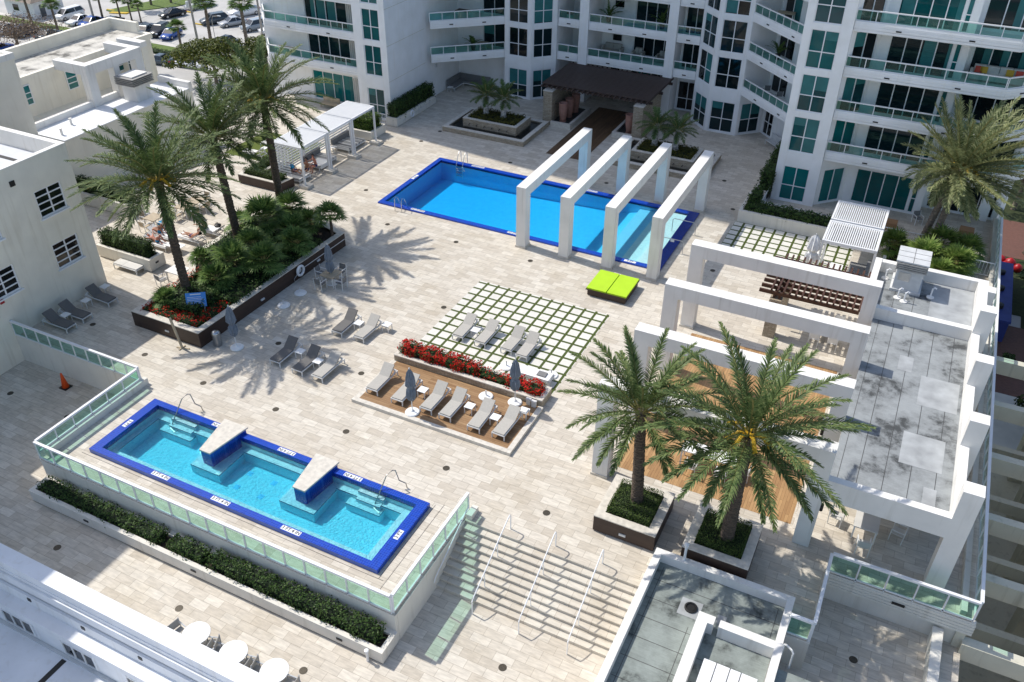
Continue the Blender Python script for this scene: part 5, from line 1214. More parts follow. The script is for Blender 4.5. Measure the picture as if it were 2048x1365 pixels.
# ------------------------------------------------------------------ big brown planter
t = thing('brown_planter', 'long dark brown planter with pale stone rim holding the tall palms', 'planter', (-1.2, -13, 0))
op = [(-3.75, -19.62), (1.25, -19.62), (1.62, -6.3), (-5.4, -6.3 + 2.2), (-5.4, -13.2), (-3.75, -15)]
def ring(mbw, mbc, op, th, z0, z1, capt=.05):
    n = len(op); c = Vector((sum(p[0] for p in op) / n, sum(p[1] for p in op) / n, 0)); ip = []
    for i in range(n):
        p0, p, p1 = Vector((*op[i - 1], 0)), Vector((*op[i], 0)), Vector((*op[(i + 1) % n], 0)); d0 = (p - p0).normalized(); d1 = (p1 - p).normalized()
        n0 = Vector((-d0.y, d0.x, 0)); n1 = Vector((-d1.y, d1.x, 0)); k = (n0 + n1); k = k * (th / max(.2, k.dot(n0))); ip.append((p + k)[:2])
    for i in range(n):
        a, b = op[i], op[(i + 1) % n]; e, f = ip[i], ip[(i + 1) % n]
        mbw.quad((*a, z0), (*b, z0), (*b, z1 - capt), (*a, z1 - capt)); mbw.quad((*f, z0), (*e, z0), (*e, z1 - capt), (*f, z1 - capt))
        mbc.prism([a, b, f, e], z1 - capt, z1)
    return ip
w = MB(); c = MB(); ip = ring(w, c, op, .4, 0, 1.0); w.build('panelled_side', 'brown', t); c.build('stone_rim', 'travcap', t)
m = MB(); m.prism(ip, .6, .82); m.build('soil', 'dark', t)
m = MB(); m.quad((1.634, -6.6, .52), (1.26, -19.3, .52), (1.26, -19.3, .56), (1.634, -6.6, .56)) if False else m.bar((1.612, -6.31, .53), (1.50, -10.5, .53), .02, .05); m.build('joint_strip', 'alu', t)
for x, y, lb in ((1.42, -14.5, 'step light on the brown planter side near the palm shade'), (1.58, -9.2, 'step light on the brown planter side near its far end')):
    m = MB(); m.box(x - .03, x + .05, y - .14, y + .14, .32, .42); tag(m.build('step_light', 'galv'), lb, 'step light')
m = MB(); m.box(-1.3, -1.02, -19.66, -19.6, .36, .46); tag(m.build('step_light', 'galv'), 'step light on the near end of the brown planter', 'step light')
def tor(mb, c, Rr, r, ax):
    v = []; f = []; n, k = 24, 8
    for i in range(n):
        a = 2 * math.pi * i / n
        for j in range(k):
            b = 2 * math.pi * j / k; q = Rr + r * math.cos(b); p = Vector((r * math.sin(b), q * math.cos(a), q * math.sin(a)))
            v.append(Vector(c) + p)
    f = [(i * k + j, ((i + 1) % n) * k + j, ((i + 1) % n) * k + (j + 1) % k, i * k + (j + 1) % k) for i in range(n) for j in range(k)]
    mb.add(v, f); return mb
t = thing('life_ring', 'white life ring hung on the brown planter side', 'life ring', (1.66, -11.1, .6)); tor(MB(), (1.66, -11.1, .62), .3, .085, 0).build('ring_body', 'ringmetal', t, True)
m = MB(); m.lathe([(.16, 0), (.16, .03)], (0, 0, 0), 16); m.xf(Matrix.Translation((1.57, -11.1, .62)) @ Matrix.Rotation(R(90), 4, 'Y')); m.build('bracket', 'galv', t)
MB().tube([(1.62, -11.4, .5), (1.64, -11.75, .35), (1.62, -11.7, .1), (1.62, -11.3, .12)], .012, 5).build('rope', 'galv', t)
t = thing('trash_bin', 'round stainless bin standing at the corner of the brown planter', 'bin', (1.85, -18.94, 0)); MB().lathe([(.22, 0), (.24, .03), (.24, .72), (.25, .74)], (1.85, -18.94, 0), 20).build('bin_body', 'metal', t, True); MB().lathe([(.25, 0), (.23, .1), (.15, .17), (.02, .2)], (1.85, -18.94, .74), 20).build('dome_lid', 'metal', t, True)
t = thing('timber_post', 'weathered leaning post with a cross foot before the brown planter', 'post', (.3, -20.1, 0)); MB().tube([(.3, -20.1, 0), (.0, -20.15, 1.95)], .07, 8).build('post', 'teak', t); m = MB(); m.bar((.0, -20.2, .03), (.75, -20.0, .03), .08, .05); m.bar((.3, -20.35, .03), (.3, -19.85, .03), .08, .05); m.build('foot', 'teak', t)
# pool rules board
t = thing('notice_board', 'tilted bright blue notice board among the flowers in the brown planter', 'sign', (-.5, -17.75, .9))
bw = MB(); bw.box(-.56, .56, -.02, .02, 0, .82); bo = bw.build('board', 'sign', t, world=False)
lm = MB()
lm.box(-.3, .3, -.024, -.021, .7, .755)
for i in range(6): lm.box(-.48, .48 - .09 * ((i * 7) % 3), -.024, -.021, .12 + i * .088, .142 + i * .088)
lm.build('printed_lines', 'signwhite', bo, world=False)
pm = MB(); pm.box(-.45, -.4, .0, .04, -.3, .02); pm.box(.4, .45, .0, .04, -.3, .02); pm.build('stake', 'galv', t, world=False)
t.location = (-.5, -17.75, 1.15); t.rotation_euler = (R(-24), 0, R(36))

# date palms
date_palm('tall date palm behind the blue notice board in the brown planter', (-2.19, -16.74, .8), (-2.26, -16.82, 8.25), .26, .23, 4.4, 60, seed=11, low=-.5)
date_palm('middle tall date palm of the brown planter by the sunbathers', (-4.04, -10.13, .8), (-4.28, -10.38, 8.1), .26, .23, 4.1, 58, seed=12, low=-.45, fruit=False)
date_palm('tall date palm in the brown planter nearest the cabanas', (-4.1, -5.6, .8), (-4.25, -5.52, 8.7), .26, .23, 4.5, 60, seed=13, low=-.45)
date_palm('leaning pair trunked palm ruffled by wind beside the right tower block', (36.75, 11.0, .2), (37.2, 11.5, 5.7), .22, .2, 4.7, 100, 'palmyellow', 14, wind=(.24, .1, .10), low=-.6, trunkm='bark')
trunk_mb((36.1, 11.25, .2), (36.85, 11.55, 5.5), .22, .2, 28).build('trunk', 'bark', [o for o in bpy.data.objects if o.get('label', '').startswith('leaning pair')][0])
date_palm('date palm in the left dark planter box by the stairs', (27.28, -20.85, .8), (27.0, -20.9, 6.1), .26, .2, 3.5, 42, 'palmleaf', 15, leaf_len=.47, low=-.38, fruit=False)
date_palm('date palm in the right dark planter box before the pavilion', (31.3, -21.15, .8), (31.3, -21.15, 6.75), .28, .22, 4.2, 50, 'palmleaf', 16, leaf_len=.47, low=-.55)
# fan palms
FP = [make_fan_palm(34, .9, .8, .62, 21), make_fan_palm(28, .6, .75, .58, 22), make_fan_palm(28, 1.6, .6, .55, 23), make_fan_palm(34, .5, .8, .62, 24, 'fan2')]
spots = [(0, -2.9, -8.6, .8, 1.35, 'largest fan palm clump between the two far tall palm trunks'), (0, -2.7, -6.4, .8, 1.1, 'fan palm at the foot of the farthest tall palm'), (1, -.7, -6.8, .8, 1.0, 'fan palm in the middle of the far end of the brown planter'), (2, 1.15, -7.0, .8, 1.05, 'slender fan palm at the far right corner of the brown planter'), (1, -.9, -8.4, .8, 1.2, 'fan palm behind the life ring end of the brown planter'), (0, .55, -9.9, .8, 1.0, 'fan palm leaning over the rim by the upper planter light'), (0, .3, -12.7, .8, 1.1, 'fan palm leaning over the rim beside the life ring'), (0, -1.3, -13.6, .8, 1.15, 'fan palm in the centre of the brown planter'), (2, -2.9, -14.5, .8, .8, 'small fan palm left of the nearest tall palm'), (1, -1.3, -15.2, .8, 1.05, 'fan palm just behind the nearest tall palm trunk'), (1, -2.0, -11.0, .8, 1.1, 'dark fan palm deep in the middle of the brown planter'), (1, -2.6, -18.0, .7, .8, 'low fan palm at the near left corner of the brown planter'), (1, -4.6, -9.0, .8, 1.0, 'fan palm at the left edge of the brown planter by the middle palm'),
         (3, 34.55, 9.0, .3, 1.0, 'bright fan palm left of the leaning palm by the right tower block'), (3, 37.3, 10.4, .3, 1.15, 'bright fan palm right behind the leaning palm trunks'), (3, 36.4, 7.8, .3, 1.2, 'bright fan palm in front of the leaning palm trunks'), (3, 38.3, 8.0, .3, 1.15, 'bright fan palm right of the leaning palm, nearest the exhaust unit'), (3, 38.8, 10.3, .3, 1.05, 'bright fan palm near the white slatted gate'), (3, 37.5, 6.6, .3, .9, 'low bright fan palm behind the small roof parapet')]
for k, x, y, z, s_, lb in spots:
    p = FP[k]; rz = random.uniform(0, 6.28)
    if p['label'] == 'x': p.location = (x, y, z); p.scale = (s_,) * 3; p.rotation_euler = (0, 0, rz); p['label'] = lb; p['group'] = 'bushy fan palms'
    else: dup(p, (x, y, z), rz, lb, 'bushy fan palms', s_)
flower_bed('red flowering shrubs along the near end of the brown planter', -3.3, .7, -19.2, -18.45, .8, 1.12, leafm='clusia', fd=110, dens=300)
flower_bed('red flowering shrubs below the blue notice board beside the rim', .1, .85, -18.4, -16.6, .8, 1.1, leafm='clusia', fd=100, dens=300)
flower_bed('coral flowers along the left edge of the brown planter', -3.3, -2.9, -18.3, -14.4, .8, 1.35, 'pink', 'clusia', 300, 90)
hedge('dark leafy ground cover filling the middle of the brown planter', -3.0, 1.1, -16.4, -8.0, .75, 1.2, 'clusia', 150, .14, 'ground_cover', 'shrubs', lump=.16, rough=.16)
hedge('dark leafy shrubs round the nearest tall palm trunk', -2.8, -.2, -18.3, -16.2, .75, 1.45, 'clusia', 200, .13, 'ground_cover', 'shrubs', lump=.16, rough=.16)
hedge('dark shrubs at the far left of the brown planter', -4.9, -2.6, -13.0, -5.2, .75, 1.3, 'clusia', 130, .14, 'ground_cover', 'shrubs', lump=.16, rough=.16)

# two square planters by the stairs
for x0, x1, y0, y1, lb, hl in ((25.86, 28.6, -22.33, -19.55, 'left square brown planter box by the stairs', 'clipped box hedge round the left square planter palm'), (29.76, 32.5, -22.3, -19.6, 'right square brown planter box behind the grey corner roof', 'clipped box hedge round the right square planter palm')):
    planter_box('brown_planter', lb, x0, x1, y0, y1, 0, .95, 'brown', 'travcap', .38, group='square brown planter boxes')
    hedge(hl, x0 + .42, x1 - .42, y0 + .42, y1 - .42, .6, 1.28, 'box', 700, .06, lump=.03, rough=.05, group='clipped hedges of the square planters')
m = MB(); m.box(27.05, 27.35, -22.37, -22.33, .3, .42); tag(m.build('step_light', 'galv'), 'step light on the left square brown planter box', 'step light')

# green lounge bed
t = thing('lounge_bed', 'low brown box bed with two lime green cushions beside the portal frames', 'lounge bed', (19.6, -3.6, 0))
m = MB(); m.box(18.4, 20.85, -4.7, -2.38, .05, .42); m.box(18.3, 20.93, -4.78, -2.32, .42, .48); m.build('box_base', 'brown', t)
for a in ((18.34, 19.6, -4.74, -2.36), (19.66, 20.9, -4.74, -2.36)): m = MB(); m.box(*a, .48, .58); m.build('cushion', 'lime', t)

# ------------------------------------------------------------------ cabanas
for i, (y0, y1) in enumerate(((-.35, 2.85), (2.98, 6.05), (6.18, 9.35))):
    nm = ('nearest the brown planter', 'in the middle of the row', 'nearest the tower')[i]
    t = thing('cabana', 'white slat roofed cabana ' + nm, 'cabana', (-7.5, (y0 + y1) / 2, 0), 0, 'white cabanas beside the pool')
    x0, x1 = -8.9, -6.2
    m = MB(); m.bar((x0, y0 + .05, 3.12), (x1, y0 + .05, 3.12), .1, .16); m.bar((x0, y1 - .05, 3.12), (x1, y1 - .05, 3.12), .1, .16); m.bar((x0 + .05, y0 + .1, 3.12), (x0 + .05, y1 - .1, 3.12), .1, .16); m.bar((x1 - .05, y0 + .1, 3.12), (x1 - .05, y1 - .1, 3.12), .1, .16); m.build('roof_frame', 'rail', t)
    m = MB(); n = 24
    for k in range(n): y = y0 + .14 + (y1 - y0 - .28) * (k + .5) / n; m.box(x0 + .1, x1 - .1, y - .043, y + .043, 3.17, 3.195)
    m.build('roof_slats', 'rail', t)
    for x in (x0 + .08, x1 - .08):
        for y in (y0 + .08, y1 - .08): m = MB(); m.bar((x, y, .2 if x > -8 else 0), (x, y, 3.05), .13, .13); m.build('post', 'rail', t)
    m = MB()
    for k in range(12): z = .35 + k * .21; m.bar((x0, y0 + .1, z), (x0, y1 - .1, z), .02, .11, up=(1, 0, 0)) if False else m.box(x0 - .02, x0 + .01, y0 + .1, y1 - .1, z, z + .12)
    for y in (y0 + 1.0, y0 + 2.1): m.box(x0 - .05, x0 - .02, y - .04, y + .04, 0, 3.0)
    m.build('back_screen', 'rail', t)
    if i == 0:
        m = MB()
        for k in range(12): z = .35 + k * .21; m.box(x0 + .02, x0 + 1.5, y0 - .01, y0 + .02, z, z + .12)
        m.build('side_screen', 'rail', t)
for y, lb in ((-.2, 'pale concrete foot under the near end post of the cabanas'), (2.92, 'pale concrete foot between the first two cabanas'), (6.1, 'pale concrete foot between the last two cabanas'), (9.25, 'pale concrete foot under the far end post of the cabanas')):
    m = MB(); m.box(-6.7, -5.85, y - .38, y + .38, 0, .22); tag(m.build('concrete_foot', 'travcap'), lb, 'post base', 'concrete feet of the cabanas')
def daybed(lb, x0, x1, y0, y1):
    t = thing('daybed', lb, 'daybed', ((x0 + x1) / 2, (y0 + y1) / 2, 0), 0, 'striped daybeds in the cabanas')
    m = MB(); m.box(x0, x1, y0, y1, .2, .28); m.build('platform', 'alu', t); m = MB(); m.box(x0 + .1, x1 - .03, y0 + .03, y1 - .03, .28, .42); m.build('mattress', 'stripe', t)
    m = MB(); m.box(x0, x0 + .16, y0 + .03, y1 - .03, .42, .85); m.build('back_cushion', 'greycush', t)
    for x in (x0 + .06, x1 - .06):
        for y in (y0 + .06, y1 - .06): m = MB(); m.bar((x, y, 0), (x, y, .2), .06, .06); m.build('leg', 'alu', t)
daybed('striped daybed with a man lying on it in the near cabana', -8.8, -6.95, -.05, 1.35); daybed('striped daybed half covered by a white sheet in the middle cabana', -8.8, -7.1, 2.6, 4.9); daybed('striped daybed in the cabana nearest the tower', -8.8, -7.05, 6.5, 8.9)
m = MB(); m.box(-8.1, -7.06, 2.75, 3.9, .425, .45); m.box(-7.09, -7.05, 2.75, 3.9, .1, .44); tag(m.build('sheet', 'towel'), 'white sheet over the daybed in the middle cabana', 'sheet')
# brown planter with hedge beside the cabana
t = thing('brown_planter', 'L shaped low brown planter with clipped hedge before the cabanas', 'planter', (-9.5, -.8, 0)); w = MB(); c = MB()
ip = ring(w, c, [(-11.25, -1.9), (-7.35, -1.9), (-7.1, -.5), (-9.8, -.5), (-9.8, 1.5), (-11.25, 1.5)], .25, .06, .75); w.build('panelled_side', 'brown', t); c.build('stone_rim', 'travcap', t); m = MB(); m.prism(ip, .4, .62); m.build('soil', 'dark', t)
hedge('clipped bright hedge along the front of the L shaped planter', -10.95, -7.45, -1.62, -.78, .5, 1.15, 'box', 420, .08, lump=.05); hedge('clipped bright hedge along the side of the L shaped planter', -10.95, -10.1, -.7, 1.2, .5, 1.15, 'box', 420, .08, lump=.05)
planter_box('cream_planter', 'square cream planter with bright shrub behind the far cabana', -9.4, -6.88, 9.45, 11.65, 0, .75, 'creamwall', 'creamwall', .22); hedge('bright green shrub in the square cream planter', -9.1, -7.1, 9.75, 11.4, .5, 1.75, 'hedge2', 300, .12, lump=.15, rough=.15)
planter_box('cream_planter', 'long cream planter with dark hedge against the side wall of the left wing', -7.7, -6.62, 13.05, 19.75, 0, .78, 'creamwall', 'creamwall', .18); hedge('dark glossy hedge along the side wall of the left wing', -7.62, -6.75, 13.2, 19.6, .5, 1.85, 'hedge', 300, .13, lump=.14, rough=.14)
t = thing('life_ring', 'pale life ring fixed to the long cream planter of the left wing', 'life ring', (-6.6, 15.5, .45)); tor(MB(), (-6.56, 15.5, .45), .25, .07, 0).build('ring_body', 'ringmetal', t); MB().tube([(-6.58, 14.0, .3), (-6.58, 18.8, .5)], .02, 5).build('reach_pole', 'galv', t)
t = thing('garden_gate', 'small white slatted gate beside the hedge of the left wing', 'gate', (-8.4, 13.2, 0)); m = MB()
m.bar((-8.9, 13.1, .95), (-7.75, 13.1, .95), .05, .05); m.bar((-8.9, 13.1, .15), (-7.75, 13.1, .15), .05, .05); m.build('gate_rail', 'rail', t); m = MB()
for k in range(8): m.bar((-8.85 + k * .155, 13.1, .0), (-8.85 + k * .155, 13.1, 1.0), .03, .03)
m.build('gate_slats', 'rail', t)
t = thing('garden_bench', 'grey slatted bench under the left wing balcony', 'bench', (-14.6, 14.3, 0)); m = MB(); m.box(-15.5, -13.7, 14.0, 14.6, .36, .42); m.build('seat', 'teak', t); m = MB(); m.box(-15.5, -13.7, 14.6, 14.68, .45, .85); m.build('backrest', 'teak', t)
for x in (-15.4, -13.8):
    for y in (14.05, 14.55): m = MB(); m.bar((x, y, 0), (x, y, .36), .07, .07); m.build('leg', 'teak', t)
chair(CH, -13.0, 13.9, 0, R(-120), 'grey chair beside the slatted bench of the left wing', 'chairs round the square teak table')
# left terrace cream planters
planter_box('cream_planter', 'cream planter with dark clipped hedge beside the flat pale lounger', -11.9, -7.3, -14.75, -13.5, 0, .86, 'creamwall', 'creamwall', .2); hedge('dark clipped hedge in the cream planter by the sunbathers', -11.8, -7.75, -14.5, -13.7, .6, 1.75, 'hedge', 330, .1, lump=.08)
planter_box('cream_planter', 'tall cream planter wall at the back of the left terrace', -19.9, -14.2, -9.85, -8.6, 0, .95, 'creamwall', 'creamwall', .2); hedge('dark hedge at the back of the left terrace', -19.6, -14.5, -9.6, -8.8, .6, 1.8, 'hedge', 200, .12, lump=.1)
m = MB(); m.box(-7.35, -7.28, -14.3, -14.05, .42, .54); tag(m.build('step_light', 'black'), 'black step light on the end of the cream hedge planter', 'step light')

# ------------------------------------------------------------------ fountain gardens and entrance pergola
def fountain(x0, lb, hl, pl):
    x1 = x0 + 7.7
    t = thing('stone_fountain', lb, 'fountain', (x0 + 3.8, 16.8, 0)); w = MB()
    for a in ((x0, x1, 14.2, 14.58), (x0, x1, 18.95, 19.33), (x0, x0 + .38, 14.58, 18.95), (x1 - .38, x1, 14.58, 18.95)): w.box(*a, 0, .4)
    w.build('basin_wall', 'stone', t); c = MB(); e = .015
    for a in ((x0 - e, x1 + e, 14.2 - e, 14.58), (x0 - e, x1 + e, 18.95, 19.33 + e), (x0 - e, x0 + .38, 14.58, 18.95), (x1 - .38, x1 + e, 14.58, 18.95)): c.box(*a, .4, .45)
    c.build('coping', 'travcap', t); m = MB(); m.box(x0 + .38, x1 - .38, 14.58, 18.95, .02, .06); m.build('basin_floor', 'basindark', t); m = MB(); m.box(x0 + .36, x1 - .36, 14.56, 18.97, .015, .3); m.build('water', 'waterdark', t)
    b0, b1 = x0 + 1.35, x0 + 6.45
    w = MB()
    for a in ((b0, b1, 15.4, 15.7), (b0, b1, 18.0, 18.3), (b0, b0 + .3, 15.7, 18.0), (b1 - .3, b1, 15.7, 18.0)): w.box(*a, .05, .98)
    w.build('planter_wall', 'stone', t); c = MB()
    for a in ((b0 - e, b1 + e, 15.4 - e, 15.7), (b0 - e, b1 + e, 18.0, 18.3 + e), (b0 - e, b0 + .3, 15.7, 18.0), (b1 - .3, b1 + e, 15.7, 18.0)): c.box(*a, .98, 1.03)
    c.build('planter_coping', 'travcap', t)
    s = MB()
    for k in range(6): s.tube([(b0 + .7 + k * .72, 15.39, .62), (b0 + .7 + k * .72, 15.2, .6), (b0 + .7 + k * .72, 15.16, .53)], .03, 5)
    s.build('water_spouts', 'black', t)
    hedge(hl, b0 + .34, b1 - .34, 15.74, 17.96, .8, 1.22, 'olive', 260, .1, 'ground_cover', 'shrubs', lump=.1)
    for k, (x, y) in enumerate(((b0 + 1.35, 17.1), (b0 + 3.1, 17.0))):
        date_palm(pl[k], (x, y, 1.0), (x + .05, y + .05, 2.75), .24, .17, 1.5, 26, 'palmleaf2', 40 + k + int(x0), name='pygmy_palm', fruit=False, leaf_len=.6, low=-.5, group='pygmy palms of the fountains', trunkm='trunkw', rings=8)
fountain(-2.75, 'left stone fountain basin with raised planter and two pygmy palms', 'olive ground cover of the left fountain planter', ('left pygmy palm of the left stone fountain', 'right pygmy palm of the left stone fountain'))
fountain(12.55, 'right stone fountain basin with raised planter behind the portal frames', 'olive ground cover of the right fountain planter', ('left pygmy palm of the right stone fountain', 'right pygmy palm of the right stone fountain'))
t = thing('entrance_pergola', 'dark timber pergola on split stone walls over the entrance runner', 'pergola', (8.7, 23, 0))
for x0, x1 in ((4.22, 5.05), (12.42, 13.25)):
    m = MB(); m.box(x0, x1, 19.65, 24.6, 0, 2.95); o = m.build('stone_wall', 'stone', t); c = MB(); c.box(x0 - .03, x1 + .03, 19.62, 24.63, 2.95, 3.0); c.build('wall_cap', 'travcap', o)
m = MB()
for y in (20.6, 23.3, 26.0): m.box(3.7, 13.7, y - .09, y + .09, 3.0, 3.2)
m.build('main_beams', 'brownwood', t); m = MB()
for k in range(21): x = 3.95 + k * .475; m.box(x - .045, x + .045, 19.75, 26.95, 3.2, 3.36)
m.build('rafters', 'brownwood', t); m = MB()
for k in range(22): y = 20.3 + k * .285; m.box(3.8, 13.55, y - .085, y + .085, 3.36, 3.45)
m.build('battens', 'brownwood', t)
for x0, x1, y0, y1, lb in ((5.06, 6.95, 19.4, 24.2, 'stone water trough left of the timber runner under the pergola'), (10.7, 12.41, 19.6, 24.2, 'stone water trough right of the timber runner under the pergola')):
    t = thing('water_trough', lb, 'fountain', ((x0 + x1) / 2, 21.8, 0)); w = MB(); q = .26
    for a in ((x0, x1, y0, y0 + q), (x0, x1, y1 - q, y1), ) + (((x1 - q, x1, y0 + q, y1 - q),) if x0 < 8 else ((x0, x0 + q, y0 + q, y1 - q),)): w.box(*a, 0, .45)
    w.build('trough_wall', 'travcap', t); m = MB(); m.box(x0 + .01, x1 - .01, y0 + .1, y1 - .1, .02, .3); m.build('dark_water', 'basindark', t)
def urn(x, y, lb):
    t = thing('urn', lb, 'urn', (x, y, .3), 0, 'tall terracotta urns'); MB().lathe([(.2, 0), (.26, .1), (.36, .75), (.39, 1.25), (.37, 1.45), (.4, 1.5), (.4, 1.56), (.33, 1.56), (.31, 1.4)], (x, y, .38), 24).build('urn_body', 'terra', t, True); MB().lathe([(.3, 0), (.3, .08)], (x, y, .3), 16).build('foot', 'terra', t)
    MB().tube([(x - .75, y, 1.75), (x - .3, y, 1.8), (x - .1, y, 1.7)], .03, 5).build('water_spout', 'black', t)
urn(5.87, 20.3, 'tall terracotta urn nearest the pool under the pergola'); urn(5.9, 21.6, 'middle terracotta urn under the pergola'); urn(5.95, 22.9, 'terracotta urn nearest the tower under the pergola'); urn(11.95, 20.4, 'terracotta urn right of the timber runner, nearest the pool'); urn(11.95, 22.3, 'terracotta urn right of the timber runner, half hidden by the stone wall')
# corner sofa
t = thing('corner_sofa', 'grey L shaped outdoor sofa in the left recess of the tower', 'sofa', (-6, 25, 0))
m = MB(); m.box(-7.5, -6.7, 23.4, 25.9, .3, .42); m.box(-6.7, -4.2, 25.1, 25.9, .3, .42); m.build('seat_cushions', 'greycush', t); m = MB(); m.box(-7.58, -7.42, 23.4, 26.0, .42, .92); m.box(-7.42, -4.2, 25.86, 26.0, .42, .92); m.build('back_cushions', 'greycush', t); m = MB(); m.box(-7.52, -6.68, 23.36, 25.92, .22, .3); m.box(-6.68, -4.16, 25.08, 25.92, .22, .3)
m.build('frame', 'alu', t)
for x, y in ((-7.4, 23.45), (-6.75, 23.45), (-4.3, 25.15), (-4.3, 25.8), (-6.75, 25.1), (-7.4, 25.8)): m = MB(); m.bar((x, y, 0), (x, y, .22), .06, .06); m.build('leg', 'alu', t)
t = thing('garden_bench', 'grey slatted seat below the angled balconies', 'bench', (23.6, 23.6, 0)); m = MB(); m.bar((22.9, 24.3, .38), (24.2, 23.0, .38), .55, .06); m.build('seat', 'galv', t); m = MB(); m.bar((23.1, 24.6, .65), (24.45, 23.25, .65), .05, .5); m.build('backrest', 'galv', t)
for x, y in ((22.75, 24.05), (23.95, 22.85), (23.2, 24.5), (24.4, 23.3)): m = MB(); m.bar((x, y, 0), (x, y, .38), .05, .05); m.build('leg', 'galv', t)

# ------------------------------------------------------------------ tower terrace on the right
t = thing('cream_planter', 'long L shaped cream planter with shrubs round the right tower terrace', 'planter', (27, 10, 0)); m = MB()
m.box(24.15, 30.6, 9.2, 9.42, 0, .86); m.box(24.15, 24.37, 9.42, 12.75, 0, .86); m.box(24.37, 25.2, 12.55, 12.75, 0, .86); m.box(24.4, 24.62, 12.75, 19.9, 0, 1.0); m.box(24.37, 25.2, 12.76, 12.9, 0, 1.0); m.box(25.0, 30.6, 10.75, 10.9, 0, .6); m.build('planter_wall', 'creamwall', t)
m = MB(); m.box(24.37, 30.6, 9.42, 10.75, .4, .6); m.box(24.37, 25.0, 10.75, 12.55, .4, .6); m.box(24.62, 25.4, 12.9, 19.8, .4, .7); m.build('soil', 'dark', t)
hedge('glossy shrubs along the front of the right tower terrace', 24.5, 30.4, 9.5, 10.6, .6, 1.2, 'clusia', 260, .13, lump=.18, rough=.15); hedge('glossy shrubs at the corner of the right tower terrace', 24.45, 25.1, 10.6, 12.5, .6, 1.45, 'clusia', 260, .13, lump=.15, rough=.15); hedge('tall dark shrubs against the west side of the right tower block', 24.6, 25.4, 13.0, 19.6, .6, 2.3, 'hedge', 260, .13, lump=.15, rough=.15)
def slat_rail(lb, pts, h=1.0):
    t = thing('white_railing', lb, 'railing', (*pts[0], 0)); m = MB(); s = MB()
    for a, b in zip(pts[:-1], pts[1:]):
        m.bar((*a, h), (*b, h), .05, .05); m.bar((*a, .12), (*b, .12), .04, .04); A = Vector((*a, 0)); B = Vector((*b, 0)); n = max(2, int((B - A).length / .14))
        for i in range(n + 1): p = A + (B - A) * (i / n); s.bar((p.x, p.y, .1), (p.x, p.y, h), .02, .02)
    m.build('rail', 'rail', t); s.build('balusters', 'rail', t)
slat_rail('white railing between shrubs and the right tower terrace', [(25.3, 14.6), (25.3, 10.95), (34, 10.95), (37.5, 10.95)])
t = thing('slatted_pergola', 'white slatted two bay pergola in front of the right tower block', 'pergola', (32.1, 6, 0))
for y0, y1 in ((3.05, 6.0), (6.2, 9.15)):
    m = MB(); m.bar((30.55, y0, 3.0), (30.55, y1, 3.0), .12, .18); m.bar((33.65, y0, 3.0), (33.65, y1, 3.0), .12, .18); m.bar((30.6, y0 + .06, 3.0), (33.6, y0 + .06, 3.0), .12, .18); m.bar((30.6, y1 - .06, 3.0), (33.6, y1 - .06, 3.0), .12, .18); m.build('roof_frame', 'rail', t)
    m = MB()
    for k in range(24): x = 30.68 + k * .126; m.box(x - .033, x + .033, y0 + .12, y1 - .12, 2.98, 3.07)
    m.build('roof_slats', 'rail', t)
    for x in (30.56, 33.64):
        for y in (y0 + .08, y1 - .08): m = MB(); m.bar((x, y, 0), (x, y, 2.92), .13, .13); m.build('post', 'rail', t)
t = thing('outdoor_sofa', 'pale grey sectional seat in the shadow of the white slatted pergola', 'sofa', (33, 5, 0)); m = MB(); m.box(32.3, 33.5, 4.2, 6.2, .2, .42); m.build('seat_cushions', 'greycush', t); m = MB(); m.box(33.3, 33.5, 4.2, 6.2, .42, .8); m.build('back_cushions', 'greycush', t); m = MB(); m.box(32.3, 33.5, 4.15, 6.25, .1, .2); m.build('frame', 'alu', t)
t = thing('low_table', 'low white table in front of the pale sectional seat', 'table', (31.6, 5.0, 0)); m = MB(); m.box(31.2, 31.95, 4.5, 5.5, .38, .42); m.build('table_top', 'table', t); m = MB(); m.box(31.3, 31.85, 4.6, 5.4, 0, .38); m.build('pedestal', 'alu', t)
for i, (x, y) in enumerate(((31.0, 3.6), (32.0, 3.5))): chair(CP, x, y, 0, R(180), ('pale chair at the near left of the white slatted pergola', 'pale chair at the near right of the white slatted pergola')[i], 'chairs in the shaded corner patio')
# brown pergola between pavilion beams
t = thing('brown_pergola', 'small red brown timber grid pergola on stone piers under the pavilion beams', 'pergola', (31.2, -2, 0))
for y in (-4.1, -.55): m = MB(); m.box(29.02, 29.66, y - .08, y + .55, 0, 2.5); m.build('stone_pier', 'stone', t)
m = MB()
for y in (-3.95, -3.35, -2.75, -2.15, -.55, .05):
    m.prism([(28.35, y - .06), (33.72, y - .06), (33.72, y + .06), (28.35, y + .06)], 2.72, 2.92)
m.build('long_beams', 'redwood', t); m = MB()
for k in range(15): x = 29.0 + k * .335; m.box(x - .05, x + .05, -4.0, -2.1, 2.92, 3.06)
m.build('cross_slats', 'redwood', t); m = MB()
for k in range(15): x = 29.0 + k * .335; m.box(x - .05, x + .05, -.6, .45, 2.92, 3.06)
m.build('rear_slats', 'redwood', t); m = MB()
for x in (29.2, 29.5): m.box(x - .06, x + .06, -4.0, .3, 2.5, 2.72)
m.build('pier_beams', 'redwood', t)
for i, (x, y) in enumerate(((33.95, 13.0), (38.8, 14.2))):
    m = MB(); m.box(x - .45, x + .45, y - .4, y + .4, .0, .55); tag(m.build('storage_box', 'cardboard'), ('brown storage box left of the leaning palm on the tower terrace', 'brown storage box right of the leaning palm on the tower terrace')[i], 'box')
chair(CH, 35.6, 14.6, 0, R(30), 'dark chair by the sliding doors behind the leaning palm', 'chairs round the square teak table')
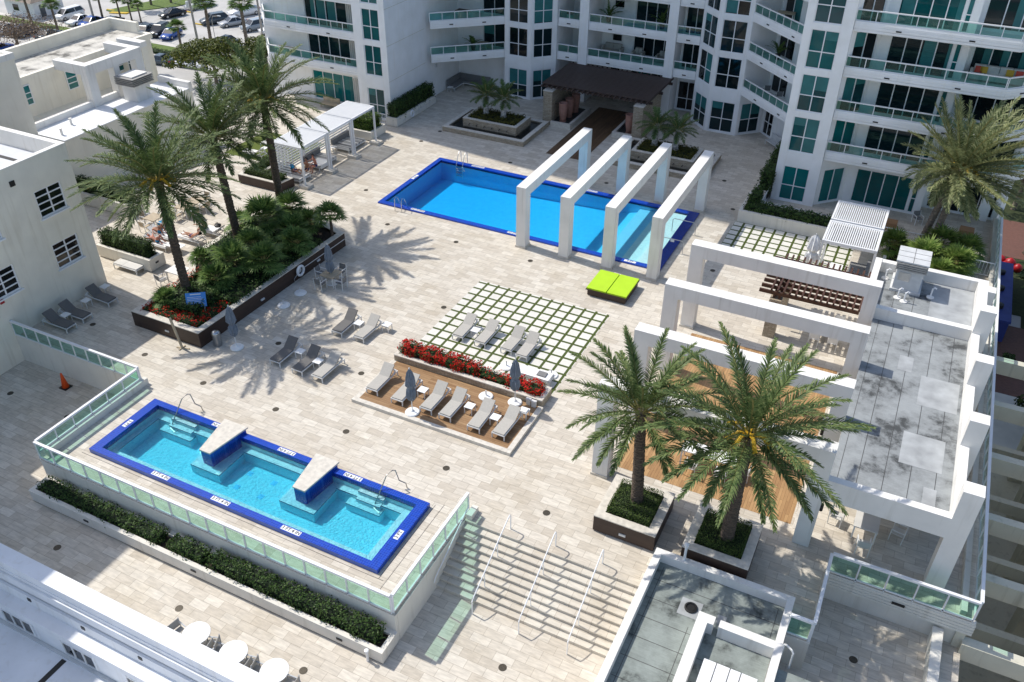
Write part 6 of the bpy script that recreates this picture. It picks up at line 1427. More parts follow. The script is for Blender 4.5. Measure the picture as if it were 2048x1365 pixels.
t = thing('garden_gate', 'white slatted gate by the long right hand railing', 'gate', (39.8, 8.6, 0)); m = MB(); m.bar((38.9, 8.9, 1.0), (40.6, 8.9, 1.0), .05, .05); m.bar((38.9, 8.9, .1), (40.6, 8.9, .1), .05, .05); m.build('gate_rail', 'rail', t); m = MB()
for k in range(9): m.bar((38.95 + k * .2, 8.9, .05), (38.95 + k * .2, 8.9, 1.0), .06, .02)
m.build('gate_slats', 'rail', t)
planter_box('cream_planter', 'cream planter bed under the fan palms behind the small grey roof', 34.1, 39.2, 5.8, 10.8, 0, .5, 'creamwall', 'creamwall', .2, base=False)

# ------------------------------------------------------------------ balcony furniture
def sofa(lb, x0, x1, y, z, m_='lightgrey', pil=()):
    t = thing('balcony_sofa', lb, 'sofa', ((x0 + x1) / 2, y, z)); m = MB(); m.box(x0, x1, y - .85, y - .05, z + .12, z + .45); m.build('seat_cushions', m_, t); n = max(2, round((x1 - x0) / .85))
    for i in range(n): a = x0 + (x1 - x0) * i / n; m = MB(); m.box(a + .02, a + (x1 - x0) / n - .02, y - .25, y, z + .45, z + .92); m.build('back_cushion', m_, t)
    for x in (x0 - .18, x1): m = MB(); m.box(x, x + .18, y - .85, y, z + .12, z + .65); m.build('arm', m_, t)
    for i, (u, c) in enumerate(pil):
        m = MB(); m.box(-.22, .22, -.06, .06, 0, .4); m.xf(Matrix.Translation((x0 + (x1 - x0) * u, y - .38, z + .46)) @ Matrix.Rotation(R(-20), 4, 'X')); tag(m.build('pillow', c), ('coral' if c == 'redpil' else 'mustard') + ' pillow at the ' + ('left' if u < .5 else 'right') + ' of the balcony sofa', 'pillow', 'pillows on the balcony sofa')
    return t
sofa('pale sofa with coral and mustard pillows on a right tower balcony', 36.2, 39.3, 17.45, 9.72, 'lightgrey', ((.1, 'redpil'), (.2, 'yellowpil'), (.7, 'yellowpil'), (.88, 'redpil')))
sofa('beige sofa on the lowest wide balcony over the entrance pergola', 5.9, 7.5, 29.9, 3.76, 'cush')
for x, lb in ((8.9, 'beige armchair in the middle of the lowest wide balcony'), (11.2, 'beige armchair at the right of the lowest wide balcony')): sofa(lb, x, x + .7, 29.7, 3.76, 'cush')
def pot_plant(lb, x, y, z, h=1.1, leafm='fan', pot='black', seed=3):
    r = np.random.default_rng(seed); t = thing('potted_plant', lb, 'plant', (x, y, z)); MB().lathe([(.16, 0), (.24, .4), (.25, .42), (.2, .42)], (x, y, z), 14).build('pot', pot, t)
    V = [frond(r, h * r.uniform(.7, 1.1), R(r.uniform(35, 85)), .9, r.uniform(0, 6.28), .2, 16, .05)[0] + np.array([x, y, z + .4]) for _ in range(16)]
    quads('leaves', np.concatenate(V), leafm, t)
pot_plant('feathery potted plant on the upper wide balcony over the entrance', 6.3, 29.0, 6.74, 1.6); pot_plant('potted plant at the right of the upper wide balcony', 11.3, 29.0, 6.74, 1.5, seed=4); pot_plant('spiky potted plant on a middle angled balcony', 22.3, 25.1, 6.74, 1.2, seed=5); pot_plant('potted plant on the lower left recess balcony', -5.3, 24.6, 3.76, 1.2, seed=6)
dining('balcony_table', 'wooden dining table on the upper angled balcony', 22.4, 24.9, 9.72, 1.3, .9, 'teak'); dining('balcony_table', 'wooden table on the lower left recess balcony', -4.3, 24.9, 3.76, 1.0, .8, 'teak'); dining('balcony_table', 'dark table on the upper left recess balcony', -5.8, 23.8, 6.74, 1.3, .8, 'brownwood'); dining('balcony_table', 'wide pale table on the lower left wing balcony', -19.6, 15.2, 3.76, 2.0, .8, 'teak')
for x, y, z, lb in ((-3.6, 24.6, 3.76, 'teak chair on the lower left recess balcony'), (21.9, 25.2, 3.76, 'dark chair at the left of the lowest angled balcony'), (23.1, 24.2, 3.76, 'dark chair at the right of the lowest angled balcony'), (41.0, 17.9, 12.7, 'dark chair on the top right balcony')): chair(CH if 'dark' in lb else CT, x, y, z, R(200), lb, 'chairs on the tower balconies')
t = thing('planter_stand', 'white plant stand with pink flowers on the small upper balcony', 'planter', (3.4, 27.0, 6.74)); m = MB(); m.box(3.1, 3.7, 26.8, 27.2, 6.74, 7.5); m.build('stand', 'rail', t); quads('blossoms', box_leaves(3.1, 3.7, 26.8, 27.2, 7.4, 7.7, 200, .09), 'pink', t)
# traffic cone
t = thing('traffic_cone', 'orange traffic cone standing in the shaded lower court', 'traffic cone', (-4.73, -24.25, -1.65)); MB().lathe([(.2, 0), (.045, .92), (.03, .94)], (-4.73, -24.25, -1.61), 18).build('cone_body', 'orange', t, True); m = MB(); m.box(-5.0, -4.46, -24.5, -24.0, -1.648, -1.61); m.build('base', 'black', t)
# ------------------------------------------------------------------ parking lot and street beyond
ZG = -13.0
def flat(name, x0, x1, y0, y1, dz, m): mb = MB(); mb.quad((x0, y0, ZG + dz), (x1, y0, ZG + dz), (x1, y1, ZG + dz), (x0, y1, ZG + dz)); return struct(name, mb, m)
flat('road', -140, -56, 38, 48.3, .006, 'asphaltdark'); flat('grass_verge', -130, -56, 50.4, 52.8, .01, 'lawn'); flat('pavement', -130, -56, 52.8, 53.9, .012, 'walk'); flat('pavement', -130, -80, 49.4, 50.4, .012, 'walk')
mb = MB(); mb.prism([(-100, 63.2), (-97, 62.6), (-91, 71), (-90, 78), (-96, 78)], ZG, ZG + .12); struct('grass_verge', mb, 'lawn')
mb = MB(); mb.prism([(-98.2, 62.2), (-95.2, 63.2), (-95.2, 64), (-98.2, 62.9)], ZG, ZG + .16); tag(mb.build('parking_kerb', 'kerbyellow'), 'yellow painted kerb nose at the tip of the grass island', 'kerb')
for i, (x, y) in enumerate(((-99.5, 63.8), (-86.5, 69.2), (-79.6, 64.2))):
    m = MB(); m.box(x - .9, x + .9, y - .15, y + .15, ZG, ZG + .14); tag(m.build('parking_kerb', 'kerbyellow'), ('yellow kerb stop by the grass island', 'yellow kerb stop by the white utility vehicle', 'yellow kerb stop behind the black car')[i], 'kerb')
mb = MB()
for k in range(14): x = -84 + k * 2.75; mb.bar((x, 54.2, ZG + .012), (x - 1.4, 59.2, ZG + .012), .1, .006)
for k in range(12): x = -88 + k * 3.0; mb.bar((x, 62.6, ZG + .012), (x + 1.6, 67.8, ZG + .012), .1, .006)
struct('road_marking', mb, 'walk')
hedge('low dark hedge between the street and the parking lot', -84, -62, 48.9, 50.2, ZG, ZG + .45, 'hedge', 60, .2, lump=.1, rough=.1)

def make_car(paint, kind='sedan'):
    t = thing('parked_car', 'x', 'car'); L = dict(sedan=4.7, suv=4.75, van=5.1, truck=5.6)[kind]; h = dict(sedan=1.42, suv=1.72, van=1.78, truck=1.85)[kind]; belt = h * .63
    def loft(st, top):
        v = []; f = []
        for y, w, zb, zt in st:
            v += [(-w * .92, y, zb), (-w, y, zb + (zt - zb) * .45), (-w * .97, y, zt - .09), (-w * .82, y, zt), (w * .82, y, zt), (w * .97, y, zt - .09), (w, y, zb + (zt - zb) * .45), (w * .92, y, zb)]
        n = len(st)
        for i in range(n - 1):
            for j in range(8): f.append((i * 8 + j, i * 8 + (j + 1) % 8, (i + 1) * 8 + (j + 1) % 8, (i + 1) * 8 + j))
        f += [tuple(range(7, -1, -1)), tuple((n - 1) * 8 + j for j in range(8))]
        return MB().add(v, [q[::-1] for q in f])
    a = L / 2; tail = belt * (.97 if kind != 'sedan' else 1.0)
    loft([(-a, .62, .38, belt * .68), (-a + .12, .82, .28, belt * .8), (-a + .9, .92, .22, belt * .93), (-a + 1.35, .93, .2, belt), (a - 1.2, .93, .2, belt * 1.02), (a - .3, .9, .24, tail), (a - .05, .8, .34, tail * .94), (a, .7, .42, tail * .8)], 0).build('body', paint, t, True, False)
    y0, y1, y2, y3 = dict(sedan=(-a + 1.25, -a + 2.1, a - 1.55, a - .75), suv=(-a + 1.15, -a + 1.9, a - .65, a - .15), van=(-a + .8, -a + 1.75, a - .5, a - .12), truck=(-a + 1.35, -a + 2.05, .55, .8))[kind]
    m = MB(); z0, z1 = belt - .03, h - .04; w0, w1 = .85, .64
    m.add([(-w0, y0, z0), (w0, y0, z0), (w0, y3, z0), (-w0, y3, z0), (-w1, y1, z1), (w1, y1, z1), (w1, y2, z1), (-w1, y2, z1)], [(0, 1, 5, 4), (1, 2, 6, 5), (2, 3, 7, 6), (3, 0, 4, 7), (4, 5, 6, 7)]); m.build('cabin_glass', 'carglass', t, False, False)
    m = MB(); m.add([(-w1 - .03, y1 - .06, z1 - .03), (w1 + .03, y1 - .06, z1 - .03), (w1 + .03, y2 + .06, z1 - .03), (-w1 - .03, y2 + .06, z1 - .03), (-w1 + .04, y1 + .05, h), (w1 - .04, y1 + .05, h), (w1 - .04, y2 - .05, h), (-w1 + .04, y2 - .05, h)], [(0, 1, 5, 4), (1, 2, 6, 5), (2, 3, 7, 6), (3, 0, 4, 7), (4, 5, 6, 7)])
    for s in (-1, 1):
        m.bar((s * (w0 + .005), y0, z0), (s * (w1 + .01), y1, z1), .07, .07); m.bar((s * (w0 + .005), y3, z0), (s * (w1 + .01), y2, z1), .12, .1); ym = (y1 + y2) / 2 + .1; m.bar((s * (w0 + .005), ym, z0), (s * (w1 + .01), ym, z1), .07, .04)
    m.build('roof', paint, t, False, False)
    for s in (-1, 1):
        for y in (-a + .92, a - .95):
            m = MB(); m.lathe([(.29, -.11), (.335, -.08), (.335, .08), (.29, .11)], (0, 0, 0), 16); m.xf(Matrix.Translation((s * .84, y, .335)) @ Matrix.Rotation(R(90), 4, 'Y')); o = m.build('wheel', 'tyre', t, False, False)
            m = MB(); m.lathe([(.2, 0), (.21, .012), (.05, .02)], (0, 0, 0), 12); m.xf(Matrix.Translation((s * .945, y, .335)) @ Matrix.Rotation(R(90 * s), 4, 'Y')); m.build('rim', 'rim', o, False, False)
        m = MB(); m.box(s * .66 - .16, s * .66 + .16, -a + .0, -a + .2, belt * .66, belt * .8); m.build('headlight', 'lampw', t, False, False)
        m = MB(); m.box(s * .68 - .14, s * .68 + .14, a - .14, a + .005, belt * .74, belt * .92); m.build('tail_light', 'lampr', t, False, False)
    if kind == 'truck':
        m = MB(); m.box(-.78, .78, .9, a - .12, belt * .98, belt * 1.05); m.build('load_bed', 'carglass', t, False, False)
    return t
protos = {}
for paint, kind, x, y, head, lb in (
    ('carwhite', 'sedan', -104.2, 46.4, 100, 'white sedan at the far left edge on the street side'), ('carnavy', 'suv', -100.0, 46.7, 100, 'dark navy wagon parked right of the white street side sedan'), ('carslate', 'sedan', -95.2, 47.2, 100, 'dark slate sedan parked above the annex roof corner'),
    ('carwhite', 'van', -101.7, 57.0, 267, 'white minivan near the small house in the parking lot'), ('carwhite', 'sedan', -97.6, 55.4, 271, 'white sedan parked beside the minivan'), ('carblue', 'sedan', -95.0, 55.6, 271, 'blue sedan parked between a white sedan and a pole'), ('carblack', 'sedan', -92.0, 57.0, 271, 'black sedan half hidden behind the left utility pole'),
    ('carslate', 'sedan', -83.4, 56.0, 285, 'slate sedan first in the trio behind the annex parapet'), ('carblack', 'suv', -80.9, 56.9, 285, 'black wagon in the middle of the trio behind the annex parapet'), ('carblue', 'sedan', -78.3, 56.6, 285, 'bright blue sedan last in the trio behind the annex parapet'),
    ('carblack', 'sedan', -87.0, 65.9, 253, 'black sedan driving through the parking lot by the grass island'), ('carwhite', 'suv', -87.0, 72.2, 262, 'white utility vehicle at the top of the parking lot'), ('carslate', 'suv', -77.7, 66.0, 243, 'slate wagon parked behind a small palm'), ('carsilver', 'sedan', -74.2, 66.5, 243, 'silver sedan parked between the slate wagon and the grey wagon'),
    ('carwhite', 'truck', -76.6, 72.2, 248, 'white pickup truck near the top right of the parking lot'), ('cargrey', 'suv', -69.3, 66.3, 250, 'grey blue wagon parked nearest the tower'), ('carblack', 'sedan', -68.0, 57.6, 185, 'black sedan half hidden by the leafy tree'), ('carslate', 'sedan', -70.1, 45.7, 188, 'slate sedan driving along the street'), ('carwhite', 'sedan', -64.8, 46.6, 5, 'white coupe on the street beside the leafy tree'), ('carwhite', 'sedan', -65.8, 66.6, 250, 'white car mostly hidden by the tower balcony corner'), ('carblue', 'sedan', -95.9, 38.6, 95, 'blue car at the left edge behind the bare shrub')):
    k = (paint, kind); rz = R(head + 90)
    if k not in protos: protos[k] = make_car(paint, kind); protos[k].location = (x, y, ZG); protos[k].rotation_euler = (0, 0, rz); protos[k]['label'] = lb; protos[k]['group'] = 'cars of the parking lot'
    else: dup(protos[k], (x, y, ZG), rz, lb, 'cars of the parking lot')
# poles and cables
tops = []
for x, y, h, lb in ((-69.7, 53.6, 9.6, 'tall weathered utility pole between the blue car and the leafy tree'), (-66.1, 64.3, 10.5, 'utility pole right beside the tower balcony corner'), (-94.8, 56.1, 9.5, 'utility pole by the parked white cars')):
    t = thing('utility_pole', lb, 'utility pole', (x, y, ZG), 0, 'utility poles of the street'); MB().tube([(x, y, ZG), (x - .1, y, ZG + h)], .2, 9, .14).build('pole_shaft', 'pole', t); m = MB(); m.bar((x - 1.1, y + .2, ZG + h - .4), (x + 1.1, y - .2, ZG + h - .4), .12, .12); m.bar((x - .9, y + .2, ZG + h - 1.5), (x + .9, y - .2, ZG + h - 1.5), .1, .1); m.build('crossarm', 'pole', t); m = MB(); m.lathe([(.25, 0), (.27, .1), (.27, .8), (.2, .9)], (x - .35, y - .25, ZG + h - 3.2), 10); m.build('transformer', 'galv', t); tops.append((x, y, ZG + h - .35))
def cable(a, b, sag, lb): a = Vector(a); b = Vector(b); tag(MB().tube([a + (b - a) * (i / 10) + Vector((0, 0, -sag * 4 * (i / 10) * (1 - i / 10))) for i in range(11)], .022, 4).build('power_line', 'cable'), lb, 'cable', 'overhead power lines')
A, Bq, Cq = tops
for i in range(2): cable((A[0] + (-.8, .8)[i], A[1], A[2]), (Bq[0] + (-.8, .8)[i], Bq[1], Bq[2]), .6, ('outer', 'inner')[i] + ' power line from the tall pole up to the tower side pole')
for i in range(2): cable((A[0] + (-.8, .8)[i], A[1], A[2]), (Cq[0] + (-.8, .8)[i], Cq[1], Cq[2]), .8, ('outer', 'inner')[i] + ' power line from the tall pole to the pole by the white cars')
cable((A[0], A[1], A[2] - 1.2), (-60, 18, -3), .6, 'service wire from the tall pole down toward the annex')
m = MB(); t = thing('street_lamp', 'thin street lamp arm beside the tall utility pole', 'street lamp', (-67.0, 54.6, ZG)); MB().tube([(-67, 54.6, ZG), (-67, 54.6, ZG + 4.6), (-66.7, 54.6, ZG + 5.2), (-65.4, 54.6, ZG + 5.4)], .05, 6).build('lamp_post', 'pole', t); m = MB(); m.box(-65.7, -65.1, 54.5, 54.7, ZG + 5.35, ZG + 5.45); m.build('lamp_head', 'galv', t)
# street palms
def make_street_palm():
    r = np.random.default_rng(77); t = thing('street_palm', 'x', 'palm tree'); V, st = fan_crown(r, 46, 4.2, .95, .75); c = quads('crown', V, 'fan', t, world=False); st.build('leaf_stalks', 'rachis', c, world=False); trunk_mb((0, 0, 0), (.1, 0, 4.2), .2, .16, 16, 9).build('trunk', 'bark', t, world=False); return t
SP = make_street_palm()
for i, (x, y, s_, lb) in enumerate(((-69.9, 50.2, 1.0, 'small street palm in front of the blue car trio'), (-71.6, 58.2, 1.35, 'street palm in front of the slate wagon'), (-65.1, 59.3, 1.45, 'street palm in front of the grey blue wagon'), (-103.6, 50.9, 1.15, 'street palm in front of the small house'), (-96.8, 50.3, 1.0, 'street palm behind the dark slate sedan'), (-94.5, 57.6, 1.0, 'bushy palm behind the left utility pole'), (-68.4, 41.6, 1.0, 'street palm at the right corner of the annex'), (-91.0, 60.5, .75, 'low palm clump left of the car trio'), (-93.2, 60.2, .8, 'low palm clump behind the annex roof corner'), (-89.0, 60.6, .7, 'low palm clump nearest the black driving sedan'), (-112, 56, 1.5, 'thin street palm at the far left corner'))):
    if i == 0: SP.location = (x, y, ZG); tag(SP, lb, group='street palms')
    else: dup(SP, (x, y, ZG), i * 1.3, lb, 'street palms', s_)
for i, (x, y) in enumerate(((-97.2, 66.5), (-95.6, 69.5), (-93.6, 72.3), (-92.2, 75.0))):
    m = MB(); m.tube([(x, y, ZG), (x + .2, y, ZG + 7)], .22, 8, .17); t = thing('street_palm', ('first', 'second', 'third', 'fourth')[i] + ' bare palm trunk on the grass island, counting from the yellow kerb', 'palm tree', (x, y, ZG), 0, 'street palms'); m.build('trunk', 'bark', t)
    V, st = fan_crown(np.random.default_rng(i), 40, 0, 1.0, .8); quads('crown', V + np.array([x + .2, y, ZG + 7]), 'fan', t)
def leafy_tree(lb, x, y, h, rad, m, n, size, seed, squash=.6, name='leafy_tree', bark='bark', clumps=16):
    r = np.random.default_rng(seed); t = thing(name, lb, 'tree', (x, y, ZG)); tr = MB(); tr.tube([(x, y, ZG), (x + .1, y, ZG + h * .35), (x - .1, y + .1, ZG + h * .6)], .28, 8, .16); P = []
    for i in range(clumps):
        a = i * 2.4; q = rad * math.sqrt((i + .5) / clumps); c = np.array([x + q * math.cos(a) * r.uniform(.8, 1.1), y + q * math.sin(a) * r.uniform(.8, 1.1), ZG + h * (.62 + .34 * (1 - (q / rad) ** 2)) + r.normal(0, .25)])
        tr.tube([(x, y, ZG + h * .45), tuple((np.array([x, y, ZG + h * .5]) + c) / 2 + np.array([0, 0, .3])), tuple(c)], .09, 5, .03)
        k = n // clumps; d = unit(r.normal(size=(k, 3))); rr = rad * .34 * r.uniform(.55, 1.05, k) ** .5; p = c + d * rr[:, None] * np.array([1, 1, squash]); P.append(leafquads(p, unit(d + np.array([0, 0, .5]) + r.normal(0, .5, (k, 3))), size, .6, r))
    tr.build('trunk', bark, t); quads('crown', np.concatenate(P), m, t); return t
leafy_tree('broad olive green tree between the street and the tower', -56.6, 42.8, 5.6, 5.0, 'treeleaf', 7000, .34, 5, clumps=22)
leafy_tree('smaller leafy tree against the tower corner', -53.0, 49.5, 5.0, 3.2, 'treeleaf', 3500, .34, 6)
leafy_tree('brown bare twigged tree behind the annex parapet', -93.5, 40.2, 4.6, 6.0, 'dryleaf', 5200, .22, 7, name='bare_tree', clumps=26)
leafy_tree('green tree rising behind the left wing between palms', -33, 24, 9.5, 4.0, 'treeleaf', 3500, .34, 8)
# small house
t = thing('small_house', 'small pale blue house with weathered hip roof at the parking lot', 'house', (-110, 57, ZG)); m = MB(); m.box(-113.5, -106.5, 54, 60, ZG, ZG + 2.7); m.build('wall', 'bluewhite', t); m = MB(); z = ZG + 2.7; m.add([(-114.2, 53.2, z), (-105.8, 53.2, z), (-105.8, 60.8, z), (-114.2, 60.8, z), (-111.5, 57, z + 1.9), (-108.5, 57, z + 1.9)], [(0, 1, 5, 4), (1, 2, 5), (2, 3, 4, 5), (3, 0, 4), (3, 2, 1, 0)]); m.build('roof', 'houseroof', t)
m = MB(); m.box(-106.49, -106.42, 55.2, 56.2, ZG, ZG + 2.0); m.build('door', 'carslate', t); m = MB(); m.box(-111.5, -110.2, 53.93, 53.99, ZG + .9, ZG + 1.9); m.build('window', 'blackpane', t)

# ------------------------------------------------------------------ garden on the far right, at street level
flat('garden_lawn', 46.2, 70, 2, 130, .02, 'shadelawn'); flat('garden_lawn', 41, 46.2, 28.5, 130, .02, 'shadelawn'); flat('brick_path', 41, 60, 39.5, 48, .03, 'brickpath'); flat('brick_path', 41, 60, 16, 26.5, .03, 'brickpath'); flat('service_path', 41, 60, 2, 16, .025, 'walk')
t = thing('garden_booth', 'long blue covered booth beside the garden path under the railing', 'booth', (44.2, 28, ZG)); m = MB(); m.box(42.2, 44.9, 23.4, 34.0, ZG + 1.9, ZG + 2.1); m.build('booth_roof', 'bluecont', t); m = MB(); m.box(42.3, 44.8, 23.5, 33.9, ZG, ZG + 1.9); m.build('booth_side', 'bluecont', t)
for y in (25.5, 28.6, 31.6): m = MB(); m.lathe([(.35, 0), (.35, .3), (.1, .35)], (43.9, y, ZG + 2.1), 10); m.build('roof_fan', 'black', t)
t = thing('red_float', 'red inflatable heap lying on the lawn below the railing', 'inflatable', (44.8, 37.4, ZG)); m = MB()
for a, b, c_, rr in ((44.2, 37.6, .5, .5), (45.0, 37.2, .55, .55), (45.7, 36.8, .4, .45), (44.6, 36.9, .4, .4)): m.lathe([(.05, -rr), (rr * .75, -rr * .6), (rr, 0), (rr * .75, rr * .6), (.05, rr)], (a, b, ZG + c_), 12)
m.build('tube_body', 'redvinyl', t, True)
date_palm('garden palm leaning at the right edge above the brick path', (46.5, 41, ZG), (47.5, 40, ZG + 9), .25, .2, 3.6, 44, 'palmleaf2', 60, name='garden_palm', fruit=False, group='garden palms')
date_palm('garden palm beside the blue booth', (48.0, 26, ZG), (47.6, 25.5, ZG + 5.5), .25, .2, 3.4, 40, 'palmleaf2', 61, name='garden_palm', fruit=False, group='garden palms')
date_palm('garden palm behind the windblown palm by the tower corner', (46.0, 62, ZG), (46.4, 61, ZG + 13), .3, .22, 4.2, 44, 'palmleaf2', 62, name='garden_palm', fruit=False, group='garden palms')
for x, y, h, r_, lb in ((45.2, 51.0, 7, 3.2, 'dark garden tree below the tower corner railing'), (48.5, 33.0, 4.5, 2.6, 'dark rounded garden tree beside the red float'), (47.0, 58.5, 9, 3.6, 'dark garden tree behind the windblown palm'), (46.5, 70.0, 11, 4.5, 'dense dark garden tree at the upper right edge'), (44.0, 63.0, 8, 3.0, 'dark garden tree close to the tower base'), (48.5, 28.5, 3.5, 2.0, 'low dark garden tree beside the blue booth'), (48.0, 12.0, 5.0, 2.6, 'dark garden tree beyond the side colonnade')):
    leafy_tree(lb, x, y, h, r_, 'darktree', 3200, .3, int(x * 7 + y), clumps=14)
planter_box('round_planter', 'low pale planter pot on the brick path', 44.6, 45.6, 19.2, 20.2, ZG, ZG + .6, 'travcap', 'travcap', .12, base=False); hedge('small shrub in the pale pot on the brick path', 44.7, 45.5, 19.3, 20.1, ZG + .4, ZG + 1.2, 'hedge', 150, .16)
# ------------------------------------------------------------------ people
HANDS = True
def person(lb, J, skin='skin', clothes=(), hair=None, head_up=None, loc=(0, 0, 0), rz=0):
    """J: joint name -> (x,y,z) local. One skinned body; garments and hair are its children"""
    E = []; V = []; RAD = []
    idx = {}
    def vtx(n, p, r): idx[n] = len(V); V.append(tuple(p)); RAD.append(r); return idx[n]
    def edge(a, b): E.append((idx[a], idx[b]))
    g = {k: Vector(v) for k, v in J.items()}
    pel = g['pelvis']; ch = g['chest']; nk = g['neck']; hd = g['head']
    vtx('pelvis', pel, .125); vtx('waist', (pel + ch) / 2, .115); edge('pelvis', 'waist'); vtx('chest', ch, .14); edge('waist', 'chest'); vtx('neck', nk, .055); edge('chest', 'neck')
    hv = (hd - nk).normalized(); vtx('jaw', nk + (hd - nk) * .55, .072); edge('neck', 'jaw'); vtx('head', hd, .095); edge('jaw', 'head'); vtx('crown_', hd + hv * .09, .062); edge('head', 'crown_')
    fw_ = Vector(head_up if head_up else (0, -1, 0)); vtx('nose', hd - hv * .01 + fw_.normalized() * .105, .014); edge('head', 'nose')
    for s in 'lr':
        sd = (g[s + 'sho'] - nk); ear = sd - hv * sd.dot(hv); ear.normalize(); vtx(s + 'ear', hd + ear * .1, .014); edge('head', s + 'ear')
        vtx(s + 'sho', g[s + 'sho'], .062); edge('chest', s + 'sho'); vtx(s + 'elb', g[s + 'elb'], .042); edge(s + 'sho', s + 'elb'); vtx(s + 'wri', g[s + 'wri'], .028); edge(s + 'elb', s + 'wri')
        d = (g[s + 'wri'] - g[s + 'elb']).normalized(); pm = g[s + 'wri'] + d * .07; vtx(s + 'palm', pm, .03); edge(s + 'wri', s + 'palm')
        x = d.cross(Vector((.2, .3, 1))).normalized()
        for k, (o, ln) in enumerate(((-.03, .07), (-.01, .085), (.012, .08), (.032, .062))):
            a = pm + d * .035 + x * o; b = a + d * ln * .5 + Vector((0, 0, -.008)); c = a + d * ln * .9 + Vector((0, 0, -.03))
            vtx(f'{s}f{k}a', a, .009); edge(s + 'palm', f'{s}f{k}a'); vtx(f'{s}f{k}b', b, .008); edge(f'{s}f{k}a', f'{s}f{k}b'); vtx(f'{s}f{k}c', c, .006); edge(f'{s}f{k}b', f'{s}f{k}c')
        a = pm - x * .045 + d * .01; vtx(s + 'th', a, .01); edge(s + 'palm', s + 'th'); vtx(s + 'th2', a + d * .045 - x * .01, .008); edge(s + 'th', s + 'th2')
        vtx(s + 'hip', g[s + 'hip'], .095); edge('pelvis', s + 'hip'); vtx(s + 'kne', g[s + 'kne'], .06); edge(s + 'hip', s + 'kne'); vtx(s + 'calf', g[s + 'kne'] * .68 + g[s + 'ank'] * .32, .058); edge(s + 'kne', s + 'calf'); vtx(s + 'ank', g[s + 'ank'], .038); edge(s + 'calf', s + 'ank'); vtx(s + 'toe', g[s + 'toe'], .03); edge(s + 'ank', s + 'toe')
    def grow(name, V, E, RAD, m, parent):
        me = bpy.data.meshes.new(name); me.from_pydata(V, E, []); o = bpy.data.objects.new(name, me); COL.objects.link(o)
        md = o.modifiers.new('skin', 'SKIN'); md.use_smooth_shade = True
        for i, r in enumerate(RAD): me.skin_vertices[0].data[i].radius = (r, r)
        me.skin_vertices[0].data[0].use_root = True
        sb = o.modifiers.new('sub', 'SUBSURF'); sb.levels = 1; sb.render_levels = 1
        me.materials.append(M[m])
        dg = bpy.context.evaluated_depsgraph_get(); nm = bpy.data.meshes.new_from_object(o.evaluated_get(dg)); o.modifiers.clear(); o.data = nm
        if not nm.materials: nm.materials.append(M[m])
        if parent is not None: o.parent = parent
        return o
    b = grow('person', V, E, RAD, skin, None); b.location = loc; b.rotation_euler = (0, 0, rz); tag(b, lb, 'person', 'people on the terrace')
    for nm, m, names, ed, grow_ in clothes:
        vv = [V[idx[n]] if isinstance(n, str) else tuple(Vector(V[idx[n[0]]]).lerp(Vector(V[idx[n[1]]]), n[2])) for n in names]
        rr = [(RAD[idx[n]] if isinstance(n, str) else RAD[idx[n[0]]] * (1 - n[2]) + RAD[idx[n[1]]] * n[2]) + grow_ for n in names]
        grow(nm, vv, ed, rr, m, b)
    if hair:
        up = (hd - nk).normalized(); c = hd + up * .035 - fw_.normalized() * .03
        grow('hair', [tuple(c), tuple(c + up * .06), tuple(c - fw_.normalized() * .04)], [(0, 1), (0, 2)], [.092, .07, .075], hair, b)
    return b
SHORTS = lambda m: ('shorts', m, ['pelvis', ('pelvis', 'waist', .5), 'lhip', ('lhip', 'lkne', .5), 'rhip', ('rhip', 'rkne', .5)], [(0, 1), (0, 2), (2, 3), (0, 4), (4, 5)], .018)
SHIRT = lambda m: ('shirt', m, ['chest', 'waist', ('waist', 'pelvis', .8), 'lsho', ('lsho', 'lelb', .6), 'rsho', ('rsho', 'relb', .6), ('chest', 'neck', .4)], [(0, 1), (1, 2), (0, 3), (3, 4), (0, 5), (5, 6), (0, 7)], .02)
TOP = lambda m: ('swim_top', m, ['chest', ('chest', 'waist', .4)], [(0, 1)], .014)
def lying(flat_back=0.0, kl=0.05, kr=0.05, arms='side', h=.5):
    """lying face up, head toward +y, back raised by flat_back radians; kl, kr lift the knees"""
    s, c = math.sin(flat_back), math.cos(flat_back); P = lambda d, z=0: (0, d * c, h + d * s + z)
    J = dict(pelvis=(0, 0, h), chest=P(.38, .03), neck=P(.58, .03), head=P(.73, .05))
    for q, sg, k in (('l', -1, kl), ('r', 1, kr)):
        J[q + 'sho'] = (sg * .17, .52 * c, h + .52 * s + .02); J[q + 'hip'] = (sg * .1, -.05, h)
        J[q + 'kne'] = (sg * .13, -.45 + k * .35, h + .02 + k * .75); J[q + 'ank'] = (sg * .14, -.88 + k * .55, h - .0); J[q + 'toe'] = (sg * .16, -.96 + k * .5, h + .12 - k * .12)
        if arms == 'side': J[q + 'elb'] = (sg * .30, .28 * c, h + .2 * s - .0); J[q + 'wri'] = (sg * .27, .03, h + .02)
        else: J[q + 'elb'] = (sg * .36, .72 * c, h + .62 * s + .03); J[q + 'wri'] = (sg * .16, .86 * c, h + .8 * s + .02)
    return J
person('man in navy shorts lying back on a white lounger', lying(.45, .03, .12), 'skin', (SHORTS('navycloth'),), 'hair', (0, -.35, 1), (-7.7, -10.55, .0), R(-90))
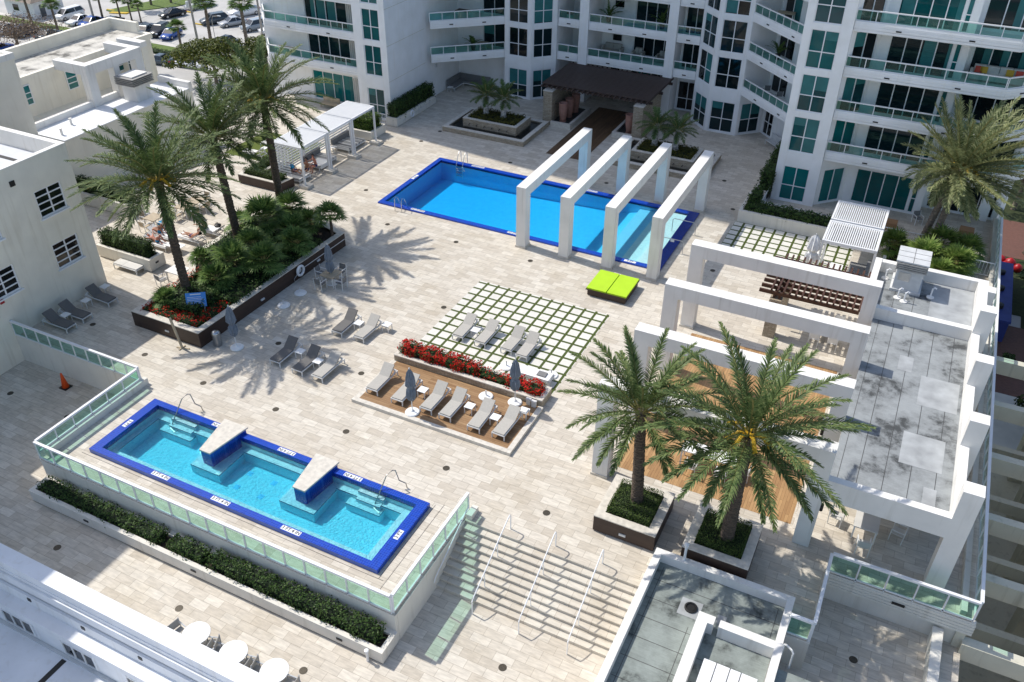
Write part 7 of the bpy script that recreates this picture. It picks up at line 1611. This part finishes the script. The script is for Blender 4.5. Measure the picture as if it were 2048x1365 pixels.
J = dict(pelvis=(0, 0, .55), chest=(0, -.1, .95), neck=(0, -.15, 1.16), head=(0, -.2, 1.32), lsho=(-.18, -.12, 1.08), rsho=(.18, -.12, 1.08), lelb=(-.24, -.36, .92), relb=(.24, -.34, .9), lwri=(-.18, -.6, .95), rwri=(.16, -.58, .86), lhip=(-.1, -.05, .53), rhip=(.1, -.05, .53), lkne=(-.14, -.46, .52), rkne=(.16, -.46, .52), lank=(-.14, -.42, .1), rank=(.2, -.5, .1), ltoe=(-.15, -.6, .05), rtoe=(.22, -.68, .05))
person('tanned man sitting upright on the edge of a white lounger', J, 'skin', (SHORTS('navycloth'),), 'hairl', (0, -1, -.2), (-7.75, -9.3, 0), R(-60))
person('sunbather lying with arms up on the lounger beside the palm trunk', lying(.3, .55, .6, 'up'), 'skin2', (SHORTS('bluecloth'),), 'hairl', (0, -.3, 1), (-9.35, -12.1, -.03), R(90))
person('sunbather with raised knees and blue shorts half hidden by the dark hedge', lying(.25, .75, .8), 'skin', (SHORTS('bluecloth'),), 'hair', (0, -.3, 1), (-10.1, -11.1, -.03), R(90))
person('man in a blue shirt reclining on the striped cabana daybed', lying(.6, .1, .2), 'skin', (SHIRT('bluecloth'), SHORTS('navycloth')), 'hairl', (0, -.6, 1), (-8.15, .95, .02), R(80))
J2 = dict(J); person('bare backed man bending forward on the middle cabana daybed', J2, 'skin2', (SHORTS('navycloth'),), 'hair', (0, -1, -.4), (-7.35, 2.55, -.02), R(-20))
person('woman in a navy swimsuit sitting beside the cabana daybed', dict(J, chest=(0, .02, .93), neck=(0, .03, 1.13), head=(0, 0, 1.29), lelb=(-.26, -.1, .82), relb=(.26, -.1, .82), lwri=(-.2, -.36, .68), rwri=(.2, -.36, .68)), 'skin', (SHORTS('navycloth'), TOP('navycloth')), 'hair', (0, -1, -.1), (-7.6, 1.75, -.08), R(10))
# ------------------------------------------------------------------ camera, sun and sky
cd = bpy.data.cameras.new('camera'); cam = bpy.data.objects.new('camera', cd); COL.objects.link(cam)
cd.sensor_width = 36; cd.lens = 30.48; cd.clip_end = 2000; cd.clip_start = .5
rt = Vector((0.89666, 0.44266, 0.00722)); dn = Vector((0.26144, -0.51627, -0.81554)); fw = Vector((-0.35728, 0.73315, -0.57865))
mw = Matrix((rt, -dn, -fw)).transposed().to_4x4(); mw.translation = Vector((34.039, -47.271, 28.5)); cam.matrix_world = mw
S.camera = cam
EL = 52.6; D = Vector((-.9933 * math.cos(R(EL)), .1155 * math.cos(R(EL)), math.sin(R(EL))))
ld = bpy.data.lights.new('sun', 'SUN'); ld.energy = 3.5; ld.angle = R(.55); ld.color = (1, .95, .87)
lo = bpy.data.objects.new('sun', ld); COL.objects.link(lo); lo.rotation_euler = D.to_track_quat('Z', 'Y').to_euler()
W = bpy.data.worlds.new('World'); S.world = W; W.use_nodes = True
bg = W.node_tree.nodes['Background']; sk = W.node_tree.nodes.new('ShaderNodeTexSky'); sk.sky_type = 'NISHITA'; sk.sun_disc = False
sk.sun_elevation = R(EL); sk.sun_rotation = math.atan2(D.x, D.y); sk.dust_density = 1.5
W.node_tree.links.new(sk.outputs[0], bg.inputs[0]); bg.inputs[1].default_value = .15
S.view_settings.view_transform = 'Standard'; S.view_settings.look = 'None'; S.view_settings.exposure = 0.22; S.view_settings.gamma = 1
S.cycles.max_bounces = 8; S.cycles.transparent_max_bounces = 16; S.cycles.diffuse_bounces = 4; S.cycles.use_denoising = True
S.cycles.caustics_reflective = False; S.cycles.caustics_refractive = False
